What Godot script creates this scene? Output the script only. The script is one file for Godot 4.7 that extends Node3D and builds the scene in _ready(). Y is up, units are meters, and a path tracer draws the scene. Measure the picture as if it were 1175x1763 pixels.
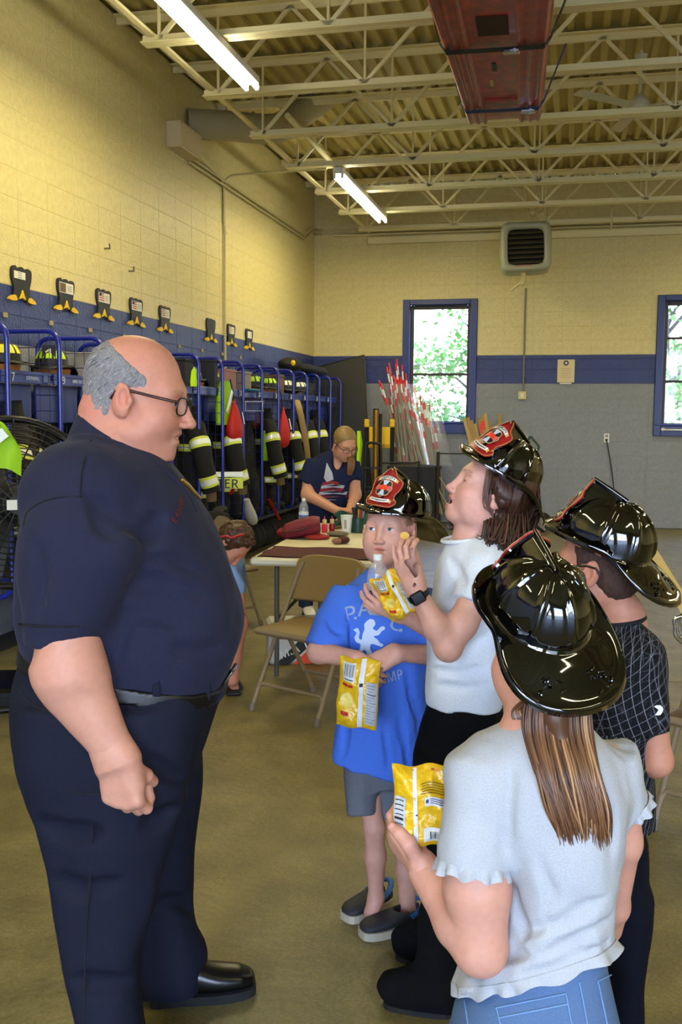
extends Node3D
# A fire station bay: a firefighter talks with four children in toy fire helmets.
const FPX:=1694.6
const EYE:=Vector3(0,1.525,0)
const BACK := -14.3       # back wall
const LEFT := -3.81       # left wall
const RIGHT:=9.2
const FRONT:=6.2
const DECK := 4.82        # underside of the roof deck
var cam_basis:=Basis.from_euler(Vector3(-0.09748,0.23155,0.00827))
var flat_right:=Vector3(cos(0.23155),0,-sin(0.23155))
var flat_fwd:=Vector3(-sin(0.23155),0,-cos(0.23155))
func _ready() -> void:
	var cam:=Camera3D.new()
	cam.name="camera"
	cam.fov=54.965
	cam.position=EYE
	cam.basis=cam_basis
	cam.near=0.05
	cam.far=400.0
	add_child(cam)
	var env:=Environment.new()
	env.background_mode=Environment.BG_SKY
	var sky:=Sky.new()
	var sm:=ProceduralSkyMaterial.new()
	sm.sky_top_color=Color(0.56,0.72,0.98)
	sm.sky_horizon_color=Color(0.93,0.96,1.0)
	sm.ground_bottom_color=Color(0.42,0.42,0.36)
	sm.ground_horizon_color=Color(0.80,0.83,0.80)
	sm.sky_energy_multiplier=3.4
	sm.ground_energy_multiplier=2.2
	sky.sky_material=sm
	env.sky=sky
	env.tonemap_mode=Environment.TONE_MAPPER_LINEAR
	env.tonemap_exposure=1.30
	env.sdfgi_enabled=true
	env.ssao_enabled=true
	env.ssil_enabled=true
	var we:=WorldEnvironment.new()
	we.name="world_environment"
	we.environment=env
	add_child(we)
	var sun:=DirectionalLight3D.new()
	sun.name="sun"
	sun.light_color=Color(1.0,0.96,0.88)
	sun.light_energy=3.5
	sun.light_angular_distance=0.6
	sun.shadow_enabled=true
	sun.basis=Basis.looking_at(Vector3(-0.80,-0.95,0.12),Vector3.UP)
	add_child(sun)
	# the photographer's flash, held just above the lens (it lights up the reflective tape)
	var fl:=AreaLight3D.new()
	fl.name="camera_flash"
	fl.area_size=Vector2(0.10,0.06)
	fl.light_color=Color(0.90,0.94,1.0)
	fl.light_energy=0.6
	fl.area_range=40.0
	fl.shadow_enabled=true
	fl.position=EYE+Vector3(0.0,0.14,0.02)
	fl.basis=cam_basis
	add_child(fl)
	make_materials()
	build_structure()
	build_outside()
	build_ceiling()
	build_wall_fittings()
	build_racks()
	build_back_corner()
	build_tables()
	build_people()
# ---------------------------------------------------------------- mesh builder
class MB:
	var v:=PackedVector3Array()
	var n:=PackedVector3Array()
	var c:=PackedColorArray()
	var uv:=PackedVector2Array()
	var ix:=PackedInt32Array()
	var col:=Color(1,1,1)
	var org:=Vector3.ZERO
	func vert(p: Vector3,nn: Vector3,t:=Vector2.ZERO) -> int:
		v.append(p - org); n.append(nn); c.append(col); uv.append(t)
		return v.size() - 1
	func tri(a: Vector3,b: Vector3,d: Vector3) -> void:
		var nn:=(d - a).cross(b - a).normalized()
		var i:=vert(a,nn); vert(b,nn); vert(d,nn)
		ix.append(i); ix.append(i+1); ix.append(i+2)
	# corners in order round the face; out = a direction the face looks to
	func quad(a: Vector3,b: Vector3,d: Vector3,e: Vector3,out: Vector3) -> void:
		var nn:=(d - a).cross(e - b).normalized()
		var flip:=nn.dot(out)>0.0
		if not flip: nn=-nn
		if nn.dot(out)<0.0: nn=-nn
		var i:=vert(a,nn,Vector2(0,1)); vert(b,nn,Vector2(1,1)); vert(d,nn,Vector2(1,0)); vert(e,nn,Vector2(0,0))
		var g:=(d - a).cross(b - a)
		if g.dot(nn)>0.0:
			for k in [0,1,2,0,2,3]: ix.append(i+k)
		else:
			for k in [0,2,1,0,3,2]: ix.append(i+k)
	# box with chamfered edges; b columns are the half axes directions (unit), s full size
	func box(at: Vector3,s: Vector3,b:=Basis(),ch:=0.0) -> void:
		var h:=s*0.5
		if ch<=0.0:
			for a in 3:
				for sg in [-1.0,1.0]:
					var u:=(a+1) % 3
					var w:=(a+2) % 3
					var q:=[]
					for k in [[-1,-1],[1,-1],[1,1],[-1,1]]:
						var p:=Vector3.ZERO
						p[a]=sg*h[a]; p[u]=k[0]*h[u]; p[w]=k[1]*h[w]
						q.append(at+b*p)
					var o:=Vector3.ZERO
					o[a]=sg
					quad(q[0],q[1],q[2],q[3],b*o)
			return
		ch=minf(ch,minf(h.x,minf(h.y,h.z))*0.9)
		var g:=h - Vector3(ch,ch,ch)
		for a in 3:
			var u:=(a+1) % 3
			var w:=(a+2) % 3
			for sg in [-1.0,1.0]:
				var q:=[]
				for k in [[-1,-1],[1,-1],[1,1],[-1,1]]:
					var p:=Vector3.ZERO
					p[a]=sg*h[a]; p[u]=k[0]*g[u]; p[w]=k[1]*g[w]
					q.append(at+b*p)
				var o:=Vector3.ZERO
				o[a]=sg
				quad(q[0],q[1],q[2],q[3],b*o)
			for su in [-1.0,1.0]:
				for sw in [-1.0,1.0]:
					var q:=[]
					for k in [[-1,0],[1,0],[1,1],[-1,1]]:
						var p:=Vector3.ZERO
						p[a]=k[0]*g[a]
						p[u]=su*(h[u] if k[1]==0 else g[u])
						p[w]=sw*(g[w] if k[1]==0 else h[w])
						q.append(at+b*p)
					var o:=Vector3.ZERO
					o[u]=su; o[w]=sw
					quad(q[0],q[1],q[2],q[3],b*o)
		for sx in [-1.0,1.0]:
			for sy in [-1.0,1.0]:
				for sz in [-1.0,1.0]:
					var s3:=Vector3(sx,sy,sz)
					var p0: Vector3=at+b*(Vector3(h.x,g.y,g.z)*s3)
					var p1: Vector3=at+b*(Vector3(g.x,h.y,g.z)*s3)
					var p2: Vector3=at+b*(Vector3(g.x,g.y,h.z)*s3)
					if (p2 - p0).cross(p1 - p0).dot(b*s3)>0.0: tri(p0,p1,p2)
					else: tri(p0,p2,p1)
	func bar(a: Vector3,d: Vector3,w: float,t: float,up:=Vector3.UP) -> void:
		var z:=(d - a)
		var L:=z.length()
		z /= L
		if absf(z.dot(up))>0.98: up=Vector3.RIGHT
		var x:=up.cross(z).normalized()
		var y:=z.cross(x)
		box((a+d)*0.5,Vector3(w,t,L),Basis(x,y,z))
	# smooth grid of points: rows x cols, closed round the columns if wrap; normals come from the shape
	func grid(P: Array,wrap: bool,out:=Vector3.ZERO,cap0:=false,cap1:=false,cols: Array=[],uvr:=Vector2(1,1)) -> void:
		var R:=P.size()
		var C: int=P[0].size()
		var base:=v.size()
		var N:=PackedVector3Array()
		N.resize(R*C)
		var cc:=C if wrap else C - 1
		for r in R - 1:
			for k in cc:
				var k2:=(k+1) % C
				var a: Vector3=P[r][k]
				var b: Vector3=P[r][k2]
				var d: Vector3=P[r+1][k2]
				var e: Vector3=P[r+1][k]
				var f:=(d - a).cross(e - b)
				N[r*C+k] += f; N[r*C+k2] += f; N[(r+1)*C+k2] += f; N[(r+1)*C+k] += f
		# which way is out
		var s:=0.0
		if out==Vector3.ZERO:
			for r in R:
				var m:=Vector3.ZERO
				for k in C: m += P[r][k]
				m /= C
				for k in C: s += N[r*C+k].dot(P[r][k] - m)
		else:
			for i in R*C: s += N[i].dot(out)
		var sg:=1.0 if s>=0.0 else -1.0
		for r in R:
			for k in C:
				if cols.size()>0: col=cols[r][k] if cols[r] is Array or cols[r] is PackedColorArray else cols[r]
				vert(P[r][k],(N[r*C+k]*sg).normalized(),Vector2(float(k)/maxf(1.0,cc)*uvr.x,float(r)/(R - 1)*uvr.y))
		for r in R - 1:
			for k in cc:
				var k2:=(k+1) % C
				var a:=base+r*C+k
				var b:=base+r*C+k2
				var d:=base+(r+1)*C+k2
				var e:=base+(r+1)*C+k
				# f=(d-a)x(e-b) is the a,b,d,e counter-clockwise normal negated or not: clockwise from outside
				if sg>0.0:
					for q in [a,d,b,a,e,d]: ix.append(q)
				else:
					for q in [a,b,d,a,d,e]: ix.append(q)
		for cp in [[cap0,0],[cap1,R - 1]]:
			if not cp[0]: continue
			var r: int=cp[1]
			var m:=Vector3.ZERO
			for k in C: m += P[r][k]
			m /= C
			var other:=Vector3.ZERO
			var r2: int=1 if r==0 else R - 2
			for k in C: other += P[r2][k]
			other /= C
			var o:=m - other
			for k in C:
				var a: Vector3=P[r][k]
				var b: Vector3=P[r][(k+1) % C]
				if (b - m).cross(a - m).dot(o)>0.0: tri(m,a,b)
				else: tri(m,b,a)
	func tube(pts: Array,rad,sides:=8,caps:=true,flat:=1.0,up:=Vector3.UP) -> void:
		var P:=[]
		var m:=pts.size()
		var last:=up
		for i in m:
			var t: Vector3=(pts[mini(i+1,m - 1)] - pts[maxi(i - 1,0)]).normalized()
			var x:=last.cross(t)
			if x.length()<0.05: x=Vector3.RIGHT.cross(t)
			if x.length()<0.05: x=Vector3.BACK.cross(t)
			x=x.normalized()
			var y:=t.cross(x).normalized()
			last=y
			var r: float=rad[i] if rad is Array else rad
			var row:=[]
			for k in sides:
				var a:=TAU*k/sides
				row.append(pts[i]+x*(cos(a)*r)+y*(sin(a)*r*flat))
			P.append(row)
		grid(P,true,Vector3.ZERO,caps,caps)
	func cyl(a: Vector3,b: Vector3,r: float,sides:=12,r2:=-1.0) -> void:
		tube([a,b],[r,r if r2<0.0 else r2],sides,true)
	# profile of (radius, height) turned about an axis
	func lathe(prof: Array,at: Vector3,axis:=Vector3.UP,seg:=20,side:=Vector3.RIGHT) -> void:
		var y:=axis.normalized()
		var x:=side
		if absf(x.dot(y))>0.9: x=Vector3.BACK
		x=(x - y*x.dot(y)).normalized()
		var z:=x.cross(y)
		var P:=[]
		for q in prof:
			var row:=[]
			for k in seg:
				var a:=TAU*k/seg
				row.append(at+y*q.y+(x*cos(a)+z*sin(a))*maxf(q.x,0.0003))
			P.append(row)
		grid(P,true,Vector3.ZERO,true,true)
	# flat outline (2D) pushed out along b.z by depth, with b.x, b.y as the plane
	func prism(poly: PackedVector2Array,at: Vector3,b: Basis,depth: float) -> void:
		var t:=Geometry2D.triangulate_polygon(poly)
		for f in [0.0,1.0]:
			var o=b.z*(depth*f)
			var nn:=b.z if f>0.5 else -b.z
			var base:=v.size()
			for p in poly: vert(at+b.x*p.x+b.y*p.y+o,nn,p)
			for i in range(0,t.size(),3):
				var A: Vector3=v[base+t[i]]
				var B: Vector3=v[base+t[i+1]]
				var D: Vector3=v[base+t[i+2]]
				if (D - A).cross(B - A).dot(nn)>0.0:
					for k in 3: ix.append(base+t[i+k])
				else:
					for k in [0,2,1]: ix.append(base+t[i+k])
		var m:=poly.size()
		var ar:=0.0
		for i in m: ar += poly[i].cross(poly[(i+1) % m])
		for i in m:
			var p:=poly[i]
			var q:=poly[(i+1) % m]
			var e:=(q - p)
			var on:=Vector2(e.y,-e.x)*(1.0 if ar>0.0 else -1.0)
			var A:=at+b.x*p.x+b.y*p.y
			var B:=at+b.x*q.x+b.y*q.y
			quad(A,B,B+b.z*depth,A+b.z*depth,b.x*on.x+b.y*on.y)
	func ball(at: Vector3,r: Vector3,b:=Basis(),seg:=14,rings:=9) -> void:
		var P:=[]
		for i in rings+1:
			var f:=PI*i/rings
			var row:=[]
			for k in seg:
				var a:=TAU*k/seg
				row.append(at+b*(Vector3(sin(f)*cos(a)*r.x,cos(f)*r.y,sin(f)*sin(a)*r.z) if i>0 and i<rings else Vector3(0.0005*cos(a)*r.x,cos(f)*r.y,0.0005*sin(a)*r.z)))
			P.append(row)
		grid(P,true)
	func add(m: Mesh,xf: Transform3D) -> void:
		for s in m.get_surface_count():
			var A:=m.surface_get_arrays(s)
			var base:=v.size()
			var vv: PackedVector3Array=A[Mesh.ARRAY_VERTEX]
			var nn: PackedVector3Array=A[Mesh.ARRAY_NORMAL]
			for i in vv.size(): vert(xf*vv[i],(xf.basis*nn[i]).normalized())
			var ii: PackedInt32Array=A[Mesh.ARRAY_INDEX] if A[Mesh.ARRAY_INDEX] != null else PackedInt32Array(range(vv.size()))
			for q in ii: ix.append(base+q)
	func mesh() -> ArrayMesh:
		var A:=[]
		A.resize(Mesh.ARRAY_MAX)
		A[Mesh.ARRAY_VERTEX]=v
		A[Mesh.ARRAY_NORMAL]=n
		A[Mesh.ARRAY_COLOR]=c
		A[Mesh.ARRAY_TEX_UV]=uv
		A[Mesh.ARRAY_INDEX]=ix
		var m:=ArrayMesh.new()
		if v.size()>0: m.add_surface_from_arrays(Mesh.PRIMITIVE_TRIANGLES,A)
		return m
# ---------------------------------------------------------------- distance fields for bodies and cloth
class Sdf:
	var T := PackedInt32Array()      # 0 tapered capsule, 1 ellipsoid, 2 loft, 3 half space
	var A:=PackedVector3Array()
	var B:=PackedVector3Array()
	var R1:=PackedFloat32Array()
	var R2:=PackedFloat32Array()
	var K:=PackedFloat32Array()
	var OP := PackedInt32Array()     # 0 join, 1 cut away, 2 keep only
	var X: Array[Transform3D]=[]
	var RAD:=PackedVector3Array()
	var LT: Array[PackedFloat32Array]=[]
	var LE:=PackedFloat32Array()
	var noise: FastNoiseLite=null
	var namp:=0.0
	var nscale:=Vector3.ONE
	func _add(t: int,a: Vector3,b: Vector3,r1: float,r2: float,k: float,op: int,x:=Transform3D(),rad:=Vector3.ONE,lt:=PackedFloat32Array(),le:=2.0) -> void:
		T.append(t); A.append(a); B.append(b); R1.append(r1); R2.append(r2); K.append(k); OP.append(op); X.append(x); RAD.append(rad); LT.append(lt); LE.append(le)
	func cap(a: Vector3,b: Vector3,r1: float,r2: float,k:=0.02,op:=0) -> void:
		_add(0,a,b,r1,r2,k,op)
	func chain(pts: Array,rad: Array,k:=0.02) -> void:
		for i in pts.size() - 1: cap(pts[i],pts[i+1],rad[i],rad[i+1],k)
	func ell(at: Vector3,r: Vector3,b:=Basis(),k:=0.02,op:=0) -> void:
		_add(1,at,Vector3.ZERO,0,0,k,op,Transform3D(b,at).affine_inverse(),r)
	func half(at: Vector3,out: Vector3,k:=0.004) -> void:
		_add(3,at,out.normalized(),0,0,k,2)
	# loft: b.y is the axis, stations [h, cx, cz, ax, az] in the frame b at `at`; caps flat
	func loft(at: Vector3,b: Basis,st: Array,k:=0.02,e:=2.0,op:=0) -> void:
		var M:=64
		var t:=PackedFloat32Array()
		var h0: float=st[0][0]
		var h1: float=st[st.size() - 1][0]
		t.append(h0); t.append(h1)
		for i in M+1:
			var h:=lerpf(h0,h1,float(i)/M)
			var s:=0
			while s<st.size() - 2 and h>st[s+1][0]: s += 1
			var f: float=clampf((h - st[s][0])/(st[s+1][0] - st[s][0]),0,1)
			var p: int=maxi(s - 1,0)
			var q: int=mini(s+2,st.size() - 1)
			for j in range(1,5):
				t.append(cubic_interpolate(st[s][j],st[s+1][j],st[p][j],st[q][j],f))
		_add(2,at,b.y,h0,h1,k,op,Transform3D(b.orthonormalized(),at).affine_inverse(),Vector3.ONE,t,e)
	func prim(i: int,p: Vector3) -> float:
		var t:=T[i]
		if t==0:
			var a:=A[i]
			var ba:=B[i] - a
			var f:=clampf((p - a).dot(ba)/maxf(ba.length_squared(),1e-9),0.0,1.0)
			return (p - a - ba*f).length() - lerpf(R1[i],R2[i],f)
		if t==1:
			var q: Vector3=(X[i]*p)/RAD[i]
			var k0:=q.length()
			var k1:=(q/RAD[i]).length()
			return k0*(k0 - 1.0)/maxf(k1,1e-6)
		if t==2:
			var q: Vector3=X[i]*p
			var lt:=LT[i]
			var h0:=lt[0]
			var h1:=lt[1]
			var f:=clampf((q.y - h0)/(h1 - h0),0.0,1.0)*64.0
			var s:=mini(int(f),63)
			f -= s
			var o:=2+s*4
			var dx:=q.x - lerpf(lt[o],lt[o+4],f)
			var dz:=q.z - lerpf(lt[o+1],lt[o+5],f)
			var ax:=lerpf(lt[o+2],lt[o+6],f)
			var az:=lerpf(lt[o+3],lt[o+7],f)
			var len:=sqrt(dx*dx+dz*dz)
			var e:=LE[i]
			var g: float
			if e==2.0: g=sqrt(dx*dx/(ax*ax)+dz*dz/(az*az))
			else: g=pow(pow(absf(dx)/ax,e)+pow(absf(dz)/az,e),1.0/e)
			var d:=len*(1.0 - 1.0/maxf(g,1e-4)) if g>0.05 else -minf(ax,az)
			d=maxf(d,-minf(ax,az))
			var c:=maxf(q.y - h1,h0 - q.y)
			return maxf(d,c) if c<0.0 or d<0.0 else sqrt(c*c+d*d)
		return (p - A[i]).dot(B[i])
	func eval(p: Vector3,ids: PackedInt32Array) -> float:
		var d:=10.0
		for i in ids:
			var e:=prim(i,p)
			var op:=OP[i]
			var k:=K[i]
			if op==0:
				if k>0.0:
					var h:=maxf(k - absf(d - e),0.0)/k
					d=minf(d,e) - h*h*k*0.25
				else: d=minf(d,e)
			else:
				if op==1: e=-e
				if k>0.0:
					var h:=maxf(k - absf(d - e),0.0)/k
					d=maxf(d,e)+h*h*k*0.25
				else: d=maxf(d,e)
		if namp>0.0 and absf(d)<0.06: d += noise.get_noise_3dv(p*nscale)*namp
		return d
	func all() -> PackedInt32Array: return PackedInt32Array(range(T.size()))
	func at(p: Vector3) -> float: return eval(p,all())
	# first point of the surface met from p along dir
	func hit(p: Vector3,dir: Vector3,far:=1.0) -> Vector3:
		var t:=0.0
		var ids:=all()
		for i in 60:
			var d:=eval(p+dir*t,ids)
			if d<0.0006: break
			t += maxf(d*0.7,0.0004)
			if t>far: break
		return p+dir*t
	func grad(p: Vector3) -> Vector3:
		var ids:=all()
		var e:=0.003
		return Vector3(eval(p+Vector3(e,0,0),ids) - eval(p - Vector3(e,0,0),ids),eval(p+Vector3(0,e,0),ids) - eval(p - Vector3(0,e,0),ids),eval(p+Vector3(0,0,e),ids) - eval(p - Vector3(0,0,e),ids)).normalized()
	# surface nets into mb; paint(p, n) -> Color may be null
	const BS:=4
	var _b:=Vector3i()
	var _lo:=Vector3()
	var _cell_size:=0.01
	var _res:=[]
	var _kmax:=0.0
	# one slab of blocks: [block numbers, kinds (0 inside, 1 worked out), values]
	func _slab(k: int) -> void:
		var cell:=_cell_size
		var rad:=cell*BS*0.5*1.7321
		var m:=T.size()
		var D:=PackedFloat32Array()
		D.resize(m)
		var hb:=Vector3.ONE*(cell*(BS - 1)*0.5)
		var nums:=PackedInt32Array()
		var kinds:=PackedInt32Array()
		var vals:=PackedFloat32Array()
		var every:=all()
		for j in _b.y:
			for i in _b.x:
				var c0:=_lo+Vector3(i,j,k)*(cell*BS)
				var cc:=c0+hb
				var dm:=10.0
				for q in m:
					var e:=prim(q,cc)
					D[q]=e
					if OP[q]==0: dm=minf(dm,e)
				if dm - _kmax*0.3 - namp>rad*1.3: continue
				var ids:=PackedInt32Array()
				var cuts:=false
				for q in m:
					if OP[q]==0:
						if D[q]<dm+2.0*rad+K[q]: ids.append(q)
					elif OP[q]==1:
						if D[q]<rad*1.3+K[q]:
							ids.append(q)
							cuts=true
					elif D[q]>-rad*1.3 - K[q]:
						ids.append(q)
						cuts=true
				if not cuts and dm<-rad*1.3 - namp:
					nums.append(i+(j+k*_b.y)*_b.x)
					kinds.append(0)
					continue
				var lo:=10.0
				var hi:=-10.0
				var at0:=vals.size()
				for z in BS:
					for y in BS:
						var p:=c0+Vector3(0,y*cell,z*cell)
						for x in BS:
							var d:=eval(p,ids)
							vals.append(d)
							lo=minf(lo,d)
							hi=maxf(hi,d)
							p.x += cell
				nums.append(i+(j+k*_b.y)*_b.x)
				kinds.append(2 if lo<cell*1.2 and hi>-cell*1.2 else 1)
		_res[k]=[nums,kinds,vals]
	func build(mb: MB,lo: Vector3,hi: Vector3,cell: float,paint=null) -> void:
		_b=Vector3i(int((hi.x - lo.x)/(cell*BS))+1,int((hi.y - lo.y)/(cell*BS))+1,int((hi.z - lo.z)/(cell*BS))+1)
		_lo=lo
		_cell_size=cell
		_kmax=0.0
		for k in K: _kmax=maxf(_kmax,k)
		_res=[]
		_res.resize(_b.z)
		var task:=WorkerThreadPool.add_group_task(_slab,_b.z,-1,true)
		WorkerThreadPool.wait_for_group_task_completion(task)
		var nx:=_b.x*BS
		var ny:=_b.y*BS
		var nz:=_b.z*BS
		var sy:=nx
		var sz:=nx*ny
		var F:=PackedFloat32Array()
		F.resize(nx*ny*nz)
		F.fill(1.0)
		var act:=PackedInt32Array()
		for k in _b.z:
			var nums: PackedInt32Array=_res[k][0]
			var kinds: PackedInt32Array=_res[k][1]
			var vals: PackedFloat32Array=_res[k][2]
			var r:=0
			for q in nums.size():
				var w:=nums[q]
				var i:=w % _b.x
				var j:=(w/_b.x) % _b.y
				var b0:=i*BS+j*BS*sy+k*BS*sz
				if kinds[q]==0:
					for z in BS:
						for y in BS:
							var o:=b0+y*sy+z*sz
							for x in BS: F[o+x]=-1.0
					continue
				if kinds[q]==2: act.append(b0)
				for z in BS:
					for y in BS:
						var o:=b0+y*sy+z*sz
						F[o]=vals[r]
						F[o+1]=vals[r+1]
						F[o+2]=vals[r+2]
						F[o+3]=vals[r+3]
						r += 4
		_res=[]
		var V:={}
		for b0 in act:
			var z0:=b0/sz
			var y0:=(b0 - z0*sz)/sy
			var x0:=b0 - z0*sz - y0*sy
			for z in range(maxi(z0 - 1,0),mini(z0+BS,nz - 1)):
				for y in range(maxi(y0 - 1,0),mini(y0+BS,ny - 1)):
					for x in range(maxi(x0 - 1,0),mini(x0+BS,nx - 1)):
						var o:=x+y*sy+z*sz
						var a:=F[o]<0.0
						if a==(F[o+1]<0.0) and a==(F[o+sy]<0.0) and a==(F[o+sz]<0.0) and a==(F[o+sy+1]<0.0) and a==(F[o+sz+1]<0.0) and a==(F[o+sz+sy]<0.0) and a==(F[o+sz+sy+1]<0.0): continue
						_cell(F,V,mb,lo,cell,x,y,z,o,sy,sz,paint)
		for o in V.keys():
			var i0: int=V[o]
			var d0:=F[o]
			for ax in 3:
				var st: int=[1,sy,sz][ax]
				if o+st>=F.size(): continue
				var d1:=F[o+st]
				if (d0<0.0)==(d1<0.0): continue
				var u: int=[sy,sz,1][ax]
				var w: int=[sz,1,sy][ax]
				var a=V.get(o - u - w)
				var b=V.get(o - w)
				var c=V.get(o - u)
				if a==null or b==null or c==null: continue
				if d0<0.0:
					for q in [a,i0,b,a,c,i0]: mb.ix.append(q)
				else:
					for q in [a,b,i0,a,i0,c]: mb.ix.append(q)
	func _cell(F: PackedFloat32Array,V: Dictionary,mb: MB,lo: Vector3,cell: float,x: int,y: int,z: int,o: int,sy: int,sz: int,paint) -> void:
		var a:=F[o]
		var b:=F[o+1]
		var c:=F[o+sy]
		var d:=F[o+sy+1]
		var e:=F[o+sz]
		var f:=F[o+sz+1]
		var g:=F[o+sz+sy]
		var h:=F[o+sz+sy+1]
		var neg:=int(a<0)+int(b<0)+int(c<0)+int(d<0)+int(e<0)+int(f<0)+int(g<0)+int(h<0)
		if neg==0 or neg==8: return
		if V.has(o): return
		var s:=Vector3.ZERO
		var m:=0
		if (a<0) != (b<0): s += Vector3(a/(a - b),0,0); m += 1
		if (c<0) != (d<0): s += Vector3(c/(c - d),1,0); m += 1
		if (e<0) != (f<0): s += Vector3(e/(e - f),0,1); m += 1
		if (g<0) != (h<0): s += Vector3(g/(g - h),1,1); m += 1
		if (a<0) != (c<0): s += Vector3(0,a/(a - c),0); m += 1
		if (b<0) != (d<0): s += Vector3(1,b/(b - d),0); m += 1
		if (e<0) != (g<0): s += Vector3(0,e/(e - g),1); m += 1
		if (f<0) != (h<0): s += Vector3(1,f/(f - h),1); m += 1
		if (a<0) != (e<0): s += Vector3(0,0,a/(a - e)); m += 1
		if (b<0) != (f<0): s += Vector3(1,0,b/(b - f)); m += 1
		if (c<0) != (g<0): s += Vector3(0,1,c/(c - g)); m += 1
		if (d<0) != (h<0): s += Vector3(1,1,d/(d - h)); m += 1
		s /= m
		var n:=Vector3(lerpf(lerpf(b - a,d - c,s.y),lerpf(f - e,h - g,s.y),s.z),lerpf(lerpf(c - a,d - b,s.x),lerpf(g - e,h - f,s.x),s.z),lerpf(lerpf(e - a,f - b,s.x),lerpf(g - c,h - d,s.x),s.y)).normalized()
		var p:=lo+(Vector3(x,y,z)+s)*cell
		if paint != null: mb.col=paint.call(p,n)
		V[o]=mb.vert(p,n)
# ---------------------------------------------------------------- pixels to places (1175 x 1763 frame)
func pray(px: float,py: float) -> Vector3:
	return cam_basis*Vector3((px - 587.5)/FPX,-(py - 881.5)/FPX,-1.0)
func on_x(px: float,py: float,x: float) -> Vector3:
	var d:=pray(px,py)
	return EYE+d*(x/d.x)
func on_y(px: float,py: float,y: float) -> Vector3:
	var d:=pray(px,py)
	return EYE+d*((y - EYE.y)/d.y)
func on_z(px: float,py: float,z: float) -> Vector3:
	var d:=pray(px,py)
	return EYE+d*(z/d.z)
# on the upright plane that faces the camera at ground distance D
func pv(px: float,py: float,D: float) -> Vector3:
	var d:=pray(px,py)
	return EYE+d*(D/d.dot(flat_fwd))
# ---------------------------------------------------------------- names and nodes
var taken:={}
func numbered(s: String) -> String:
	if not taken.has(s):
		taken[s]=0
		return s
	taken[s] += 1
	return "%s_%03d" % [s,taken[s]]
func tag(o: Node,label:="",category:="",group:="",kind:="") -> Node:
	if label: o.set_meta("label",label)
	if category: o.set_meta("category",category)
	if group: o.set_meta("group",group)
	if kind: o.set_meta("kind",kind)
	return o
func thing(called: String,label: String,category: String,at: Vector3,group:="") -> Node3D:
	var o:=Node3D.new()
	o.name=numbered(called)
	add_child(o)
	o.position=at
	tag(o,label,category,group)
	return o
func structure(called: String,label:="") -> Node3D:
	var o:=Node3D.new()
	o.name=numbered(called)
	add_child(o)
	tag(o,label,"","","structure")
	return o
# a part under parent: the builder holds world places, the parent's own place is taken off
func part(parent: Node3D,called: String,mb: MB,m: Material,label:="") -> MeshInstance3D:
	return part_mesh(parent,called,mb.mesh(),m,label)
func part_mesh(parent: Node3D,called: String,me: Mesh,m: Material,label:="") -> MeshInstance3D:
	var o:=MeshInstance3D.new()
	o.name=called
	o.mesh=me
	o.material_override=m
	parent.add_child(o,true)
	if label: o.set_meta("label",label)
	return o
func single(called: String,label: String,category: String,mb: MB,m: Material,at: Vector3,group:="") -> MeshInstance3D:
	var o:=MeshInstance3D.new()
	o.name=numbered(called)
	o.mesh=mb.mesh()
	o.material_override=m
	add_child(o)
	o.position=at
	tag(o,label,category,group)
	return o
func mb_at(o: Vector3) -> MB:
	var m:=MB.new()
	m.org=o
	return m
func spline(pts: Array,n: int) -> Array:
	var r:=[]
	var m:=pts.size()
	for i in m - 1:
		for k in n:
			var f:=float(k)/n
			r.append((pts[i] as Vector3).cubic_interpolate(pts[i+1],pts[maxi(i - 1,0)],pts[mini(i+2,m - 1)],f))
	r.append(pts[m - 1])
	return r
func frame(z: Vector3, up := Vector3.UP) -> Basis:     # z out of the face, x to the right seen from outside
	z=z.normalized()
	var x:=up.cross(z).normalized()
	return Basis(x,z.cross(x),z)
# ---------------------------------------------------------------- materials
var M:={}
var tex:={}
func noise_tex(key: String,freq: float,size:=256,type:=FastNoiseLite.TYPE_SIMPLEX_SMOOTH,oct:=4,c0:=Color(0.8,0.8,0.8),c1:=Color(1,1,1),nrm:=false,bump:=4.0) -> Texture2D:
	if tex.has(key): return tex[key]
	var n:=FastNoiseLite.new()
	n.seed=hash(key) % 10000
	n.noise_type=type
	n.frequency=freq
	n.fractal_octaves=oct
	var t:=NoiseTexture2D.new()
	t.width=size
	t.height=size
	t.seamless=true
	t.noise=n
	if nrm:
		t.as_normal_map=true
		t.bump_strength=bump
	else:
		var g:=Gradient.new()
		g.set_color(0,c0)
		g.set_color(1,c1)
		t.color_ramp=g
	tex[key]=t
	return t
func mat(key: String,col: Color,rough:=0.7,metal:=0.0) -> StandardMaterial3D:
	if M.has(key): return M[key]
	var m:=StandardMaterial3D.new()
	m.resource_name=key
	m.albedo_color=col
	m.roughness=rough
	m.metallic=metal
	M[key]=m
	return m
func tri_tex(m: StandardMaterial3D,t: Texture2D,scale: float) -> StandardMaterial3D:
	m.albedo_texture=t
	m.uv1_triplanar=true
	m.uv1_world_triplanar=true
	m.uv1_scale=Vector3.ONE*scale
	return m
func bumped(m: StandardMaterial3D,t: Texture2D,scale: float,strength:=1.0) -> StandardMaterial3D:
	m.normal_enabled=true
	m.normal_texture=t
	m.normal_scale=strength
	m.uv1_triplanar=true
	m.uv1_world_triplanar=true
	m.uv1_scale=Vector3.ONE*scale
	return m
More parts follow.
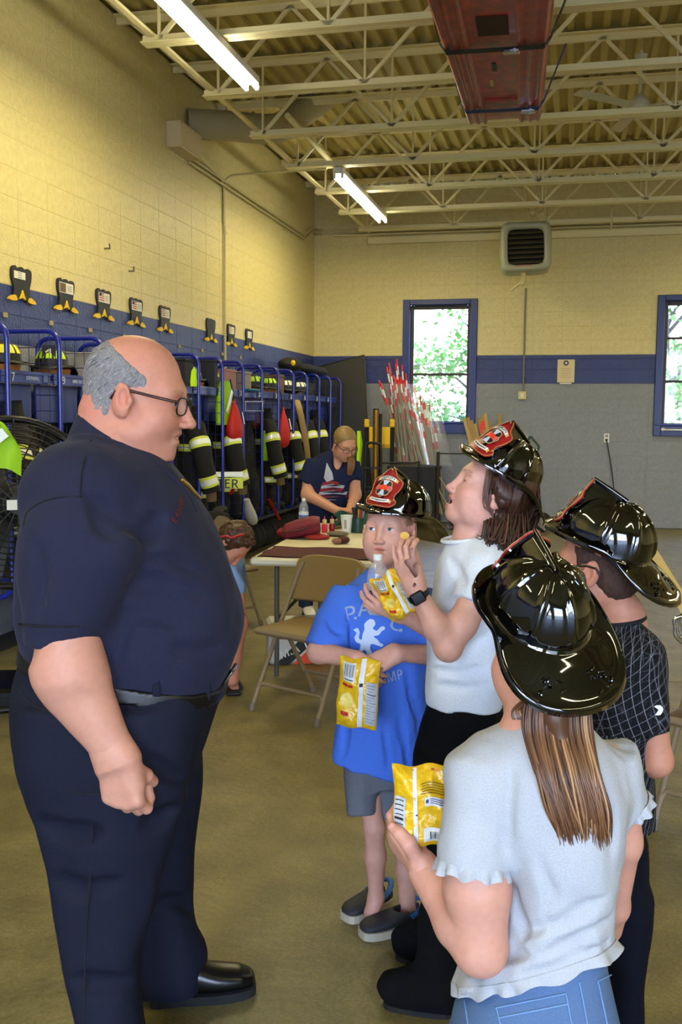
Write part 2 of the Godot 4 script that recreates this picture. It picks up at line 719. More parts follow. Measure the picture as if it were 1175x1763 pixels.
func cloth(key: String,col: Color,rough:=0.9,weave:=60.0,fold:=0.35) -> StandardMaterial3D:
	if M.has(key): return M[key]
	var m:=mat(key,col,rough)
	tri_tex(m,noise_tex("cloth_tone",0.11,256,FastNoiseLite.TYPE_SIMPLEX_SMOOTH,4,Color(0.86,0.86,0.86),Color(1,1,1)),weave/12.0)
	m.normal_enabled=true
	m.normal_texture=noise_tex("cloth_bump",0.05,256,FastNoiseLite.TYPE_SIMPLEX_SMOOTH,4,Color.BLACK,Color.WHITE,true,5.0)
	m.normal_scale=fold
	m.metallic_specular=0.25
	return m
func painted(key: String, rough := 0.7) -> StandardMaterial3D:      # takes the mesh's own colours
	if M.has(key): return M[key]
	var m:=mat(key,Color.WHITE,rough)
	m.vertex_color_use_as_albedo=true
	return m
func lin(c: Color) -> Color: return c.srgb_to_linear()
func make_materials() -> void:
	var wall_bump:=noise_tex("wall_bump",0.06,256,FastNoiseLite.TYPE_SIMPLEX_SMOOTH,5,Color.BLACK,Color.WHITE,true,6.0)
	for w in [["wall_yellow",Color(0.86,0.80,0.56)],["wall_blue",Color(0.15,0.215,0.46)],["wall_grey",Color(0.53,0.54,0.56)]]:
		var m:=mat(w[0],w[1],0.42)
		bumped(m,wall_bump,2.2,0.35)
		m.albedo_texture=noise_tex("wall_tone",0.012,512,FastNoiseLite.TYPE_SIMPLEX_SMOOTH,5,Color(0.93,0.93,0.92),Color(1,1,1))
	mat("joint",Color(0.78,0.725,0.50),0.7)
	mat("joint_grey",Color(0.48,0.49,0.505),0.7)
	mat("joint_blue",Color(0.13,0.19,0.41),0.7)
	var f:=mat("floor",Color(0.60,0.55,0.34),0.48)
	tri_tex(f,noise_tex("floor_tone",0.008,1024,FastNoiseLite.TYPE_SIMPLEX_SMOOTH,7,Color(0.74,0.73,0.70),Color(1,1,1)),0.45)
	f.normal_enabled=true
	f.normal_texture=noise_tex("floor_bump",0.2,256,FastNoiseLite.TYPE_SIMPLEX_SMOOTH,4,Color.BLACK,Color.WHITE,true,3.0)
	f.normal_scale=0.08
	f.detail_enabled=true
	f.detail_blend_mode=BaseMaterial3D.BLEND_MODE_MUL
	f.detail_uv_layer=BaseMaterial3D.DETAIL_UV_1
	f.detail_albedo=noise_tex("floor_speckle",0.35,512,FastNoiseLite.TYPE_SIMPLEX_SMOOTH,2,Color(0.70,0.70,0.70),Color(1,1,1))
	mat("floor_line",Color(0.80,0.70,0.32),0.55)
	mat("steel_paint",Color(0.88,0.83,0.62),0.5)
	mat("deck",Color(0.72,0.655,0.39),0.6)
	mat("conduit",Color(0.78,0.73,0.53),0.45)
	mat("duct",Color(0.66,0.62,0.47),0.55)
	mat("rack_blue",Color(0.05,0.13,0.55),0.28).metallic_specular=0.6
	mat("shelf_blue",Color(0.06,0.14,0.46),0.4)
	mat("wire_blue",Color(0.07,0.12,0.38),0.35)
	mat("window_blue",Color(0.12,0.19,0.46),0.4)
	mat("sash_brown",Color(0.20,0.17,0.15),0.5)
	mat("black",Color(0.025,0.025,0.028),0.5)
	mat("black_matte",Color(0.045,0.045,0.048),0.85)
	mat("rubber",Color(0.05,0.05,0.05),0.8)
	mat("white",Color(0.86,0.86,0.84),0.5)
	mat("paper",Color(0.88,0.87,0.82),0.8)
	mat("yellow",Color(0.88,0.72,0.08),0.5)
	mat("red",Color(0.72,0.06,0.05),0.55)
	mat("chrome",Color(0.80,0.80,0.82),0.18,1.0)
	mat("steel",Color(0.55,0.55,0.56),0.35,1.0)
	mat("tape",Color(0.93,0.95,0.90),0.22,0.15)
	mat("lime",Color(0.72,0.90,0.08),0.6)
	mat("skin",Color(1,1,1),0.48).vertex_color_use_as_albedo=true
	M.skin.subsurf_scatter_enabled=true
	M.skin.subsurf_scatter_strength=0.03
	bumped(M.skin,noise_tex("skin_bump",0.12,256,FastNoiseLite.TYPE_SIMPLEX_SMOOTH,4,Color.BLACK,Color.WHITE,true,3.0),14.0,0.18)
	M.skin.metallic_specular=0.4
	var g:=mat("glass",Color(0.9,0.95,1.0,0.08),0.03)
	g.transparency=BaseMaterial3D.TRANSPARENCY_ALPHA
	var p:=mat("clear_plastic",Color(0.95,0.97,1.0,0.14),0.04)
	p.transparency=BaseMaterial3D.TRANSPARENCY_ALPHA
# ---------------------------------------------------------------- the room
# one painted concrete block: a face slab with eased edges, w x h, facing +z, in metres about its centre
func block_mesh(w: float,h: float) -> ArrayMesh:
	var mb:=MB.new()
	var x:=w*0.5 - 0.0012
	var y:=h*0.5 - 0.0012
	var c:=0.0025
	var t:=0.016
	var f:=[Vector3(-x+c,-y+c,0),Vector3(x - c,-y+c,0),Vector3(x - c,y - c,0),Vector3(-x+c,y - c,0)]
	var e:=[Vector3(-x,-y,-c),Vector3(x,-y,-c),Vector3(x,y,-c),Vector3(-x,y,-c)]
	var b:=[Vector3(-x,-y,-t),Vector3(x,-y,-t),Vector3(x,y,-t),Vector3(-x,y,-t)]
	mb.quad(f[0],f[1],f[2],f[3],Vector3(0,0,1))
	for k in 4:
		var j:=(k+1) % 4
		var o: Vector3=(e[k]+e[j])*0.5
		o.z=0
		mb.quad(f[k],f[j],e[j],e[k],o.normalized()+Vector3(0,0,1))
		mb.quad(e[k],e[j],b[j],b[k],o)
	return mb.mesh()
var block_cache:={}
func block_of(w: float,h: float) -> ArrayMesh:
	var k:="%.3f_%.3f" % [w,h]
	if not block_cache.has(k): block_cache[k]=block_mesh(w,h)
	return block_cache[k]
func wall_mat(y: float) -> StandardMaterial3D:
	if y<2.0: return M.wall_grey
	return M.wall_blue if y<2.4 else M.wall_yellow
func box_part(parent: Node3D,called: String,lo: Vector3,hi: Vector3,m: Material,ch:=0.0) -> MeshInstance3D:
	var mb:=MB.new()
	mb.org=parent.position
	mb.box((lo+hi)*0.5,hi - lo,Basis(),ch)
	return part(parent,called,mb,m)
func build_structure() -> void:
	# floor, with joints cut between the slabs
	var fl:=structure("floor")
	var xs:=[LEFT,3.4,RIGHT]
	var zs:=[BACK,-9.6,-5.9,-1.2,FRONT]
	for i in 2:
		for j in 4:
			var mb:=MB.new()
			mb.box(Vector3((xs[i]+xs[i+1])*0.5,-0.075,(zs[j]+zs[j+1])*0.5),Vector3(xs[i+1] - xs[i] - 0.005,0.15,zs[j+1] - zs[j] - 0.005),Basis(),0.003)
			part(fl,"floor_slab",mb,M.floor)
	box_part(fl,"ground_bed",Vector3(LEFT - 0.3,-0.3,BACK - 0.3),Vector3(RIGHT+0.3,-0.152,FRONT+0.3),M.joint_grey)
	# yellow lane line and the dark painted border beside the left wall
	var a:=on_y(1132,962,0.0)
	box_part(fl,"lane_line",Vector3(a.x - 0.06,-0.02,BACK+1.5),Vector3(a.x+0.06,0.0008,-1.0),M.floor_line)
	box_part(fl,"border_strip",Vector3(LEFT,-0.02,BACK),Vector3(-3.54,0.0008,FRONT),mat("border_paint",Color(0.17,0.165,0.15),0.6))
	# left wall: stacked blocks; the 300 that show largest are pieces of their own
	var wl:=structure("wall_left")
	for s in [[0.0,2.0,"joint_grey"],[2.0,2.4,"joint_blue"],[2.4,DECK,"joint"]]:
		box_part(wl,"wall_core",Vector3(LEFT - 0.25,s[0],BACK - 0.25),Vector3(LEFT - 0.0022,s[1],FRONT),M[s[2]])
	var rest:={"wall_grey": [],"wall_blue": [],"wall_yellow": []}
	var rot:=Basis(Vector3(0,0,-1),Vector3.UP,Vector3(1,0,0))
	var cnt:=0
	for k in 51:
		var z:=BACK+0.2+k*0.4
		for r in 24:
			var y:=0.1+r*0.2
			if z>-4.2 and (k % 1)==0 and z>1.0: continue
			var near:=z<-5.4 and z>-13.9 and r>=10 and r<=23
			if near and cnt<300:
				cnt += 1
				var o:=part_mesh(wl,"block",block_of(0.4,0.2),wall_mat(y))
				o.transform=Transform3D(rot,Vector3(LEFT,y,z))
			else:
				rest[wall_mat(y).resource_name].append(Transform3D(rot,Vector3(LEFT,y,z)))
	rest_blocks(wl,rest)
	# back wall with two windows
	var wb:=structure("wall_back")
	var wins:=[[-2.469,-1.393,1.285,3.2],[1.058,2.134,1.285,3.2]]
	var cores:=[[LEFT - 0.25,-2.469,0.0,DECK],[-2.469,-1.393,0.0,1.285],[-2.469,-1.393,3.2,DECK],[-1.393,1.058,0.0,DECK],[1.058,2.134,0.0,1.285],[1.058,2.134,3.2,DECK],[2.134,RIGHT+0.25,0.0,DECK]]
	for c in cores:
		for s in [[0.0,2.0,"joint_grey"],[2.0,2.4,"joint_blue"],[2.4,DECK,"joint"]]:
			var y0:=maxf(c[2],s[0])
			var y1:=minf(c[3],s[1])
			if y1>y0: box_part(wb,"wall_core",Vector3(c[0],y0,BACK - 0.25),Vector3(c[1],y1,BACK - 0.0022),M[s[2]])
	rest={"wall_grey": [],"wall_blue": [],"wall_yellow": []}
	cnt=0
	for r in 24:
		for k in 33:
			var x0:=LEFT+k*0.4
			var x1:=minf(x0+0.4,RIGHT)
			var y:=0.1+(23 - r)*0.2
			var segs:=[[x0,x1]]
			for w in wins:
				var nsegs:=[]
				for s in segs:
					if y<w[2] or y>w[3] or s[1]<=w[0] or s[0]>=w[1]: nsegs.append(s); continue
					if s[0]<w[0] - 0.02: nsegs.append([s[0],w[0]])
					if s[1]>w[1]+0.02: nsegs.append([w[1],s[1]])
				segs=nsegs
			for s in segs:
				var tr:=Transform3D(Basis(),Vector3((s[0]+s[1])*0.5,y,BACK))
				if x0<1.6 and cnt<300 and y>0.35:
					cnt += 1
					part_mesh(wb,"block",block_of(s[1] - s[0],0.2),wall_mat(y)).transform=tr
				elif s[1] - s[0]>0.39: rest[wall_mat(y).resource_name].append(tr)
				else: part_mesh(wb,"block",block_of(s[1] - s[0],0.2),wall_mat(y)).transform=tr
	rest_blocks(wb,rest)
	# the flat ledge along the top of the blue band
	box_part(wb,"band_ledge",Vector3(LEFT,2.345,BACK),Vector3(-2.469,2.4,BACK+0.012),M.wall_blue,0.003)
	box_part(wb,"band_ledge",Vector3(-1.393,2.345,BACK),Vector3(1.058,2.4,BACK+0.012),M.wall_blue,0.003)
	# right wall and front wall with the open bay doors (outside the frame; they let the daylight in)
	var wr:=structure("wall_right")
	box_part(wr,"wall_face",Vector3(RIGHT,0,BACK - 0.25),Vector3(RIGHT+0.25,DECK,FRONT),M.wall_yellow)
	var wf:=structure("wall_front")
	var px:=[LEFT - 0.25,-2.9,0.9,2.0,5.8,RIGHT+0.25]
	for i in [0,2,4]: box_part(wf,"pier",Vector3(px[i],0,FRONT),Vector3(px[i+1],DECK,FRONT+0.3),M.wall_yellow)
	for i in [1,3]: box_part(wf,"lintel",Vector3(px[i],3.75,FRONT),Vector3(px[i+1],DECK,FRONT+0.3),M.wall_yellow)
	for i in wins.size(): window(i+1,wins[i])
func rest_blocks(parent: Node3D,rest: Dictionary) -> void:
	for key in rest:
		if rest[key].is_empty(): continue
		var mm:=MultiMesh.new()
		mm.transform_format=MultiMesh.TRANSFORM_3D
		mm.mesh=block_of(0.4,0.2)
		mm.instance_count=rest[key].size()
		for i in rest[key].size(): mm.set_instance_transform(i,rest[key][i])
		var o:=MultiMeshInstance3D.new()
		o.name="far_blocks"
		o.multimesh=mm
		o.material_override=M[key]
		parent.add_child(o,true)
		o.set_meta("kind","stuff")
func window(n: int,w: Array) -> void:
	var o:=structure("window_%d" % n,"tall blue framed window with dark sashes and trees behind")
	var x0: float=w[0]
	var x1: float=w[1]
	var y0: float=w[2]
	var y1: float=w[3]
	var zf:=BACK+0.03
	# blue casing set round the opening
	for s in [[x0,x0+0.10,y0,y1],[x1 - 0.10,x1,y0,y1],[x0+0.10,x1 - 0.10,y1 - 0.075,y1],[x0+0.10,x1 - 0.10,y0,y0+0.14]]:
		box_part(o,"casing",Vector3(s[0],s[2],BACK - 0.10),Vector3(s[1],s[3],zf),M.window_blue,0.006)
	box_part(o,"sill",Vector3(x0+0.02,y0+0.14,BACK - 0.12),Vector3(x1 - 0.02,y0+0.16,BACK+0.045),M.window_blue,0.005)
	var ix0:=x0+0.10
	var ix1:=x1 - 0.10
	var iy0:=y0+0.16
	var iy1:=y1 - 0.075
	var zs:=BACK - 0.08
	var f:=0.05
	for s in [[ix0,ix0+f,iy0,iy1],[ix1 - f,ix1,iy0,iy1],[ix0+f,ix1 - f,iy1 - f*1.2,iy1],[ix0+f,ix1 - f,iy0,iy0+0.015]]:
		box_part(o,"sash_frame",Vector3(s[0],s[2],zs - 0.03),Vector3(s[1],s[3],zs),M.sash_brown,0.004)
	var rails:=[0.41] if n==1 else [0.35,0.70]
	for r in rails:
		var y:=lerpf(iy0,iy1,r)
		box_part(o,"sash_rail",Vector3(ix0+f,y - 0.018,zs - 0.028),Vector3(ix1 - f,y+0.018,zs+0.004),M.sash_brown,0.003)
	box_part(o,"pane",Vector3(ix0+f,iy0,zs - 0.018),Vector3(ix1 - f,iy1,zs - 0.014),M.glass)
	if n == 2:      # chrome crank bar along the bottom casing
		var mb:=MB.new()
		mb.cyl(Vector3(x0+0.16,y0+0.085,zf+0.02),Vector3(x1 - 0.2,y0+0.085,zf+0.02),0.012,10)
		mb.ball(Vector3(x0+0.13,y0+0.088,zf+0.02),Vector3(0.03,0.022,0.018))
		part(o,"crank_bar",mb,M.white)
# trees and ground beyond the windows and the bay doors
func leaf_mesh() -> ArrayMesh:
	var mb:=MB.new()
	mb.quad(Vector3(0,0,0),Vector3(0.05,0.045,0.012),Vector3(0,0.13,0.0),Vector3(-0.05,0.045,0.012),Vector3(0,0,1))
	return mb.mesh()
func tree(at: Vector3,h: float,spread: float,leaves: int,seed_: int,label: String,m: Material,low:=0.3) -> void:
	var rng:=RandomNumberGenerator.new()
	rng.seed=seed_
	var t:=thing("leafy_tree",label,"tree",at,"trees outside")
	var mb:=MB.new()
	mb.tube([Vector3.ZERO,Vector3(0.1,h*0.35,0),Vector3(0.0,h*0.62,0.1),Vector3(0.1,h*0.9,0)],[0.2,0.15,0.1,0.03],8)
	var clumps:=[]
	for i in 26:
		var y:=h*rng.randf_range(low,1.0)
		var a:=rng.randf()*TAU
		var r:=spread*rng.randf_range(0.25,1.0)*sqrt(maxf(0.1,1.0 - pow((y/h - 0.6)/0.55,2)))
		var p:=Vector3(cos(a)*r,y,sin(a)*r)
		clumps.append(p)
		mb.tube([Vector3(0,y*0.75,0),p*Vector3(0.5,0.93,0.5),p],[0.05,0.03,0.012],5)
	part(t,"trunk",mb,mat("bark",Color(0.24,0.19,0.15),0.9))
	var mm:=MultiMesh.new()
	mm.transform_format=MultiMesh.TRANSFORM_3D
	mm.use_colors=true
	mm.mesh=leaf_mesh()
	mm.instance_count=leaves
	for i in leaves:
		var c: Vector3=clumps[rng.randi() % clumps.size()]
		var o:=Vector3(rng.randfn(),rng.randfn()*0.7,rng.randfn())*spread*0.22
		mm.set_instance_transform(i,Transform3D(Basis.from_euler(Vector3(rng.randf()*TAU,rng.randf()*TAU,rng.randf()*TAU)).scaled(Vector3.ONE*rng.randf_range(0.8,1.6)),c+o))
		mm.set_instance_color(i,Color(rng.randf_range(0.7,1.1),rng.randf_range(0.8,1.15),rng.randf_range(0.5,1.0)))
	var f:=MultiMeshInstance3D.new()
	f.name="foliage"
	f.multimesh=mm
	f.material_override=m
	t.add_child(f)
	f.set_meta("kind","stuff")
func build_outside() -> void:
	var g:=structure("ground_outside")
	box_part(g,"lawn",Vector3(-30,-0.5,BACK - 50),Vector3(30,-0.35,BACK - 0.3),mat("lawn",Color(0.42,0.50,0.18),0.9))
	box_part(g,"apron",Vector3(-30,-0.5,FRONT+0.3),Vector3(30,-0.32,FRONT+50),mat("apron",Color(0.55,0.54,0.50),0.9))
	var lm:=mat("leaf",Color(0.34,0.48,0.13),0.6)
	lm.vertex_color_use_as_albedo=true
	lm.backlight_enabled=true
	lm.backlight=Color(0.40,0.60,0.10)
	tree(Vector3(-4.8,-0.35,-21.5),7.5,2.0,5000,3,"tall loose tree with pale leaves outside, seen through the window beside the stakes",lm,0.2)
	tree(Vector3(1.6,-0.35,-21.0),8.0,2.4,6500,5,"tree with dense green crown outside the window beside the wall socket",lm,0.15)
	tree(Vector3(-2.2,-0.35,-24.0),6.0,1.6,2600,8,"slim distant tree between the two windows outside",lm,0.2)
	tree(Vector3(2.6,-0.35,-17.0),2.3,1.0,5000,11,"low bright green bush close outside the window beside the wall socket",lm,0.05)
	tree(Vector3(-3.2,-0.35,-17.6),2.0,1.1,5000,12,"low yellow green bush close outside the window beside the stakes",lm,0.05)
	tree(Vector3(-3.0,-0.35,FRONT+26),9.0,4.0,5000,13,"big tree across the apron, mirrored in the helmets",lm,0.2)
	tree(Vector3(6.0,-0.35,FRONT+28),9.0,4.5,5000,14,"second big tree across the apron behind the open bay doors",lm,0.2)
# ---------------------------------------------------------------- roof, joists, strip lights
const JZ:=[-2.0,-3.15,-4.33,-5.5,-6.68,-7.86,-9.04,-10.23,-11.42,-12.60,-13.79]
func build_ceiling() -> void:
	var c:=structure("ceiling")
	# trapezoid ribs run away from the camera; each sheet is 0.6 m wide
	var pr:=[[0.0,0.0],[0.045,0.0],[0.06,0.045],[0.135,0.045],[0.15,0.0]]
	var x:=LEFT - 0.1
	var sheet: ArrayMesh
	var mb:=MB.new()
	for i in 4:
		for s in 4:
			var a: Array=pr[s]
			var b: Array=pr[s+1]
			var p0:=Vector3(i*0.15+a[0],a[1],BACK - 0.2)
			var p1:=Vector3(i*0.15+b[0],b[1],BACK - 0.2)
			var l:=Vector3(0,0,FRONT - BACK+0.4)
			mb.quad(p0,p1,p1+l,p0+l,Vector3(0,-1,0))
	sheet=mb.mesh()
	while x<RIGHT:
		part_mesh(c,"deck_sheet",sheet,M.deck).position=Vector3(x,DECK,0)
		x += 0.6
	box_part(c,"roof_slab",Vector3(LEFT - 0.3,DECK+0.05,BACK - 0.3),Vector3(RIGHT+0.3,DECK+0.3,FRONT+0.4),M.deck)
	# open web steel joists
	var proto: Node3D=null
	for z in JZ:
		var j: Node3D
		if proto==null:
			j=structure("ceiling_joist")
			proto=j
			joist_parts(j)
		else:
			j=proto.duplicate()
			j.name=numbered("ceiling_joist")
			add_child(j)
		j.position=Vector3(0,0,z)
	# bridging bars and a conduit run along the joists near the left wall
	var br:=structure("trim_1")
	for q in [[-2.96,4.16,0.022],[-3.62,4.72,0.02],[1.35,4.16,0.02],[5.4,4.16,0.02]]:
		var m2:=MB.new()
		m2.bar(Vector3(q[0],q[1],BACK),Vector3(q[0],q[1],3.0),0.04,q[2])
		part(br,"bridging_bar",m2,M.steel_paint)
	var m3:=MB.new()
	m3.cyl(Vector3(-2.72,4.33,-7.9),Vector3(-2.72,4.33,2.0),0.03,10)
	m3.cyl(Vector3(-2.72,4.33,-9.2),Vector3(-2.72,4.33,-13.0),0.03,10)
	part(br,"ceiling_pipe",m3,M.steel_paint)
	# bearing angle along the top of the back wall
	var m4:=MB.new()
	m4.box(Vector3(2.7,4.05,BACK+0.03),Vector3(11.4,0.10,0.06),Basis(),0.008)
	m4.box(Vector3(2.7,4.13,BACK+0.05),Vector3(12.4,0.02,0.10),Basis(),0.004)
	part(br,"wall_angle",m4,M.steel_paint)
	# strip lights
	var ends:=[on_y(280,0,3.98).z,on_y(438,157,3.98).z,on_y(587,304,3.98).z,on_y(657,385,3.98).z]
	strip_light(Vector3(-2.47,3.98,ends[1]),"twin tube strip light hung under the joists near the camera side")
	strip_light(Vector3(-2.47,3.98,ends[3]+0.02),"twin tube strip light hung beside the back wall corner")
	for x2 in [2.9,6.6]:
		for z2 in [-7.5,-12.7]: strip_light(Vector3(x2,3.98,z2),"twin tube strip light over the other bays out of view")
	strip_light(Vector3(-2.47,3.98,-1.4),"twin tube strip light over the doorway end of the bay")
	strip_light(Vector3(2.9,3.98,-1.4),"twin tube strip light over the doorway end of the other bay")
	red_sled()
	unit_heater()
	ceiling_fan()
func joist_parts(j: Node3D) -> void:
	var mb:=MB.new()
	var xa:=-3.03
	var xb:=RIGHT - 0.8
	for s in [-1.0,1.0]:
		mb.box(Vector3((xa+xb)*0.5,4.105,s*0.032),Vector3(xb - xa,0.010,0.055),Basis(),0.002)
		mb.box(Vector3((xa+xb)*0.5,4.135,s*0.009),Vector3(xb - xa,0.055,0.010),Basis(),0.002)
	part(j,"bottom_chord",mb,M.steel_paint)
	mb=MB.new()
	for s in [-1.0,1.0]:
		mb.box(Vector3((LEFT+RIGHT)*0.5,4.795,s*0.04),Vector3(RIGHT - LEFT - 0.02,0.012,0.07),Basis(),0.002)
		mb.box(Vector3((LEFT+RIGHT)*0.5,4.765,s*0.009),Vector3(RIGHT - LEFT - 0.02,0.06,0.010),Basis(),0.002)
	part(j,"top_chord",mb,M.steel_paint)
	mb=MB.new()
	mb.bar(Vector3(LEFT+0.12,4.76,0),Vector3(xa+0.12,4.13,0),0.03,0.03)
	part(j,"web_rod",mb,M.steel_paint)
	var shape:=MB.new()
	shape.bar(Vector3(0,4.13,0),Vector3(0.61,4.765,0),0.028,0.028)
	var d1:=shape.mesh()
	shape=MB.new()
	shape.bar(Vector3(0.61,4.765,0),Vector3(1.22,4.13,0),0.028,0.028)
	var d2:=shape.mesh()
	shape=MB.new()
	shape.bar(Vector3(0,4.13,0),Vector3(0,4.77,0),0.018,0.018)
	var vv:=shape.mesh()
	var x:=xa+0.12
	while x<xb - 1.2:
		for me in [d1,d2,vv]: part_mesh(j,"web_rod",me,M.steel_paint).position.x=x
		x += 1.22
func strip_light(far: Vector3,label: String) -> void:
	var L:=2.44
	var t:=thing("strip_light",label,"light",far+Vector3(0,0.115,0),"ceiling strip lights")
	var mb:=MB.new()
	mb.box(Vector3(0,-0.035,L*0.5),Vector3(0.11,0.065,L+0.04),Basis(),0.008)
	part(t,"housing",mb,mat("light_housing",Color(0.85,0.85,0.82),0.5))
	var e:=mat("lamp_tube_glow",Color(1,1,1),0.4)
	e.emission_enabled=true
	e.emission=Color(1.0,0.98,0.90)
	e.emission_energy_multiplier=16.0
	for s in [-1.0,1.0]:
		mb=MB.new()
		mb.cyl(Vector3(s*0.042,-0.092,0.02),Vector3(s*0.042,-0.092,L - 0.02),0.019,10)
		part(t,"lamp_tube",mb,e)
		for z in [0.008,L - 0.008]:
			mb=MB.new()
			mb.box(Vector3(s*0.042,-0.085,z),Vector3(0.03,0.06,0.016),Basis(),0.003)
			part(t,"lamp_holder",mb,M.white)
	var l:=AreaLight3D.new()
	l.name="tube_light"
	l.area_size=Vector2(0.12,L)
	l.light_color=Color(1.0,0.93,0.66)
	l.light_energy=4.4
	l.area_range=40.0
	l.shadow_enabled=true
	t.add_child(l)
	l.position=Vector3(0,-0.125,L*0.5)
	l.basis=Basis(Vector3(1,0,0),Vector3(0,0,-1),Vector3(0,1,0))
# the red rescue sled strapped up under the joists
func red_sled() -> void:
	var y0:=3.72
	var A:=on_y(806,219,y0)
	var B:=on_y(931,224,y0)
	var far:=(A+B)*0.5
	var w:=(B - A).length()
	var dir:=(on_y(842,0,y0) - far)
	dir.y=0
	dir=dir.normalized()
	var up:=Vector3.UP
	var side:=up.cross(dir).normalized()
	if side.dot(flat_right)<0: side=-side
	var t:=thing("rescue_sled","long red plastic rescue sled strapped upside under the ceiling joists","sled",far)
	var plast:=mat("sled_red",Color(0.72,0.20,0.11),0.38)
	tri_tex(plast,noise_tex("sled_wear",0.02,256,FastNoiseLite.TYPE_SIMPLEX_SMOOTH,5,Color(0.62,0.55,0.5),Color(1,1,1)),1.6)
	# ribbed cross profile: across in -1..1, height
	var prof:=[[-1.0,0.20],[-0.97,0.06],[-0.93,0.012],[-0.88,0.0],[-0.83,0.012],[-0.76,0.012],[-0.73,0.0],[-0.67,0.0],[-0.64,0.012],[-0.57,0.012],[-0.54,0.0],[-0.48,0.0],[-0.44,0.03],[0.38,0.03],[0.42,0.0],[0.48,0.0],[0.52,0.012],[0.62,0.012],[0.65,0.0],[0.71,0.0],[0.74,0.012],[0.84,0.012],[0.88,0.0],[0.93,0.012],[0.97,0.06],[1.0,0.20]]
	var P:=[]
	for i in 26:
		var f:=i/25.0
		var L:=f*3.3
		var hw:=w*0.5*(1.0+0.28*smoothstep(0.0,1.0,f))
		var lift:=0.10*pow(maxf(0.0,1.0 - f/0.09),2.0)
		var row:=[]
		for q in prof: row.append(far+dir*L+side*(q[0]*hw)+up*(q[1]+lift*0.4))
		P.append(row)
	var mb:=mb_at(far)
	mb.grid(P,false,-up)
	var P2:=[]
	for r in P:
		var row:=[]
		for p in r: row.append(p+up*0.012)
		P2.append(row)
	mb.grid(P2,false,up)
	part(t,"hull",mb,plast)
	mb=mb_at(far)
	mb.tube(P.map(func(r): return r[0]),0.012,6)
	mb.tube(P.map(func(r): return r[r.size() - 1]),0.012,6)
	part(t,"rim",mb,plast)
	mb=mb_at(far)
	mb.box(far+dir*1.28+up*0.027 - side*0.02,Vector3(0.03,0.008,0.15),frame(dir,up),0.002)
	part(t,"slot",mb,M.black)
	mb=mb_at(far)
	mb.box(far+dir*0.97+up*0.027 - side*0.05,Vector3(0.022,0.006,0.11),frame(dir,up),0.002)
	part(t,"tag",mb,mat("tag_yellow",Color(0.72,0.68,0.40),0.6))
	mb=mb_at(far)
	mb.box(far+dir*1.95+up*0.027,Vector3(0.18,0.006,0.28),frame(dir,up),0.002)
	part(t,"patch",mb,mat("sled_patch",Color(0.20,0.10,0.08),0.8))
	mb=mb_at(far)
	mb.box(far+dir*0.62+up*0.026,Vector3(w*0.38,0.012,0.02),Basis(side,up,dir),0.003)
	part(t,"cross_ridge",mb,plast)
	# two ratchet straps
	for s in [[0.48,mat("strap_blue",Color(0.08,0.16,0.36),0.7),0.42,0.05],[1.67,mat("strap_black",Color(0.04,0.045,0.07),0.7),-0.1,0.0]]:
		var c: Vector3=far+dir*float(s[0])
		var h:=w*0.5*(1.0+0.28*smoothstep(0.0,1.0,float(s[0])/3.3))+0.006
		var st:=thing("ratchet_strap","%s webbing ratchet strap holding the red sled to the joists" % ("blue" if s[3]>0.0 else "black"),"strap",c)
		mb=mb_at(c)
		var pts:=[c - side*(h+0.10)+up*0.42,c - side*h+up*0.05,c - side*(h - 0.04) - up*0.006,c+side*(h - 0.04) - up*0.006,c+side*h+up*0.05,c+side*(h+0.14)+up*0.42]
		for i in pts.size() - 1: mb.bar(pts[i],pts[i+1],0.06,0.005,up if absf((pts[i+1] - pts[i]).normalized().y)<0.5 else side)
		part(st,"webbing",mb,s[1])
		mb=mb_at(c)
		var q: Vector3=c+side*(h*(0.62 if s[3]>0.0 else 0.30)) - up*0.022
		mb.box(q,Vector3(0.10,0.022,0.045),Basis(side,up,dir),0.005)
		mb.cyl(q - dir*0.03+side*0.02,q+dir*0.03+side*0.02,0.012,8)
		mb.cyl(q - dir*0.026 - side*0.035,q+dir*0.026 - side*0.035,0.008,8)
		part(st,"ratchet",mb,M.chrome)
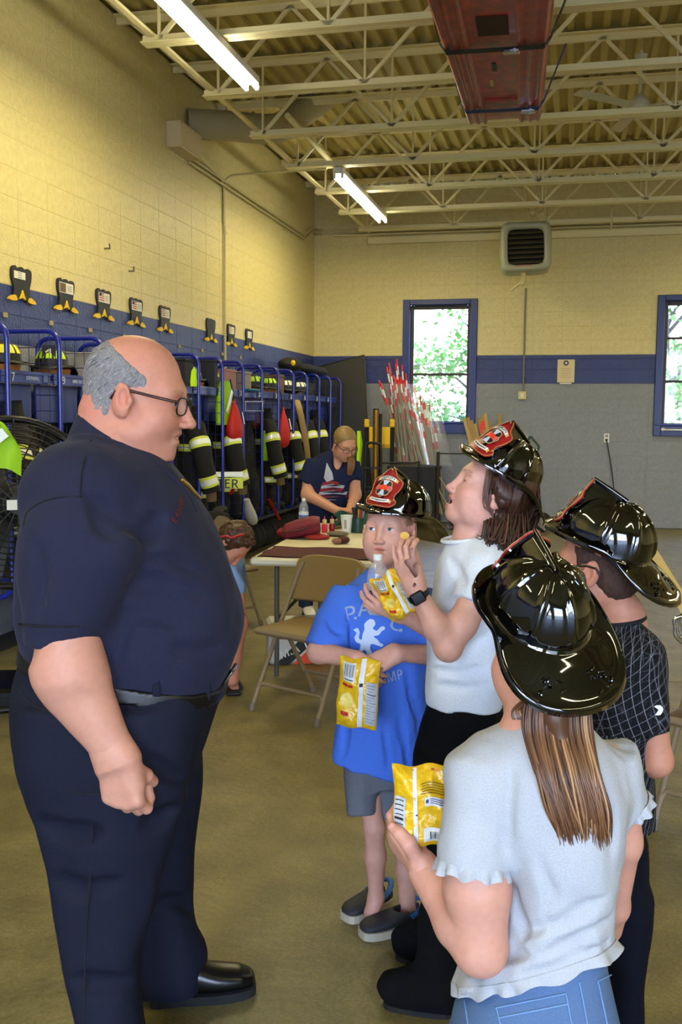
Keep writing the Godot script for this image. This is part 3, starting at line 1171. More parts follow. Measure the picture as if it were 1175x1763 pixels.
func unit_heater() -> void:
	var z:=-12.95
	var lo:=on_z(861,469,z)
	var hi:=on_z(952,379,z)
	var c:=(lo+hi)*0.5
	var w:=hi.x - lo.x
	var h:=hi.y - lo.y
	var t:=thing("unit_heater","grey louvred unit heater hanging before the back wall","heater",Vector3(c.x,lo.y,z))
	var tilt:=Basis.from_euler(Vector3(0.0,0.10,0.03))
	var body:=mat("heater_grey",Color(0.62,0.62,0.52),0.38)
	var O:=t.position
	var at:=Vector3(c.x,c.y,z)
	# rounded rectangular frame swept about the louvre opening
	var mb:=mb_at(O)
	var ow:=w*0.5
	var oh:=h*0.5
	var rr:=0.11
	var P:=[]
	for s in [[0.0,-0.35],[0.0,-0.02],[0.02,0.02],[0.05,0.035],[0.085,0.02],[0.095,-0.03]]:
		var row:=[]
		for k in 40:
			var a:=TAU*k/40.0
			var q:=Vector2(cos(a),sin(a))
			var e:=pow(pow(absf(q.x),7.0)+pow(absf(q.y),7.0),-1.0/7.0)
			row.append(at+tilt*Vector3(q.x*e*(ow - s[0]),q.y*e*(oh - s[0]),s[1]))
		P.append(row)
	mb.grid(P,true)
	mb.box(at+tilt*Vector3(0,0,-0.30),Vector3(w*0.9,h*0.9,0.06),tilt,0.02)
	part(t,"casing",mb,body)
	mb=mb_at(O)
	mb.box(at+tilt*Vector3(0,0,-0.10),Vector3(w - 0.17,h - 0.17,0.02),tilt)
	part(t,"inner_plate",mb,M.black_matte)
	for i in 7:
		mb=mb_at(O)
		var y:=lerpf(-h*0.5+0.13,h*0.5 - 0.13,i/6.0)
		mb.box(at+tilt*Vector3(0,y,-0.035),Vector3(w - 0.20,0.008,0.075),tilt*Basis(Vector3.RIGHT,0.55))
		part(t,"louvre",mb,mat("louvre_brown",Color(0.30,0.27,0.20),0.45))
	var tm:=TextMesh.new()
	tm.text="MODINE"
	tm.font_size=16
	tm.pixel_size=0.0032
	tm.depth=0.002
	mb=mb_at(O)
	mb.add(tm,Transform3D(tilt,at+tilt*Vector3(-0.03,-h*0.5+0.062,0.028)))
	part(t,"lettering",mb,mat("letter_red",Color(0.75,0.20,0.14),0.6),"red maker lettering")
	for s in [-0.24,0.2]:
		mb=mb_at(O)
		mb.cyl(at+Vector3(s,h*0.48,-0.2),Vector3(at.x+s,4.12,z - 0.2),0.009,6)
		part(t,"hanger_rod",mb,M.conduit)
	mb=mb_at(O)
	mb.tube(spline([Vector3(at.x - 0.03,lo.y+0.02,z - 0.05),Vector3(at.x - 0.02,lo.y - 0.10,z - 0.12)],2),0.03,8)
	mb.box(Vector3(at.x - 0.04,lo.y - 0.10,z - 0.15),Vector3(0.05,0.10,0.05),Basis(),0.01)
	mb.bar(Vector3(at.x - 0.04,lo.y - 0.10,z - 0.15),Vector3(at.x - 0.2,lo.y - 0.2,z - 0.25),0.02,0.02)
	part(t,"drain_fitting",mb,M.conduit)
	# gas pipe and valve above
	mb=mb_at(O)
	var g:=Vector3(at.x+0.05,4.05,z - 0.3)
	mb.tube(spline([at+Vector3(0.05,h*0.45,-0.25),g+Vector3(-0.06,0.18,0),g+Vector3(-0.1,0.45,0)],4),0.018,8)
	mb.lathe([Vector2(0.03,-0.03),Vector2(0.045,0),Vector2(0.03,0.03)],g+Vector3(0.0,0.1,0.05),Vector3.RIGHT,10)
	mb.lathe([Vector2(0.03,-0.03),Vector2(0.045,0),Vector2(0.03,0.03)],g+Vector3(0.13,0.08,0.05),Vector3.RIGHT,10)
	part(t,"gas_pipe",mb,M.conduit)
	# the loop of conduit that drops from the joist to the right of the heater
	var pq:=structure("trim_2")
	mb=MB.new()
	var z2:=-13.4
	mb.tube(spline([on_z(640,368,z2),on_z(900,356,z2),on_z(1030,352,z2),on_z(1047,354,z2),on_z(1053,362,z2),on_z(1053,395,z2)],5),0.014,8)
	part(pq,"conduit",mb,M.conduit)
func ceiling_fan() -> void:
	var c:=on_y(1102,178,4.3)
	var t:=thing("ceiling_fan","white three blade ceiling fan between the joists right of the sled","fan",c+Vector3(0,0.45,0))
	var wht:=mat("fan_white",Color(0.80,0.78,0.68),0.5)
	var mb:=mb_at(t.position)
	mb.cyl(c,c+Vector3(0,0.45,0),0.014,8)
	part(t,"down_rod",mb,wht)
	mb=mb_at(t.position)
	mb.lathe([Vector2(0.01,0.42),Vector2(0.06,0.41),Vector2(0.03,0.35)],c,Vector3.UP,14)
	part(t,"canopy",mb,wht)
	mb=mb_at(t.position)
	mb.lathe([Vector2(0.02,-0.06),Vector2(0.08,-0.055),Vector2(0.10,-0.01),Vector2(0.06,0.05),Vector2(0.02,0.08)],c,Vector3.UP,16)
	part(t,"motor",mb,wht)
	for k in 3:
		mb=mb_at(t.position)
		var a:=0.28+TAU*k/3.0
		var d:=Vector3(cos(a),0,sin(a))
		mb.box(c+d*0.42 - Vector3(0,0.03,0),Vector3(0.66,0.006,0.11),Basis(d,Vector3.UP,d.cross(Vector3.UP))*Basis(Vector3.RIGHT,0.15),0.002)
		part(t,"blade",mb,wht)
# ---------------------------------------------------------------- things fixed to the walls
func text_part(parent: Node3D,called: String,txt: String,at: Vector3,b: Basis,h: float,m: Material,width:=0.0) -> void:
	var tm:=TextMesh.new()
	tm.text=txt
	tm.font_size=32
	tm.pixel_size=h/23.0
	tm.depth=0.0012
	if width>0.0:
		var w:=tm.get_aabb().size.x
		b=Basis(b.x*(width/w),b.y,b.z)
	var mb:=mb_at(parent.position)
	mb.add(tm,Transform3D(b,at))
	part(parent,called,mb,m)
func smooth_outline(pts: Array,n:=4) -> PackedVector2Array:
	var r:=PackedVector2Array()
	var m:=pts.size()
	for i in m:
		for k in n: r.append((pts[i] as Vector2).cubic_interpolate(pts[(i+1) % m],pts[(i+m - 1) % m],pts[(i+2) % m],float(k)/n))
	return r
func build_wall_fittings() -> void:
	var X:=LEFT
	# round duct, electrical box, conduits
	var d:=structure("trim_3")
	var mb:=MB.new()
	var r:=0.125
	var A:=on_x(322,213,LEFT - 0.02)
	var B:=on_y(470,222,A.y+0.03)
	var C:=on_y(505,205,A.y+0.20)
	r=0.145
	mb.tube(spline([A,A.lerp(B,0.5),B,C,C+Vector3(0.25,0.30,-0.3)],6),r,20)
	for f in [0.25,0.75]: mb.tube([A.lerp(B,f),A.lerp(B,f+0.02)],r+0.006,20)
	part(d,"duct",mb,M.duct)
	mb=MB.new()
	mb.bar(A.lerp(B,0.45)+Vector3(0,r,0),A.lerp(B,0.45)+Vector3(0,0.5,0),0.03,0.006)
	part(d,"duct_hanger",mb,M.conduit)
	var bx:=thing("electrical_box","long beige electrical box on the left wall under the duct","box",Vector3(X,4.02,-8.9))
	mb=mb_at(bx.position)
	mb.box(Vector3(X+0.075,4.14,-9.15),Vector3(0.15,0.24,0.55),Basis(),0.008)
	part(bx,"cover",mb,mat("box_beige",Color(0.80,0.72,0.56),0.5))
	mb=mb_at(bx.position)
	mb.box(Vector3(X+0.152,4.14,-9.15),Vector3(0.01,0.20,0.50),Basis(),0.003)
	part(bx,"lid",mb,mat("box_beige",Color(0.8,0.72,0.56)))
	var cd:=structure("trim_4")
	for i in 2:
		mb=MB.new()
		var y:=4.05 - i*0.05
		mb.tube(spline([Vector3(X+0.03,y,-9.4),Vector3(X+0.03,y,-13.2),Vector3(X+0.03,y,-13.65),Vector3(X+0.05,y+0.16,-14.0),Vector3(X+0.12,y+0.17,BACK+0.04),Vector3(X+0.6,y+0.17,BACK+0.03),Vector3(3.0,y+0.17,BACK+0.03)],4),0.013,8)
		part(cd,"conduit",mb,M.conduit)
	mb=MB.new()
	var zc:=-10.42
	mb.tube(spline([Vector3(X+0.02,1.9,zc),Vector3(X+0.02,3.6,zc),Vector3(X+0.02,3.98,zc),Vector3(X+0.06,4.10,zc - 0.02),Vector3(X+0.25,4.13,zc - 0.04),Vector3(-2.6,4.09,-10.25)],5),0.013,8)
	part(cd,"conduit",mb,M.conduit)
	mb=MB.new()
	mb.tube(spline([Vector3(X+0.02,3.5,zc - 0.05),Vector3(X+0.02,3.62,zc+0.02),Vector3(X+0.02,3.95,zc+0.03),Vector3(X+0.02,4.05,zc+0.14),Vector3(X+0.02,4.12,zc+0.8)],5),0.010,8)
	part(cd,"conduit",mb,M.conduit)
	# cable down the back wall from the heater to a small box
	mb=MB.new()
	var jb:=on_z(900,681,BACK)
	mb.tube([Vector3(jb.x+0.01,3.33,BACK+0.02),Vector3(jb.x+0.01,jb.y+0.05,BACK+0.02)],0.012,8)
	part(cd,"conduit",mb,mat("conduit_grey",Color(0.5,0.47,0.38),0.5))
	var th:=thing("switch_box","small cream switch box on the grey back wall below the heater conduit","switch",Vector3(jb.x,jb.y,BACK))
	mb=mb_at(th.position)
	mb.box(Vector3(jb.x,jb.y,BACK+0.03),Vector3(0.115,0.115,0.06),Basis(),0.008)
	part(th,"housing",mb,mat("cream",Color(0.82,0.76,0.55),0.5))
	mb=mb_at(th.position)
	mb.box(Vector3(jb.x,jb.y,BACK+0.064),Vector3(0.05,0.06,0.01),Basis(),0.003)
	part(th,"toggle_plate",mb,M.paper)
	var oc:=on_z(1045,754,BACK)
	var ol:=thing("wall_outlet","white double wall socket with a grey cord plugged into the back wall","outlet",Vector3(oc.x,oc.y,BACK))
	mb=mb_at(ol.position)
	mb.box(Vector3(oc.x,oc.y,BACK+0.006),Vector3(0.075,0.125,0.012),Basis(),0.004)
	part(ol,"cover_plate",mb,M.white)
	for s in [-1.0,1.0]:
		mb=mb_at(ol.position)
		mb.lathe([Vector2(0.019,0.0),Vector2(0.019,0.005),Vector2(0.01,0.006)],Vector3(oc.x,oc.y+s*0.028,BACK+0.011),Vector3(0,0,1),14)
		part(ol,"socket",mb,mat("socket_dark",Color(0.25,0.24,0.22),0.6) if s<0 else mat("socket_mid",Color(0.55,0.53,0.5),0.6))
	mb=MB.new()
	mb.tube(spline([Vector3(oc.x,oc.y - 0.03,BACK+0.05),Vector3(oc.x+0.02,oc.y - 0.12,BACK+0.03),on_z(1054,810,BACK+0.02),on_z(1060,862,BACK+0.03),on_z(1066,895,BACK+0.06),on_z(1080,908,BACK+0.10),on_z(1180,911,BACK+0.06)],5),0.009,8)
	single("power_cord","thin grey power cord hanging from the wall socket to the floor","cord",mb,mat("cord_grey",Color(0.20,0.22,0.21),0.6),Vector3.ZERO)
	# notice on the back wall
	var nt:=on_z(975,640,BACK)
	var nn:=thing("wall_notice","cream paper notice with round dark seal taped to the blue band","notice",Vector3(nt.x,nt.y,BACK))
	mb=mb_at(nn.position)
	mb.box(nt+Vector3(0,0.01,0.016),Vector3(0.235,0.32,0.004),Basis(),0.001)
	part(nn,"sheet",mb,mat("notice_paper",Color(0.84,0.78,0.62),0.8))
	mb=mb_at(nn.position)
	mb.lathe([Vector2(0.036,0),Vector2(0.036,0.002)],nt+Vector3(0,0.12,0.018),Vector3(0,0,1),20)
	part(nn,"seal",mb,mat("seal_navy",Color(0.08,0.12,0.28),0.6))
	mb=mb_at(nn.position)
	mb.lathe([Vector2(0.018,0),Vector2(0.018,0.002)],nt+Vector3(0,0.12,0.0205),Vector3(0,0,1),12)
	part(nn,"seal_centre",mb,M.paper)
	for i in 5:
		mb=mb_at(nn.position)
		mb.box(nt+Vector3(0.0,0.04 - i*0.03,0.0185),Vector3(0.15 - 0.02*(i % 2),0.005,0.0006))
		part(nn,"text_line",mb,mat("ink_tan",Color(0.66,0.52,0.36),0.8))
	mb=mb_at(nn.position)
	mb.box(nt+Vector3(0,-0.165,0.018),Vector3(0.16,0.02,0.03),Basis(),0.004)
	part(nn,"clip_ledge",mb,M.paper)
	# bunker-pants name plaques along the left wall
	var zs:=[-6.30,-6.92,-7.54,-8.16,-8.79,-10.0,-10.64,-11.27]
	var what:=["with a plain white name card","with a portrait card","with flag card beside the portrait one","with flag card under the wall hook","with a small red card","without any card, beside the wall conduit","with a pale card just past the conduit","nearest the back wall corner"]
	var gr:="boot shaped name plaques"
	for i in 8: plaque(Vector3(X,2.42,zs[i]),"black boot shaped wall plaque with yellow toes %s" % what[i],i,gr)
	# little hooks and studs on the wall
	for q in [[222,467],[180,428]]:
		var h:=on_x(q[0],q[1],X)
		mb=mb_at(h)
		mb.cyl(h,h+Vector3(0.05,0,0),0.008,6)
		mb.cyl(h+Vector3(0.05,0,0),h+Vector3(0.055,0.035,0.02),0.006,6)
		single("wall_hook","small metal hook stub in the yellow wall above the plaques","hook",mb,M.steel,h,"wall hooks")
	for i in 9:
		var h:=Vector3(X,2.19,-6.1 - i*0.61)
		mb=mb_at(h)
		mb.box(h+Vector3(0.006,0.0,0),Vector3(0.012,0.035,0.05),Basis(),0.003)
		single("name_tab","small beige tab on the blue wall band above the racks","tab",mb,mat("tab_beige",Color(0.62,0.56,0.42),0.7),h,"tabs above the racks")
func plaque(at: Vector3,label: String,i: int,gr: String) -> void:
	var t:=thing("boot_plaque",label,"plaque",at,gr)
	var b:=Basis(Vector3(0,0,-1),Vector3.UP,Vector3(1,0,0))
	var o:=at
	var kx:=1.6
	var ky:=0.78
	b=Basis(b.x*kx,b.y*ky,b.z)
	var body:=smooth_outline([Vector2(-0.075,0.13),Vector2(-0.05,0.155),Vector2(-0.03,0.135),Vector2(0.0,0.155),Vector2(0.03,0.135),Vector2(0.05,0.15),Vector2(0.08,0.13),Vector2(0.078,0.05),Vector2(0.062,-0.04),Vector2(0.07,-0.10),Vector2(0.088,-0.14),Vector2(0.05,-0.150),Vector2(0.012,-0.10),Vector2(0.0,-0.06),Vector2(-0.012,-0.10),Vector2(-0.05,-0.150),Vector2(-0.088,-0.14),Vector2(-0.07,-0.10),Vector2(-0.062,-0.04),Vector2(-0.078,0.05)],4)
	var mb:=mb_at(at)
	mb.prism(body,o+Vector3(0.002,0,0),b,0.016)
	part(t,"board",mb,mat("plaque_black",Color(0.075,0.07,0.06),0.55))
	for s in [-1.0,1.0]:
		mb=mb_at(at)
		var toe:=smooth_outline([Vector2(s*0.062,-0.105),Vector2(s*0.098,-0.13),Vector2(s*0.105,-0.155),Vector2(s*0.06,-0.155),Vector2(s*0.045,-0.14)],4)
		mb.prism(toe,o+Vector3(0.004,0,0),b,0.022)
		part(t,"toe",mb,M.yellow)
	mb=mb_at(at)
	mb.prism(smooth_outline([Vector2(0.0,-0.05),Vector2(0.012,-0.09),Vector2(0.026,-0.135),Vector2(0.0,-0.118),Vector2(-0.026,-0.135),Vector2(-0.012,-0.09)],3),o+Vector3(0.004,0,0),b,0.020)
	part(t,"stripe",mb,M.yellow)
	if i==5: return
	var cw: float=[0.09,0.13,0.12,0.125,0.115,0,0.10,0.09][i]
	var cy:=0.065 if i>0 else 0.075
	mb=mb_at(at)
	mb.box(o+Vector3(0.020,cy*ky,0.0 if i>0 else 0.03),Vector3(0.003,(0.10 if i>0 else 0.065)*ky,cw*kx),Basis(),0.001)
	part(t,"name_card",mb,M.paper)
	if i in [2, 3, 4, 6]:      # red stripes and blue corner of a small flag
		for k in 4:
			mb=mb_at(at)
			mb.box(o+Vector3(0.0222,(cy+0.038 - k*0.022)*ky,cw*0.25*kx),Vector3(0.0008,0.010*ky,cw*0.44*kx))
			part(t,"flag_stripe",mb,mat("flag_red",Color(0.65,0.15,0.14),0.8))
	if i in [2,3]:
		mb=mb_at(at)
		mb.box(o+Vector3(0.0226,(cy+0.028)*ky,cw*0.36*kx),Vector3(0.0008,0.034*ky,cw*0.2*kx))
		part(t,"flag_corner",mb,mat("flag_blue",Color(0.14,0.18,0.36),0.8))
	if i==1:
		mb=mb_at(at)
		mb.box(o+Vector3(0.0222,cy*ky,cw*0.27*kx),Vector3(0.0008,0.085*ky,cw*0.42*kx))
		part(t,"portrait",mb,mat("portrait_tan",Color(0.42,0.34,0.26),0.8))
	for k in 3:
		mb=mb_at(at)
		mb.box(o+Vector3(0.0222,(cy+0.02 - k*0.02)*ky,-cw*0.22*kx if i>0 else 0.03),Vector3(0.0008,0.005,cw*0.32*kx))
		part(t,"text_line",mb,mat("ink_grey",Color(0.5,0.5,0.5),0.8))
# ---------------------------------------------------------------- gear racks on the left wall and what hangs in them
const RF:=-3.25
func rz(k: float) -> float: return -5.22 - 0.606*k
func rounded_loop(x0: float,x1: float,y0: float,y1: float,z: float,r: float) -> Array:
	var pts:=[]
	for q in [[x1 - r,y1 - r,0.0],[x0+r,y1 - r,90.0],[x0+r,y0+r,180.0],[x1 - r,y0+r,270.0]]:
		for k in 6:
			var a:=deg_to_rad(q[2]+18.0*k)
			pts.append(Vector3(q[0]+cos(a)*r,q[1]+sin(a)*r,z))
	pts.append(pts[0])
	return pts
func build_racks() -> void:
	# shared meshes about the divider's own z = 0
	var mb:=MB.new()
	var loop:=rounded_loop(LEFT+0.05,RF,0.42,2.055,0,0.09)
	mb.tube(loop,0.0165,10,false,1.0,Vector3(0,0,1))
	var frame_mesh:=mb.mesh()
	mb=MB.new()
	for i in 6: mb.cyl(Vector3(lerpf(LEFT+0.07,RF - 0.02,(i+0.7)/6.4),0.44,0),Vector3(lerpf(LEFT+0.07,RF - 0.02,(i+0.7)/6.4),2.04,0),0.0028,4)
	var v_mesh:=mb.mesh()
	mb=MB.new()
	for i in 15: mb.cyl(Vector3(LEFT+0.06,0.52+i*0.102,0.004),Vector3(RF - 0.01,0.52+i*0.102,0.004),0.0028,4)
	var h_mesh:=mb.mesh()
	mb=MB.new()
	mb.box(Vector3((LEFT+RF)*0.5,1.765,-0.303),Vector3(RF - LEFT - 0.10,0.012,0.57),Basis(),0.003)
	mb.box(Vector3(RF - 0.06,1.745,-0.303),Vector3(0.012,0.075,0.57),Basis(),0.003)
	var shelf_mesh:=mb.mesh()
	mb=MB.new()
	mb.box(Vector3(RF - 0.20,1.585,-0.303),Vector3(0.02,0.25,0.55),Basis(),0.004)
	var panel_mesh:=mb.mesh()
	mb=MB.new()
	mb.box(Vector3(LEFT+0.03,1.2,-0.303),Vector3(0.02,0.05,0.58),Basis(),0.004)
	var rail_mesh:=mb.mesh()
	var g:="blue gear racks"
	for k in 15:
		var where:="behind the firefighter"
		if k>=5 and k<=11: where=["holding the coat with lettered tail","holding the red bag and lime vest","with the chrome towel rail","holding the gridded lime vest","with red bag left of the hose","with the tan hose","behind the woman's head"][k - 5]
		elif k<2: where="behind the black drum fan"
		elif k>11: where="at the back wall end of the row"
		var t:=thing("gear_rack","blue tube and wire gear rack bay %s" % where,"rack",Vector3(0,0,rz(k)),g)
		part_mesh(t,"divider_frame",frame_mesh,M.rack_blue)
		part_mesh(t,"upright_wires",v_mesh,M.wire_blue)
		part_mesh(t,"cross_wires",h_mesh,M.wire_blue)
		if k<14:
			part_mesh(t,"shelf",shelf_mesh,M.shelf_blue)
			part_mesh(t,"shelf_panel",panel_mesh,M.shelf_blue)
			part_mesh(t,"wall_rail",rail_mesh,M.shelf_blue)
			mb=MB.new()
			mb.box(Vector3(RF - 0.052,1.745,-0.52 if k<2 else -0.1),Vector3(0.004,0.05,0.05),Basis(),0.001)
			part(t,"number_tag",mb,M.paper if k>2 else mat("tag_steel",Color(0.35,0.40,0.55),0.5))
			if k<2:
				var txt: String=["17","19"][k]
				var tm:=TextMesh.new()
				tm.text=txt
				tm.font_size=32
				tm.pixel_size=0.05/23.0
				tm.depth=0.001
				mb=MB.new()
				mb.add(tm,Transform3D(Basis(Vector3(0,0,-1),Vector3.UP,Vector3(1,0,0)),Vector3(RF - 0.049,1.745,-0.12)))
				tm.text=["STEPHEN J","MIKE SUTTON"][k]
				tm.pixel_size=0.022/23.0
				mb.add(tm,Transform3D(Basis(Vector3(0,0,-1),Vector3.UP,Vector3(1,0,0)),Vector3(RF - 0.049,1.742,-0.36)))
				part(t,"lettering",mb,mat("letter_pale",Color(0.72,0.76,0.85),0.6))
	# helmets on the shelves
	var hm:=[[0.42,"yellow",0.0,"with a pink and lime trim over a tan liner"],[1.45,"lime",1.2,"with a curled tan liner showing the number 1"],[5.55,"lime",1.3,"numbered 2, standing on edge beside a dark crate"],[6.35,"lime",1.3,"numbered 2, beside a pink box"],[8.45,"lime",0.2,"with rusty lime trim by the red bag"],[9.35,"lime",0.4,"with goggles and lime trim"],[10.5,"white",0.6,"with white visor turned to the aisle"],[11.5,"white",0.3,"with pale visor by the back wall"]]
	for h in hm:
		var at:=Vector3(RF - 0.21,1.83,rz(h[0]) - 0.0)
		var o:=gear_helmet(at,h[2],h[1],"worn black firefighter helmet %s" % h[3])
	# crates, boxes and cloths on the shelves
	var bxs:=[[4.85,Vector3(0.30,0.24,0.20),Color(0.10,0.10,0.13),"dark storage crate on the rack shelf beside the firefighter's forehead"],[5.95,Vector3(0.3,0.27,0.10),Color(0.10,0.11,0.17),"narrow dark crate on the rack shelf between two helmets"],[6.75,Vector3(0.26,0.20,0.28),Color(0.62,0.45,0.42),"pinkish cardboard box on the rack shelf"],[7.55,Vector3(0.26,0.20,0.26),Color(0.55,0.50,0.47),"grey box with black cable on the rack shelf"],[2.55,Vector3(0.25,0.20,0.24),Color(0.62,0.60,0.57),"pale box on the rack shelf behind the firefighter's head"],[9.75,Vector3(0.2,0.22,0.2),Color(0.42,0.30,0.24),"brown box on the rack shelf by the goggles"]]
	for q in bxs:
		var c:=Vector3(RF - 0.20,1.771,rz(q[0]))
		var t:=thing("storage_box",q[3],"box",c,"boxes on the rack shelves")
		mb=mb_at(c)
		mb.box(c+Vector3(0,q[1].y*0.5,0),q[1],Basis(),0.006)
		part(t,"carton",mb,mat("carton_%s" % q[2].to_html(false),q[2],0.75))
		mb=mb_at(c)
		mb.box(c+Vector3(0,q[1].y - 0.012,0),Vector3(q[1].x+0.012,0.024,q[1].z+0.012),Basis(),0.004)
		part(t,"lid",mb,mat("carton_%s" % q[2].to_html(false),q[2],0.75))
	var c2:=Vector3(RF - 0.18,1.771,rz(7.6))
	mb=mb_at(c2)
	mb.box(c2+Vector3(0.14,0.012,0),Vector3(0.10,0.024,0.36),Basis(),0.008)
	single("folded_cloth","folded turquoise cloth under the grey box on the shelf","cloth",mb,mat("turquoise",Color(0.08,0.42,0.55),0.8),c2)
	# lime helmet cover on the shelf by the firefighter's forehead
	var lc:=on_x(322,652,RF - 0.12)
	lc.y=1.771
	mb=mb_at(lc)
	mb.lathe([Vector2(0.115,0.0),Vector2(0.118,0.05),Vector2(0.10,0.13),Vector2(0.06,0.18),Vector2(0.01,0.195)],lc,Vector3.UP,18)
	single("lime_cover","lime helmet cover on the rack beside the firefighter's forehead","cover",mb,M.lime,lc)
	# dark overalls hanging deep in every bay, dark kit bags on the floor below
	for k in 14:
		var c:=Vector3(LEFT+0.24,0.55,rz(k+0.5))
		var t:=thing("hanging_overalls","dark overalls hanging against the wall deep in the gear rack","overalls",c,"dark overalls in the racks")
		mb=mb_at(c)
		var P:=[]
		for q in [[1.52,0.05,0.05],[1.46,0.20,0.08],[1.30,0.25,0.11],[1.0,0.26,0.12],[0.75,0.27,0.13],[0.55,0.26,0.13]]:
			var row:=[]
			for j in 24:
				var a:=TAU*j/24.0
				row.append(Vector3(c.x+cos(a)*q[2]*(1.0+0.12*sin(a*5.0+k)),q[0],c.z+sin(a)*q[1]*(1.0+0.04*sin(a*9.0))))
			P.append(row)
		mb.grid(P,true,Vector3.ZERO,true,true)
		part(t,"overalls_body",mb,mat("overalls_dark",Color(0.055,0.055,0.065),0.9) if k % 3 else mat("overalls_brown",Color(0.11,0.095,0.08),0.9))
		mb=mb_at(c)
		mb.tube([Vector3(c.x,1.50,c.z),Vector3(c.x,1.56,c.z),Vector3(c.x+0.02,1.585,c.z)],0.006,6)
		part(t,"hanger_loop",mb,M.steel)
		if k<1: continue
		var g2:=Vector3(RF - 0.26,0.0,rz(k+0.5))
		t=thing("duffel_bag","black duffel bag on the floor under the gear rack","bag",g2,"duffel bags under the racks")
		mb=mb_at(g2)
		mb.tube([g2+Vector3(0,0.15,-0.28),g2+Vector3(0,0.165,-0.2),g2+Vector3(0,0.17,0.0),g2+Vector3(0,0.165,0.2),g2+Vector3(0,0.15,0.28)],[0.10,0.155,0.165,0.155,0.10],16)
		part(t,"bag_body",mb,M.black_matte)
		mb=mb_at(g2)
		for z in [-0.1,0.1]: mb.tube(spline([g2+Vector3(0.15,0.08,z),g2+Vector3(0.175,0.17,z),g2+Vector3(0.12,0.30,z)],4),0.012,6,true,0.4)
		part(t,"straps",mb,mat("strap_dark_red",Color(0.25,0.05,0.05),0.8) if k % 4==1 else M.black)
	# coats: [bay, yaw, tail text]
	var coats:=[[5.35,0.5,"TER","black turnout coat with lime stripes, lettered tail and cuff beside the firefighter"],[6.75,0.5,"","black turnout coat with striped sleeve hanging right of the red bag"],[9.1,0.35,"","turnout coat with two bright chest bands beside the tan hose"],[10.45,0.4,"","turnout coat with raised striped sleeve near the woman's head"],[11.6,0.5,"","turnout coat with wide bright band behind the woman's head"],[0.5,0.4,"","dark turnout coat deep in the rack behind the drum fan"],[2.5,0.4,"","dark turnout coat in the rack behind the firefighter's back"],[3.6,0.4,"","turnout coat in the rack hidden behind the firefighter"],[12.6,0.4,"","turnout coat in the last rack bays by the corner"]]
	for q in coats: turnout_coat(Vector3(RF - 0.17,0,rz(q[0])),q[1],q[2],q[3])
	# dark trousers and boots under the coats
	for k in [1,2,4,5,6,7,8,9,10,11]:
		var b:=Vector3(RF - 0.22,0.42,rz(k+0.5))
		var t:=thing("folded_bunker_pants","dark bunker pants bunched over boots at the bottom of the gear rack","pants",b,"bunker pants in the racks")
		mb=mb_at(b)
		for s in [-1.0,1.0]:
			mb.tube([b+Vector3(0,0.05,s*0.10),b+Vector3(0.02,0.22,s*0.11),b+Vector3(0.0,0.42,s*0.10),b+Vector3(0,0.52,s*0.08)],[0.10,0.12,0.11,0.07],12)
		part(t,"trousers",mb,mat("bunker_dark",Color(0.045,0.045,0.05),0.9))
		mb=mb_at(b)
		for s in [-1.0,1.0]:
			mb.tube([b+Vector3(-0.05,0.045,s*0.10),b+Vector3(0.10,0.05,s*0.10),b+Vector3(0.17,0.04,s*0.10)],[0.05,0.055,0.04],10)
		part(t,"boots",mb,M.rubber)
		mb=mb_at(b)
		mb.box(b+Vector3(0,-0.012,0),Vector3(0.42,0.024,0.58),Basis(),0.004)
		part(t,"boot_tray",mb,mat("tray_dark",Color(0.06,0.06,0.08),0.7))
	# bags
	drawstring_bag(on_x(404,726,RF+0.02),0.30,0.42,"red","bright red teardrop drawstring bag hanging from the rack beside the lime vest")
	drawstring_bag(on_x(488,736,RF+0.02),0.28,0.46,"red","red drawstring bag hanging left of the tan hose")
	drawstring_bag(on_x(437,716,RF - 0.25),0.30,0.30,"dark_red","dark red bag deep in the rack below the towel rail")
	lime_vest(on_x(386,694,RF - 0.06),0.42,0.36,"lime safety vest with a white slanted stripe behind the red bag")
	lime_vest(on_x(464,760,RF - 0.10),0.42,0.42,"lime safety vest seen through the wire grid beside the second red bag")
	# towel rail
	var tr:=thing("towel_rail","short double chrome rail fixed across a rack bay","rail",on_x(436,692,RF+0.02))
	for py in [691.5,707.5]:
		mb=mb_at(tr.position)
		mb.cyl(on_x(421,py,RF+0.02),on_x(454,py,RF+0.02),0.006,6)
		part(tr,"rail",mb,M.steel)
	mb=mb_at(tr.position)
	mb.cyl(on_x(423,691,RF+0.02),on_x(423,708,RF+0.02),0.006,6)
	mb.cyl(on_x(452,691,RF+0.02),on_x(452,708,RF+0.02),0.006,6)
	part(tr,"end_bracket",mb,M.steel)
	# tan hose hanging out of the rack
	mb=MB.new()
	var hp:=[on_x(511,690,RF - 0.02),on_x(516,706,RF+0.03),on_x(522,735,RF+0.05),on_x(528,768,RF+0.06),on_x(531,800,RF+0.03)]
	mb.tube(spline(hp,4),0.045,10,true,0.4)
	single("fire_hose","flat tan canvas hose length hanging out of the rack","hose",mb,mat("hose_tan",Color(0.62,0.52,0.33),0.85),Vector3.ZERO)
	# boots, trainers and red straps low in the racks
	var sh:=on_x(430,885,RF+0.04)
	mb=mb_at(sh)
	mb.tube(spline([sh+Vector3(0,0.16,0.10),sh+Vector3(0.01,0.04,0.05),sh+Vector3(0.02,-0.06,-0.03),sh+Vector3(0.02,-0.08,-0.10)],4),[0.03,0.035,0.04,0.05,0.055,0.06,0.06,0.06,0.055,0.05,0.045,0.04,0.02],10)
	single("trainer_shoe","white trainer hanging by its heel under the striped coat","shoe",mb,mat("trainer_white",Color(0.70,0.70,0.70),0.6),sh)
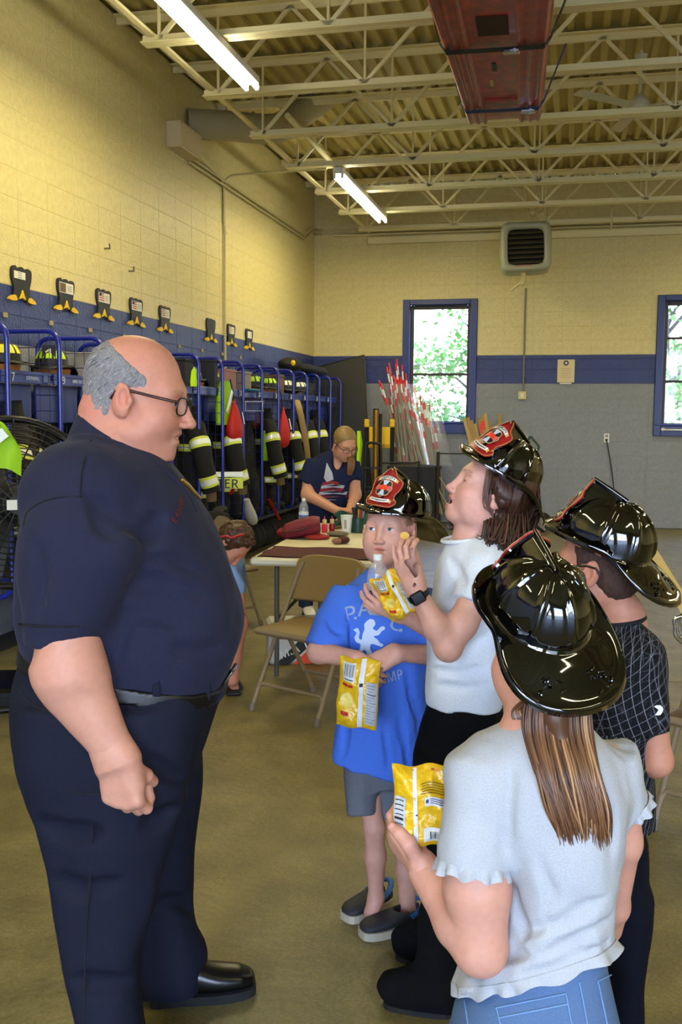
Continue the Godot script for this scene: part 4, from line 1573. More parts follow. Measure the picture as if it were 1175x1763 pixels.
	for q in [[463,872,482,895,"red webbing strap dangling below the white trainer"],[405,850,398,850,"short red strap tucked under the lettered coat tail"]]:
		var p0:=on_x(q[0],q[1],RF+0.03)
		mb=mb_at(p0)
		mb.bar(p0+Vector3(0,0.08,0),on_x(q[2],q[3],RF+0.05),0.035,0.006)
		single("red_strap",q[4],"strap",mb,M.red,p0)
	# a heap of kit on top of the far racks
	var kp:=on_x(500,626,RF - 0.25)
	var kb:=thing("kit_bag","black kit bag with yellow buckle on top of the far racks","bag",kp)
	mb=mb_at(kp)
	mb.ball(kp+Vector3(0,-0.02,0),Vector3(0.14,0.10,0.30))
	part(kb,"bag_body",mb,M.black_matte)
	mb=mb_at(kp)
	mb.ball(on_x(505,625,RF - 0.1),Vector3(0.03,0.035,0.03))
	part(kb,"buckle",mb,M.yellow)
	for q in [[528,632,0.35],[545,636,0.4]]:
		var p:=on_x(q[0],q[1],RF - 0.2)
		mb=mb_at(p)
		mb.ball(p+Vector3(0,-0.03,0),Vector3(0.13,0.07,q[2]))
		single("folded_tarp","dark rolled tarp lying on top of the far racks","tarp",mb,M.black_matte,p,"tarps on the racks")
	# black drum fan standing before the first racks
	drum_fan()
func gear_helmet(at: Vector3,yaw: float,kind: String,label: String) -> Node3D:
	var t:=thing("gear_helmet",label,"helmet",at,"firefighter helmets on the racks")
	var b:=Basis(Vector3.UP,PI*0.5 - yaw)
	var mb:=mb_at(at)
	mb.grid(helmet_rows(at,b,1.12,false),true)
	part(t,"shell",mb,mat("gear_black",Color(0.05,0.045,0.04),0.5) if kind != "white" else mat("gear_grey",Color(0.12,0.12,0.12),0.5))
	var tm: Material=M.lime if kind=="lime" else (M.yellow if kind=="yellow" else M.tape)
	if kind=="yellow": tm=mat("trim_lemon",Color(0.90,0.88,0.22),0.5)
	for k in 5:
		var a:=-1.0+k*0.5
		mb=mb_at(at)
		var P:=[]
		for i in 4:
			var row:=[]
			for j in 4:
				var s:=0.50+0.30*i/3.0
				var th:=a+(j/3.0 - 0.5)*0.36
				row.append(at+b*(helmet_point(th,s*0.62,1.12,false)*1.02))
			P.append(row)
		mb.grid(P,false,Vector3.UP)
		part(t,"reflective_patch",mb,tm if not (kind=="yellow" and k==3) else mat("trim_pink",Color(0.85,0.20,0.42),0.5))
	if kind=="yellow" or kind=="lime":
		mb=mb_at(at)
		mb.tube([at+b*Vector3(0,-0.055,0),at+b*Vector3(0,-0.01,0)],[0.115,0.125],16)
		part(t,"liner",mb,mat("liner_tan",Color(0.62,0.40,0.14),0.85))
	if label.contains("number"):
		var tm2:=TextMesh.new()
		tm2.text="1" if label.contains("number 1") else "2"
		tm2.font_size=32
		tm2.pixel_size=0.085/23.0
		tm2.depth=0.002
		mb=mb_at(at)
		var bb:=frame(b*Vector3(0,0.25,1))
		mb.box(at+b*Vector3(0,0.085,0.115),Vector3(0.09,0.13,0.006),bb,0.002)
		part(t,"front_piece",mb,M.black)
		mb=mb_at(at)
		mb.add(tm2,Transform3D(bb,at+b*Vector3(0,0.085,0.120)))
		part(t,"numeral",mb,M.paper)
	return t
func band(mb: MB,rings: Array,i0: float,i1: float,grow: float) -> void:
	# a band wrapped round a ring stack between two fractional rows
	var P:=[]
	for s in 3:
		var f:=lerpf(i0,i1,s/2.0)
		var i:=clampi(int(f),0,rings.size() - 2)
		var c:=Vector3.ZERO
		var row:=[]
		for k in rings[i].size(): row.append((rings[i][k] as Vector3).lerp(rings[i+1][k],f - i))
		for p in row: c += p
		c /= row.size()
		var out:=[]
		for p in row: out.append(p+(p - c).normalized()*grow)
		P.append(out)
	mb.grid(P,true)
func turnout_coat(at: Vector3,yaw: float,txt: String,label: String) -> void:
	var t:=thing("turnout_coat",label,"coat",at+Vector3(0,0.72,0),"turnout coats in the racks")
	var o:=t.position
	var b := Basis(Vector3.UP, yaw + PI * 0.5)       # z faces the aisle
	var rng:=RandomNumberGenerator.new()
	rng.seed=hash(label)
	var dark:=mat("turnout_black",Color(0.060,0.052,0.048),0.9)
	var rings:=[]
	var st:=[[1.50,0.05,0.05,0.0],[1.46,0.16,0.09,0.0],[1.38,0.22,0.12,0.01],[1.22,0.225,0.14,0.02],[1.05,0.22,0.14,0.02],[0.90,0.23,0.15,0.02],[0.74,0.235,0.15,0.02]]
	for s in st:
		var row:=[]
		for k in 28:
			var a:=TAU*k/28.0
			var w=1.0+0.05*sin(a*7.0+s[0]*5.0)*(1.5 - s[0])
			row.append(at+b*Vector3(cos(a)*s[1]*w*0.9,s[0],s[3]+sin(a)*s[2]*w))
		rings.append(row)
	var mb:=mb_at(o)
	mb.grid(rings,true,Vector3.ZERO,true,true)
	var cb:=part(t,"coat_body",mb,dark)
	var lime:=mat("trim_lime",Color(0.80,0.84,0.28),0.5)
	for q in [[2.75,3.15],[5.4,5.8]]:
		mb=mb_at(o)
		band(mb,rings,q[0],q[1],0.004)
		part(cb,"lime_band",mb,lime)
		mb=mb_at(o)
		band(mb,rings,q[0]+0.11,q[1] - 0.11,0.007)
		part(cb,"reflective_band",mb,M.tape)
	for s in [-1.0,1.0]:
		var pts:=spline([at+b*Vector3(s*0.16,1.42,0.02),at+b*Vector3(s*0.25,1.26,0.06),at+b*Vector3(s*0.275,1.05,0.10),at+b*Vector3(s*0.26,0.84,0.16)],4)
		var rad:=[]
		for i in pts.size(): rad.append(lerpf(0.095,0.078,i/float(pts.size() - 1)))
		var sr:=[]
		for i in pts.size():
			var row:=[]
			var tg: Vector3=(pts[mini(i+1,pts.size() - 1)] - pts[maxi(i - 1,0)]).normalized()
			var x:=(b.z - tg*tg.dot(b.z)).normalized()
			var y:=tg.cross(x)
			for k in 16:
				var a:=TAU*k/16.0
				row.append(pts[i]+x*(cos(a)*rad[i]*(1.0+0.04*sin(i*1.7)))+y*(sin(a)*rad[i]))
			sr.append(row)
		mb=mb_at(o)
		mb.grid(sr,true,Vector3.ZERO,true,true)
		var sl:=part(t,"sleeve",mb,dark)
		for q in [[3.2,4.7],[9.2,10.8]]:
			mb=mb_at(o)
			band(mb,sr,q[0],q[1],0.004)
			part(sl,"lime_band",mb,lime)
			mb=mb_at(o)
			band(mb,sr,q[0]+0.4,q[1] - 0.4,0.007)
			part(sl,"reflective_band",mb,M.tape)
		mb=mb_at(o)
		mb.tube([pts[11],pts[12]+Vector3(0,-0.09,0.0)],[0.05,0.045],12)
		part(sl,"knit_cuff",mb,mat("cuff_tan",Color(0.42,0.34,0.22),0.9))
	mb=mb_at(o)
	mb.tube([at+b*Vector3(0,1.47,0),at+b*Vector3(0,1.60,-0.01)],[0.085,0.075],14,false)
	part(cb,"collar",mb,dark)
	if txt:
		var tb:=frame(Vector3(0.45,0.0,0.9))
		var tp:=on_x(392,832,RF+0.03)
		mb=mb_at(o)
		mb.box(tp,Vector3(0.30,0.105,0.01),tb,0.003)
		var tail:=part(t,"name_tail",mb,lime)
		text_part(tail,"tail_lettering",txt,tp+tb.z*0.007 - o,tb,0.085,M.black)
		mb=mb_at(o)
		mb.box(tp+Vector3(0,0.085,0),Vector3(0.30,0.05,0.01),tb,0.003)
		part(tail,"reflective_band",mb,M.tape)
func drawstring_bag(at: Vector3,w: float,h: float,kind: String,label: String) -> void:
	var t:=thing("drawstring_bag",label,"bag",at+Vector3(0,-h*0.5,0))
	var mb:=mb_at(t.position)
	var P:=[]
	for i in 15:
		var f:=i/14.0
		var r:=w*0.5*(0.10+0.90*pow(sin(PI*pow(f,1.25)*0.80),1.0)) if i<14 else w*0.12
		var row:=[]
		for k in 18:
			var a:=TAU*k/18.0
			var q:=r*(1.0+0.05*sin(a*5.0+f*3.0)*(1.0 - f))
			row.append(at+Vector3(cos(a)*q*0.55,h*(0.5 - f),sin(a)*q*0.85))
		P.append(row)
	mb.grid(P,true,Vector3.ZERO,true,true)
	part(t,"sack",mb,mat("bag_"+kind,Color(0.70,0.07,0.05) if kind=="red" else Color(0.30,0.04,0.05),0.6))
	mb=mb_at(t.position)
	mb.tube([at+Vector3(0,h*0.5,0),at+Vector3(-0.02,h*0.5+0.10,0),at+Vector3(-0.04,h*0.5+0.2,0.01)],0.008,6)
	part(t,"drawcord",mb,M.black)
	if kind=="red":
		mb=mb_at(t.position)
		mb.bar(at+Vector3(w*0.22,h*0.22,-w*0.10),at+Vector3(w*0.30,-h*0.05,-w*0.14),0.02,0.006)
		part(t,"reflective_tab",mb,M.tape)
func lime_vest(at: Vector3,h: float,w: float,label: String) -> void:
	var t:=thing("safety_vest",label,"vest",at+Vector3(0,-h*0.5,0),"lime vests in the racks")
	var mb:=mb_at(t.position)
	var P:=[]
	for i in 10:
		var f:=i/9.0
		var row:=[]
		for k in 20:
			var a:=TAU*k/20.0
			var ww:=w*0.5*(0.55+0.45*smoothstep(0.0,0.3,f))*(1.0 - 0.12*smoothstep(0.7,1.0,f))
			row.append(at+Vector3(cos(a)*0.05+0.012*sin(a*4.0+f*4.0),h*(0.5 - f),sin(a)*ww))
		P.append(row)
	mb.grid(P,true,Vector3.ZERO,true,true)
	part(t,"vest_body",mb,mat("vest_lime",Color(0.58,0.78,0.06),0.65))
	mb=mb_at(t.position)
	mb.bar(at+Vector3(0.066,h*0.28,-w*0.15),at+Vector3(0.066,-h*0.22,w*0.28),0.05,0.006,Vector3.RIGHT)
	part(t,"reflective_stripe",mb,M.tape)
func drum_fan() -> void:
	var c:=pv(20,866,5.15)
	var t:=thing("drum_fan","large black drum floor fan standing before the blue gear racks","fan",Vector3(c.x,0,c.z))
	var ax:=Vector3(0.62,0.05,0.78).normalized()
	var b:=frame(ax)
	var R:=0.44
	var blk:=mat("fan_black",Color(0.035,0.033,0.03),0.35)
	for s in [-0.16,0.16]:
		var mb:=mb_at(t.position)
		for i in 13:
			var f:=i/12.0
			var rr:=R*(0.16+0.84*f)
			var ring:=[]
			var dep: float=s+signf(s)*0.10*cos(f*PI*0.5)
			for k in 41:
				var a:=TAU*k/40.0
				ring.append(c+b*Vector3(cos(a)*rr,sin(a)*rr,dep))
			mb.tube(ring,0.0035,4,false,1.0,ax)
		part(t,"guard_rings",mb,blk)
		mb=mb_at(t.position)
		for k in 16:
			var a:=TAU*k/16.0
			var sp:=[]
			for i in 6:
				var f:=i/5.0
				sp.append(c+b*Vector3(cos(a)*R*(0.1+0.9*f),sin(a)*R*(0.1+0.9*f),s+signf(s)*0.10*cos(f*PI*0.5)))
			mb.tube(sp,0.004,4,false)
		part(t,"guard_spokes",mb,blk)
	var mb:=mb_at(t.position)
	var ring:=[]
	for k in 41: ring.append(c+b*Vector3(cos(TAU*k/40.0)*R,sin(TAU*k/40.0)*R,0))
	mb.tube(ring,0.02,8,false,1.0,ax)
	part(t,"rim",mb,blk)
	for k in 3:
		mb=mb_at(t.position)
		var P:=[]
		for i in 6:
			var f:=i/5.0
			var row:=[]
			for j in 5:
				var a:=TAU*k/3.0+(j/4.0 - 0.5)*(0.9 - 0.2*f)
				row.append(c+b*Vector3(cos(a)*R*(0.15+0.75*f),sin(a)*R*(0.15+0.75*f),(j/4.0 - 0.5)*0.12))
			P.append(row)
		mb.grid(P,false,ax)
		part(t,"blade",mb,mat("blade_grey",Color(0.10,0.09,0.07),0.5))
	mb=mb_at(t.position)
	mb.lathe([Vector2(0.05,-0.26),Vector2(0.10,-0.24),Vector2(0.11,-0.1),Vector2(0.10,0.10),Vector2(0.05,0.26)],c,ax,20)
	part(t,"motor",mb,M.black)
	mb=mb_at(t.position)
	mb.box(c+ax*0.272+b.x*-0.03,Vector3(0.05,0.05,0.004),b)
	part(t,"motor_label",mb,M.paper)
	# stand
	mb=mb_at(t.position)
	var dn:=Vector3(c.x,0.02,c.z)
	for s in [-1.0,1.0]:
		mb.tube([c+b.x*s*(R+0.03),dn+b.x*s*(R+0.03)+Vector3(0,0.1,0),dn+b.x*s*0.40],0.018,8)
		mb.tube([dn+b.x*s*0.40+ax*0.36,dn+b.x*s*0.40 - ax*0.36],0.018,8)
	mb.tube([dn+b.x*0.4+ax*0.3,dn - b.x*0.4+ax*0.3],0.018,8)
	part(t,"stand",mb,blk)
	# black case lying by the fan
	var q:=on_y(2,1205,0.0)
	mb=mb_at(q)
	mb.box(q+Vector3(-0.05,0.055,0),Vector3(0.34,0.11,0.42),Basis(Vector3.UP,0.3),0.02)
	var cs:=thing("black_case","low shiny black case on the floor beside the drum fan","case",q)
	part(cs,"case_body",mb,mat("case_black",Color(0.03,0.03,0.032),0.25))
	mb=mb_at(q)
	mb.box(q+Vector3(-0.05,0.07,0),Vector3(0.346,0.006,0.426),Basis(Vector3.UP,0.3),0.002)
	part(cs,"lid_seam",mb,M.black_matte)
	# lime mesh vest hung over the fan
	var v:=pv(14,790,4.75)
	var tv:=thing("mesh_vest","lime mesh vest with white tape draped over the drum fan's edge","vest",v)
	mb=mb_at(v)
	var P:=[]
	for i in 8:
		var row:=[]
		for k in 9:
			var u:=k/8.0
			var w:=i/7.0
			row.append(pv(lerpf(-50,10+30*minf(1.0,w*2.0),u),lerpf(722,815,w)+u*(14.0 - 8.0*w) - 12.0*sin(u*3.0),4.75)+flat_fwd*(0.03*sin(u*9.0+w*2.0)))
		P.append(row)
	mb.grid(P,false,-flat_fwd)
	part(tv,"mesh_cloth",mb,mat("mesh_lime",Color(0.62,0.80,0.10),0.7))
	mb=mb_at(v)
	mb.bar(pv(-30,776,4.72),pv(9,744,4.72),0.05,0.008,-flat_fwd)
	part(tv,"reflective_tape",mb,M.tape)
# ---------------------------------------------------------------- things standing along the back wall
func build_back_corner() -> void:
	# dark board leaning in the corner
	var A:=on_z(546,632,-13.95)
	var B:=on_z(627,611,-13.95)
	var C:=on_z(640,800,-13.75)
	var t:=thing("dark_board","tall dark panel leaning in the corner behind the racks","board",Vector3((A.x+C.x)*0.5,0,-13.8))
	var mb:=mb_at(t.position)
	var D0:=Vector3(A.x - 0.02,0.02,-13.6)
	var C0:=Vector3(C.x+0.07,0.02,-13.6)
	var nrm:=(B - D0).cross(C0 - D0).normalized()
	if nrm.z<0: nrm=-nrm
	mb.quad(A,B,C0,D0,nrm)
	for e in [[A,B],[B,C0],[C0,D0],[D0,A]]: mb.quad(e[0],e[1],e[1] - nrm*0.012,e[0] - nrm*0.012,(e[0]+e[1])*0.5 - (A+C0)*0.5)
	mb.quad(A - nrm*0.012,B - nrm*0.012,C0 - nrm*0.012,D0 - nrm*0.012,-nrm)
	part(t,"panel",mb,mat("board_dark",Color(0.13,0.13,0.125),0.45))
	mb=mb_at(t.position)
	mb.tube([A,B,C0],0.012,6)
	part(t,"edge_strip",mb,mat("edge_brown",Color(0.22,0.17,0.10),0.6))
	# yellow topped barrier cart with black posts
	var z:=-13.2
	var c:=on_z(654,760,z)
	t=thing("barrier_cart","yellow and black barrier cart beside the upright brass pole","cart",Vector3(c.x,0,z))
	for q in [[632,0],[676,1]]:
		mb=mb_at(t.position)
		var p:=on_z(q[0],735,z)
		mb.box(Vector3(p.x,p.y*0.5,z),Vector3(0.055,p.y,0.05),Basis(),0.01)
		part(t,"post",mb,M.black_matte)
		mb=mb_at(t.position)
		mb.box(Vector3(p.x,p.y+0.05,z),Vector3(0.065,0.11,0.06),Basis(),0.01)
		part(t,"post_cap",mb,M.yellow)
	var l:=on_z(636,735,z)
	var r:=on_z(673,772,z)
	for k in 2:
		mb=mb_at(t.position)
		mb.box(Vector3(lerpf(l.x,r.x,0.25+0.5*k),(l.y+r.y)*0.5,z),Vector3((r.x - l.x)*0.49,l.y - r.y,0.04),Basis(),0.008)
		part(t,"yellow_panel",mb,M.yellow)
	mb=mb_at(t.position)
	mb.box(Vector3((l.x+r.x)*0.5,r.y+0.03,z+0.03),Vector3(r.x - l.x,0.06,0.04),Basis(),0.008)
	part(t,"shelf_lip",mb,mat("yellow_dark",Color(0.72,0.56,0.06),0.5))
	mb=mb_at(t.position)
	mb.box(Vector3((l.x+r.x)*0.5,0.25,z),Vector3(0.42,0.5,0.35),Basis(),0.02)
	part(t,"base_box",mb,M.black_matte)
	# brass pole
	var p0:=on_z(648,706,-12.9)
	t=thing("brass_pole","upright brass pole standing before the yellow barrier cart","pole",Vector3(p0.x,0,p0.z))
	mb=mb_at(t.position)
	mb.cyl(Vector3(p0.x,0.02,p0.z),Vector3(p0.x,p0.y,p0.z),0.042,14)
	part(t,"shaft",mb,mat("brass_pole",Color(0.52,0.38,0.14),0.35,0.6))
	mb=mb_at(t.position)
	mb.cyl(Vector3(p0.x,p0.y,p0.z),Vector3(p0.x,p0.y+0.02,p0.z),0.038,14)
	mb.cyl(Vector3(p0.x+0.06,0.0,p0.z - 0.02),Vector3(p0.x+0.06,p0.y - 0.05,p0.z - 0.02),0.02,10)
	part(t,"dark_cap",mb,M.black)
	# black hand truck loop
	var h:=on_z(643,762,-12.6)
	t=thing("black_hand_truck","black hand truck with a rounded loop handle before the brass pole","hand truck",Vector3(h.x,0,h.z))
	mb=mb_at(t.position)
	var w:=0.105
	mb.tube(spline([Vector3(h.x - w,0.05,h.z),Vector3(h.x - w,h.y - 0.12,h.z),Vector3(h.x - w*0.7,h.y - 0.02,h.z),Vector3(h.x,h.y,h.z),Vector3(h.x+w*0.7,h.y - 0.02,h.z),Vector3(h.x+w,h.y - 0.12,h.z),Vector3(h.x+w,0.05,h.z)],4),0.017,8)
	part(t,"loop_handle",mb,M.black)
	for y in [0.3,0.6,0.85]:
		mb=mb_at(t.position)
		mb.bar(Vector3(h.x - w,y,h.z),Vector3(h.x+w,y,h.z),0.03,0.02)
		part(t,"cross_bar",mb,M.black)
	mb=mb_at(t.position)
	mb.box(Vector3(h.x,0.03,h.z+0.1),Vector3(0.35,0.012,0.2),Basis(),0.003)
	part(t,"toe_plate",mb,M.black)
	for s in [-1.0,1.0]:
		mb=mb_at(t.position)
		mb.lathe([Vector2(0.03,-0.03),Vector2(0.11,-0.03),Vector2(0.12,0),Vector2(0.11,0.03),Vector2(0.03,0.03)],Vector3(h.x+s*0.2,0.12,h.z - 0.05),Vector3.RIGHT,18)
		part(t,"wheel",mb,M.rubber)
	# lime vest hanging on the cart post
	var lv:=on_z(618,770,-13.0)
	mb=mb_at(lv)
	mb.tube([lv+Vector3(0,0.22,0),lv+Vector3(0.01,0.05,0),lv+Vector3(0,-0.25,0)],[0.05,0.08,0.06],12,true,0.5)
	single("hung_vest","lime vest hanging behind the woman's shoulder","vest",mb,M.lime,lv)
	# dark bin that holds the stakes, with a wire rail
	var z2:=-13.0
	var bl:=on_z(668,800,z2)
	var br:=on_z(752,890,z2)
	t=thing("stake_bin","big black bin holding the bundle of red tipped stakes","bin",Vector3((bl.x+br.x)*0.5,0,z2))
	mb=mb_at(t.position)
	mb.box(Vector3((bl.x+br.x)*0.5,bl.y*0.5,z2 - 0.2),Vector3(br.x - bl.x,bl.y,0.5),Basis(),0.02)
	part(t,"bin_body",mb,mat("bin_black",Color(0.035,0.035,0.04),0.6))
	mb=mb_at(t.position)
	var q1:=on_z(655,797,z2+0.15)
	var q2:=on_z(722,797,z2+0.15)
	mb.tube(spline([Vector3(q1.x,q1.y,q1.z),Vector3(q2.x - 0.06,q2.y,q2.z),Vector3(q2.x,q2.y - 0.05,q2.z),Vector3(q2.x,0.05,q2.z)],4),0.014,6)
	part(t,"wire_rail",mb,M.black)
	mb=mb_at(t.position)
	var q3:=on_z(755,778,z2+0.2)
	mb.cyl(Vector3(q3.x,0.0,q3.z),q3,0.022,8)
	mb.cyl(Vector3(q3.x,q3.y - 0.02,q3.z),Vector3(q3.x+0.36,q3.y - 0.02,q3.z),0.010,6)
	part(t,"corner_post",mb,mat("post_rust",Color(0.12,0.08,0.07),0.6))
	# stakes
	var rng:=RandomNumberGenerator.new()
	rng.seed=21
	var shaft:=mat("stake_tan",Color(0.55,0.51,0.42),0.7)
	for i in 78:
		var f:=rng.randf()
		var bx:=lerpf(692,770,f)+rng.randf_range(-6,6)
		var by:=790.0+rng.randf_range(-6,14)
		var tx:=lerpf(668,742,f)+rng.randf_range(-14,14)
		var ty:=lerpf(640,740,f)+rng.randf_range(-30,30 if i<46 else 95)
		if i<3:
			tx=[683,666,652][i]
			ty=[618,632,655][i]
			bx=[705,700,695][i]
		bx=tx+(bx - tx)*clampf((by - ty)/130.0,0.2,1.0)
		var zz:=-13.45+rng.randf_range(-0.18,0.2)
		var b0:=on_z(bx,by,zz)
		var b1:=on_z(tx,ty,zz - 0.15)
		b0=b0 - (b1 - b0).normalized()*((b0.y - 0.25)/(b1 - b0).normalized().y)
		var st:=thing("marker_stake","thin driveway marker stake with a red and white tip in the bundle","stake",b0,"red tipped marker stakes")
		mb=mb_at(b0)
		var L:=(b1 - b0).length()
		var tip:=(b1 - b0)/L
		mb.cyl(b0,b1 - tip*0.32,0.011,6)
		part(st,"shaft",mb,shaft)
		mb=mb_at(b0)
		mb.cyl(b1 - tip*0.10,b1,0.0125,6)
		mb.cyl(b1 - tip*0.32,b1 - tip*0.22,0.0125,6)
		part(st,"red_tip",mb,mat("stake_red",Color(0.80,0.10,0.08),0.5))
		mb=mb_at(b0)
		mb.cyl(b1 - tip*0.22,b1 - tip*0.10,0.0125,6)
		part(st,"white_tip",mb,M.white)
	# plastic sleeve round the stakes
	var pl:=mat("plastic_film",Color(0.92,0.93,0.95,0.10),0.12)
	pl.transparency=BaseMaterial3D.TRANSPARENCY_ALPHA
	mb=MB.new()
	var P:=[]
	var rows:=[[672,742,655],[682,764,720],[690,782,795]]
	for rr in rows:
		var a:=on_z(rr[0],rr[2],-13.42)
		var b:=on_z(rr[1],rr[2]+12,-13.42)
		var row:=[]
		for k in 20:
			var an:=TAU*k/20.0
			row.append((a+b)*0.5+Vector3(cos(an)*(b.x - a.x)*0.5,0,sin(an)*0.26*(1.0+0.08*sin(an*5.0))))
		P.append(row)
	mb.grid(P,true)
	single("plastic_sleeve","clear plastic sleeve wrapped round the stake bundle","sleeve",mb,pl,Vector3.ZERO)
	# wooden laths beside the girl's helmet
	for i in 9:
		var bx:=812+i*4.5+rng.randf_range(-3,3)
		var tx: float=[800,806,812,818,826,831,836,842,861][i]
		var ty: float=[722,719,724,730,722,716,712,726,712][i]
		var b1:=on_z(tx,ty,-14.1)
		var b0:=on_z(bx+8,800,-13.8)
		b0=b0 - (b1 - b0).normalized()*0.9
		b0.y=maxf(b0.y,0.02)
		var st:=thing("wooden_lath","%s lath leaning on the back wall behind the girl's helmet" % ("short tan wooden" if i != 5 else "wooden red painted"),"lath",b0,"wooden laths at the back wall")
		mb=mb_at(b0)
		mb.bar(b0,b1,0.045,0.014,Vector3(0,0,1))
		part(st,"board",mb,mat("lath_wood",Color(0.62,0.50,0.30),0.8) if i % 3 else mat("lath_wood_pale",Color(0.68,0.58,0.38),0.8))
		if i==5 or i==4:
			mb=mb_at(b0)
			mb.bar(b1 - (b1 - b0).normalized()*0.22,b1 - (b1 - b0).normalized()*0.08,0.048,0.017,Vector3(0,0,1))
			part(st,"red_mark",mb,mat("stake_red",Color(0.8,0.1,0.08)))
	# green hand truck
	var gz:=-13.3
	var gp:=on_z(911,752,gz)
	t=thing("green_hand_truck","green steel hand truck with a looped handle and grey wheels","hand truck",Vector3(gp.x,0,gz))
	var gm:=mat("truck_green",Color(0.06,0.22,0.12),0.4)
	mb=mb_at(t.position)
	var xa:=on_z(909,790,gz).x
	var xb:=on_z(917,790,gz).x
	mb.tube([Vector3(xa,0.15,gz),Vector3(xa,gp.y - 0.1,gz)],0.017,8)
	mb.tube([Vector3(xb,0.15,gz),Vector3(xb,gp.y - 0.22,gz)],0.017,8)
	part(t,"rail",mb,gm)
	mb=mb_at(t.position)
	mb.tube(spline([Vector3(xa,gp.y - 0.2,gz),Vector3(xa+0.005,gp.y - 0.04,gz),Vector3(xa+0.03,gp.y,gz),Vector3(xa+0.07,gp.y - 0.04,gz),on_z(928,768,gz),on_z(926,775,gz),on_z(917,790,gz)],4),0.016,8)
	part(t,"loop_handle",mb,gm)
	for y in [0.35,0.7]:
		mb=mb_at(t.position)
		mb.bar(Vector3(xa,y,gz),Vector3(xb,y,gz),0.02,0.03)
		part(t,"cross_bar",mb,gm)
	mb=mb_at(t.position)
	mb.box(Vector3(xa - 0.1,0.02,gz+0.1),Vector3(0.4,0.014,0.22),Basis(),0.004)
	part(t,"toe_plate",mb,gm)
	var wc:=on_z(934,892,gz)
	for s in [0.0,-0.38]:
		mb=mb_at(t.position)
		mb.lathe([Vector2(0.07,-0.035),Vector2(0.12,-0.04),Vector2(0.135,0),Vector2(0.12,0.04),Vector2(0.07,0.035)],Vector3(wc.x+s,0.14,gz+0.05),Vector3(0.25,0,1),22)
		part(t,"tyre",mb,M.rubber)
		mb=mb_at(t.position)
		mb.lathe([Vector2(0.015,-0.03),Vector2(0.075,-0.03),Vector2(0.075,0.03),Vector2(0.02,0.045)],Vector3(wc.x+s,0.14,gz+0.05),Vector3(0.25,0,1),18)
		part(t,"hub",mb,mat("hub_grey",Color(0.55,0.56,0.54),0.5))
# ---------------------------------------------------------------- craft table, chairs and what lies on them
const TTOP:=0.74
func folding_chair(mid: Vector3,fwd: Vector3,label: String,seat_col:="seat_tan") -> Node3D:
	# mid: between the front feet
	fwd=fwd.normalized()
	var sd:=Vector3.UP.cross(fwd).normalized()
	var O:=mid - fwd*0.20
	O.y=0
	var t:=thing("folding_chair",label,"chair",O,"tan folding chairs")
	var fr:=mat("chair_frame",Color(0.50,0.43,0.33),0.42)
	var pad:=mat(seat_col,Color(0.50,0.40,0.22) if seat_col=="seat_tan" else Color(0.36,0.29,0.20),0.45)
	var at:=func(x: float,y: float,z: float) -> Vector3: return O+sd*x+Vector3(0,y,0)+fwd*z
	for s in [-1.0,1.0]:
		var mb:=mb_at(O)
		mb.tube([at.call(s*0.215,0.015,0.22),at.call(s*0.205,0.42,0.01),at.call(s*0.195,0.68,-0.13),at.call(s*0.185,0.74,-0.16)],0.0125,10)
		part(t,"front_leg",mb,fr)
		mb=mb_at(O)
		mb.tube([at.call(s*0.185,0.015,-0.25),at.call(s*0.185,0.38,-0.02),at.call(s*0.185,0.425,0.06)],0.0125,10)
		part(t,"rear_leg",mb,fr)
		for q in [[0.215,0.22],[0.185,-0.25]]:
			mb=mb_at(O)
			mb.cyl(at.call(s*q[0],0.0,q[1]),at.call(s*q[0],0.04,q[1]*0.96),0.016,10)
			part(t,"foot_cap",mb,mat("foot_cap",Color(0.42,0.38,0.32),0.7))
	var mb:=mb_at(O)
	mb.tube(spline([at.call(-0.212,0.09,0.18),at.call(-0.20,0.13,0.165),at.call(-0.15,0.135,0.163),at.call(0.15,0.135,0.163),at.call(0.20,0.13,0.165),at.call(0.212,0.09,0.18)],4),0.010,8)
	part(t,"front_stretcher",mb,fr)
	mb=mb_at(O)
	mb.tube([at.call(-0.185,0.14,-0.17),at.call(0.185,0.14,-0.17)],0.010,8)
	part(t,"rear_stretcher",mb,fr)
	mb=mb_at(O)
	mb.box(at.call(0,0.425,0.03),Vector3(0.40,0.035,0.40),Basis(sd,Vector3.UP,fwd),0.014)
	part(t,"seat_pan",mb,fr)
	mb=mb_at(O)
	var P:=[]
	for i in 9:
		var row:=[]
		for k in 9:
			var u:=k/4.0 - 1.0
			var w:=i/4.0 - 1.0
			row.append(at.call(u*0.185,0.443+0.022*(1.0 - pow(absf(u),4.0))*(1.0 - pow(absf(w),4.0)),0.03+w*0.185))
		P.append(row)
	mb.grid(P,false,Vector3.UP)
	part(t,"seat",mb,pad)
	mb=mb_at(O)
	P=[]
	for i in 13:
		var w:=i/12.0
		var row:=[]
		for k in 17:
			var u:=k/8.0 - 1.0
			var corner:=0.03*pow(absf(u),6.0)*(1.0 if w>0.5 else 0.3)
			var y:=lerpf(0.560,0.775 - corner,w)
			var z:=-0.07 - (y - 0.56)*0.45 - 0.03*(1.0 - u*u)
			row.append(at.call(u*0.215,y,z))
		P.append(row)
	mb.grid(P,false,fwd)
	var P2:=[]
	for r in P:
		var row:=[]
		for p in r: row.append(p - fwd*0.022 - Vector3(0,0.01,0))
		P2.append(row)
	mb.grid(P2,false,-fwd)
	var rim:=[]
	for k in 17: rim.append(P[0][k])
	for i in range(1,13): rim.append(P[i][16])
	for k in range(15,-1,-1): rim.append(P[12][k])
	for i in range(11,-1,-1): rim.append(P[i][0])
	var rim2:=[]
	for p in rim: rim2.append(p - fwd*0.011 - Vector3(0,0.005,0))
	mb.tube(rim2,0.0115,8,false)
	part(t,"backrest",mb,pad)
	return t
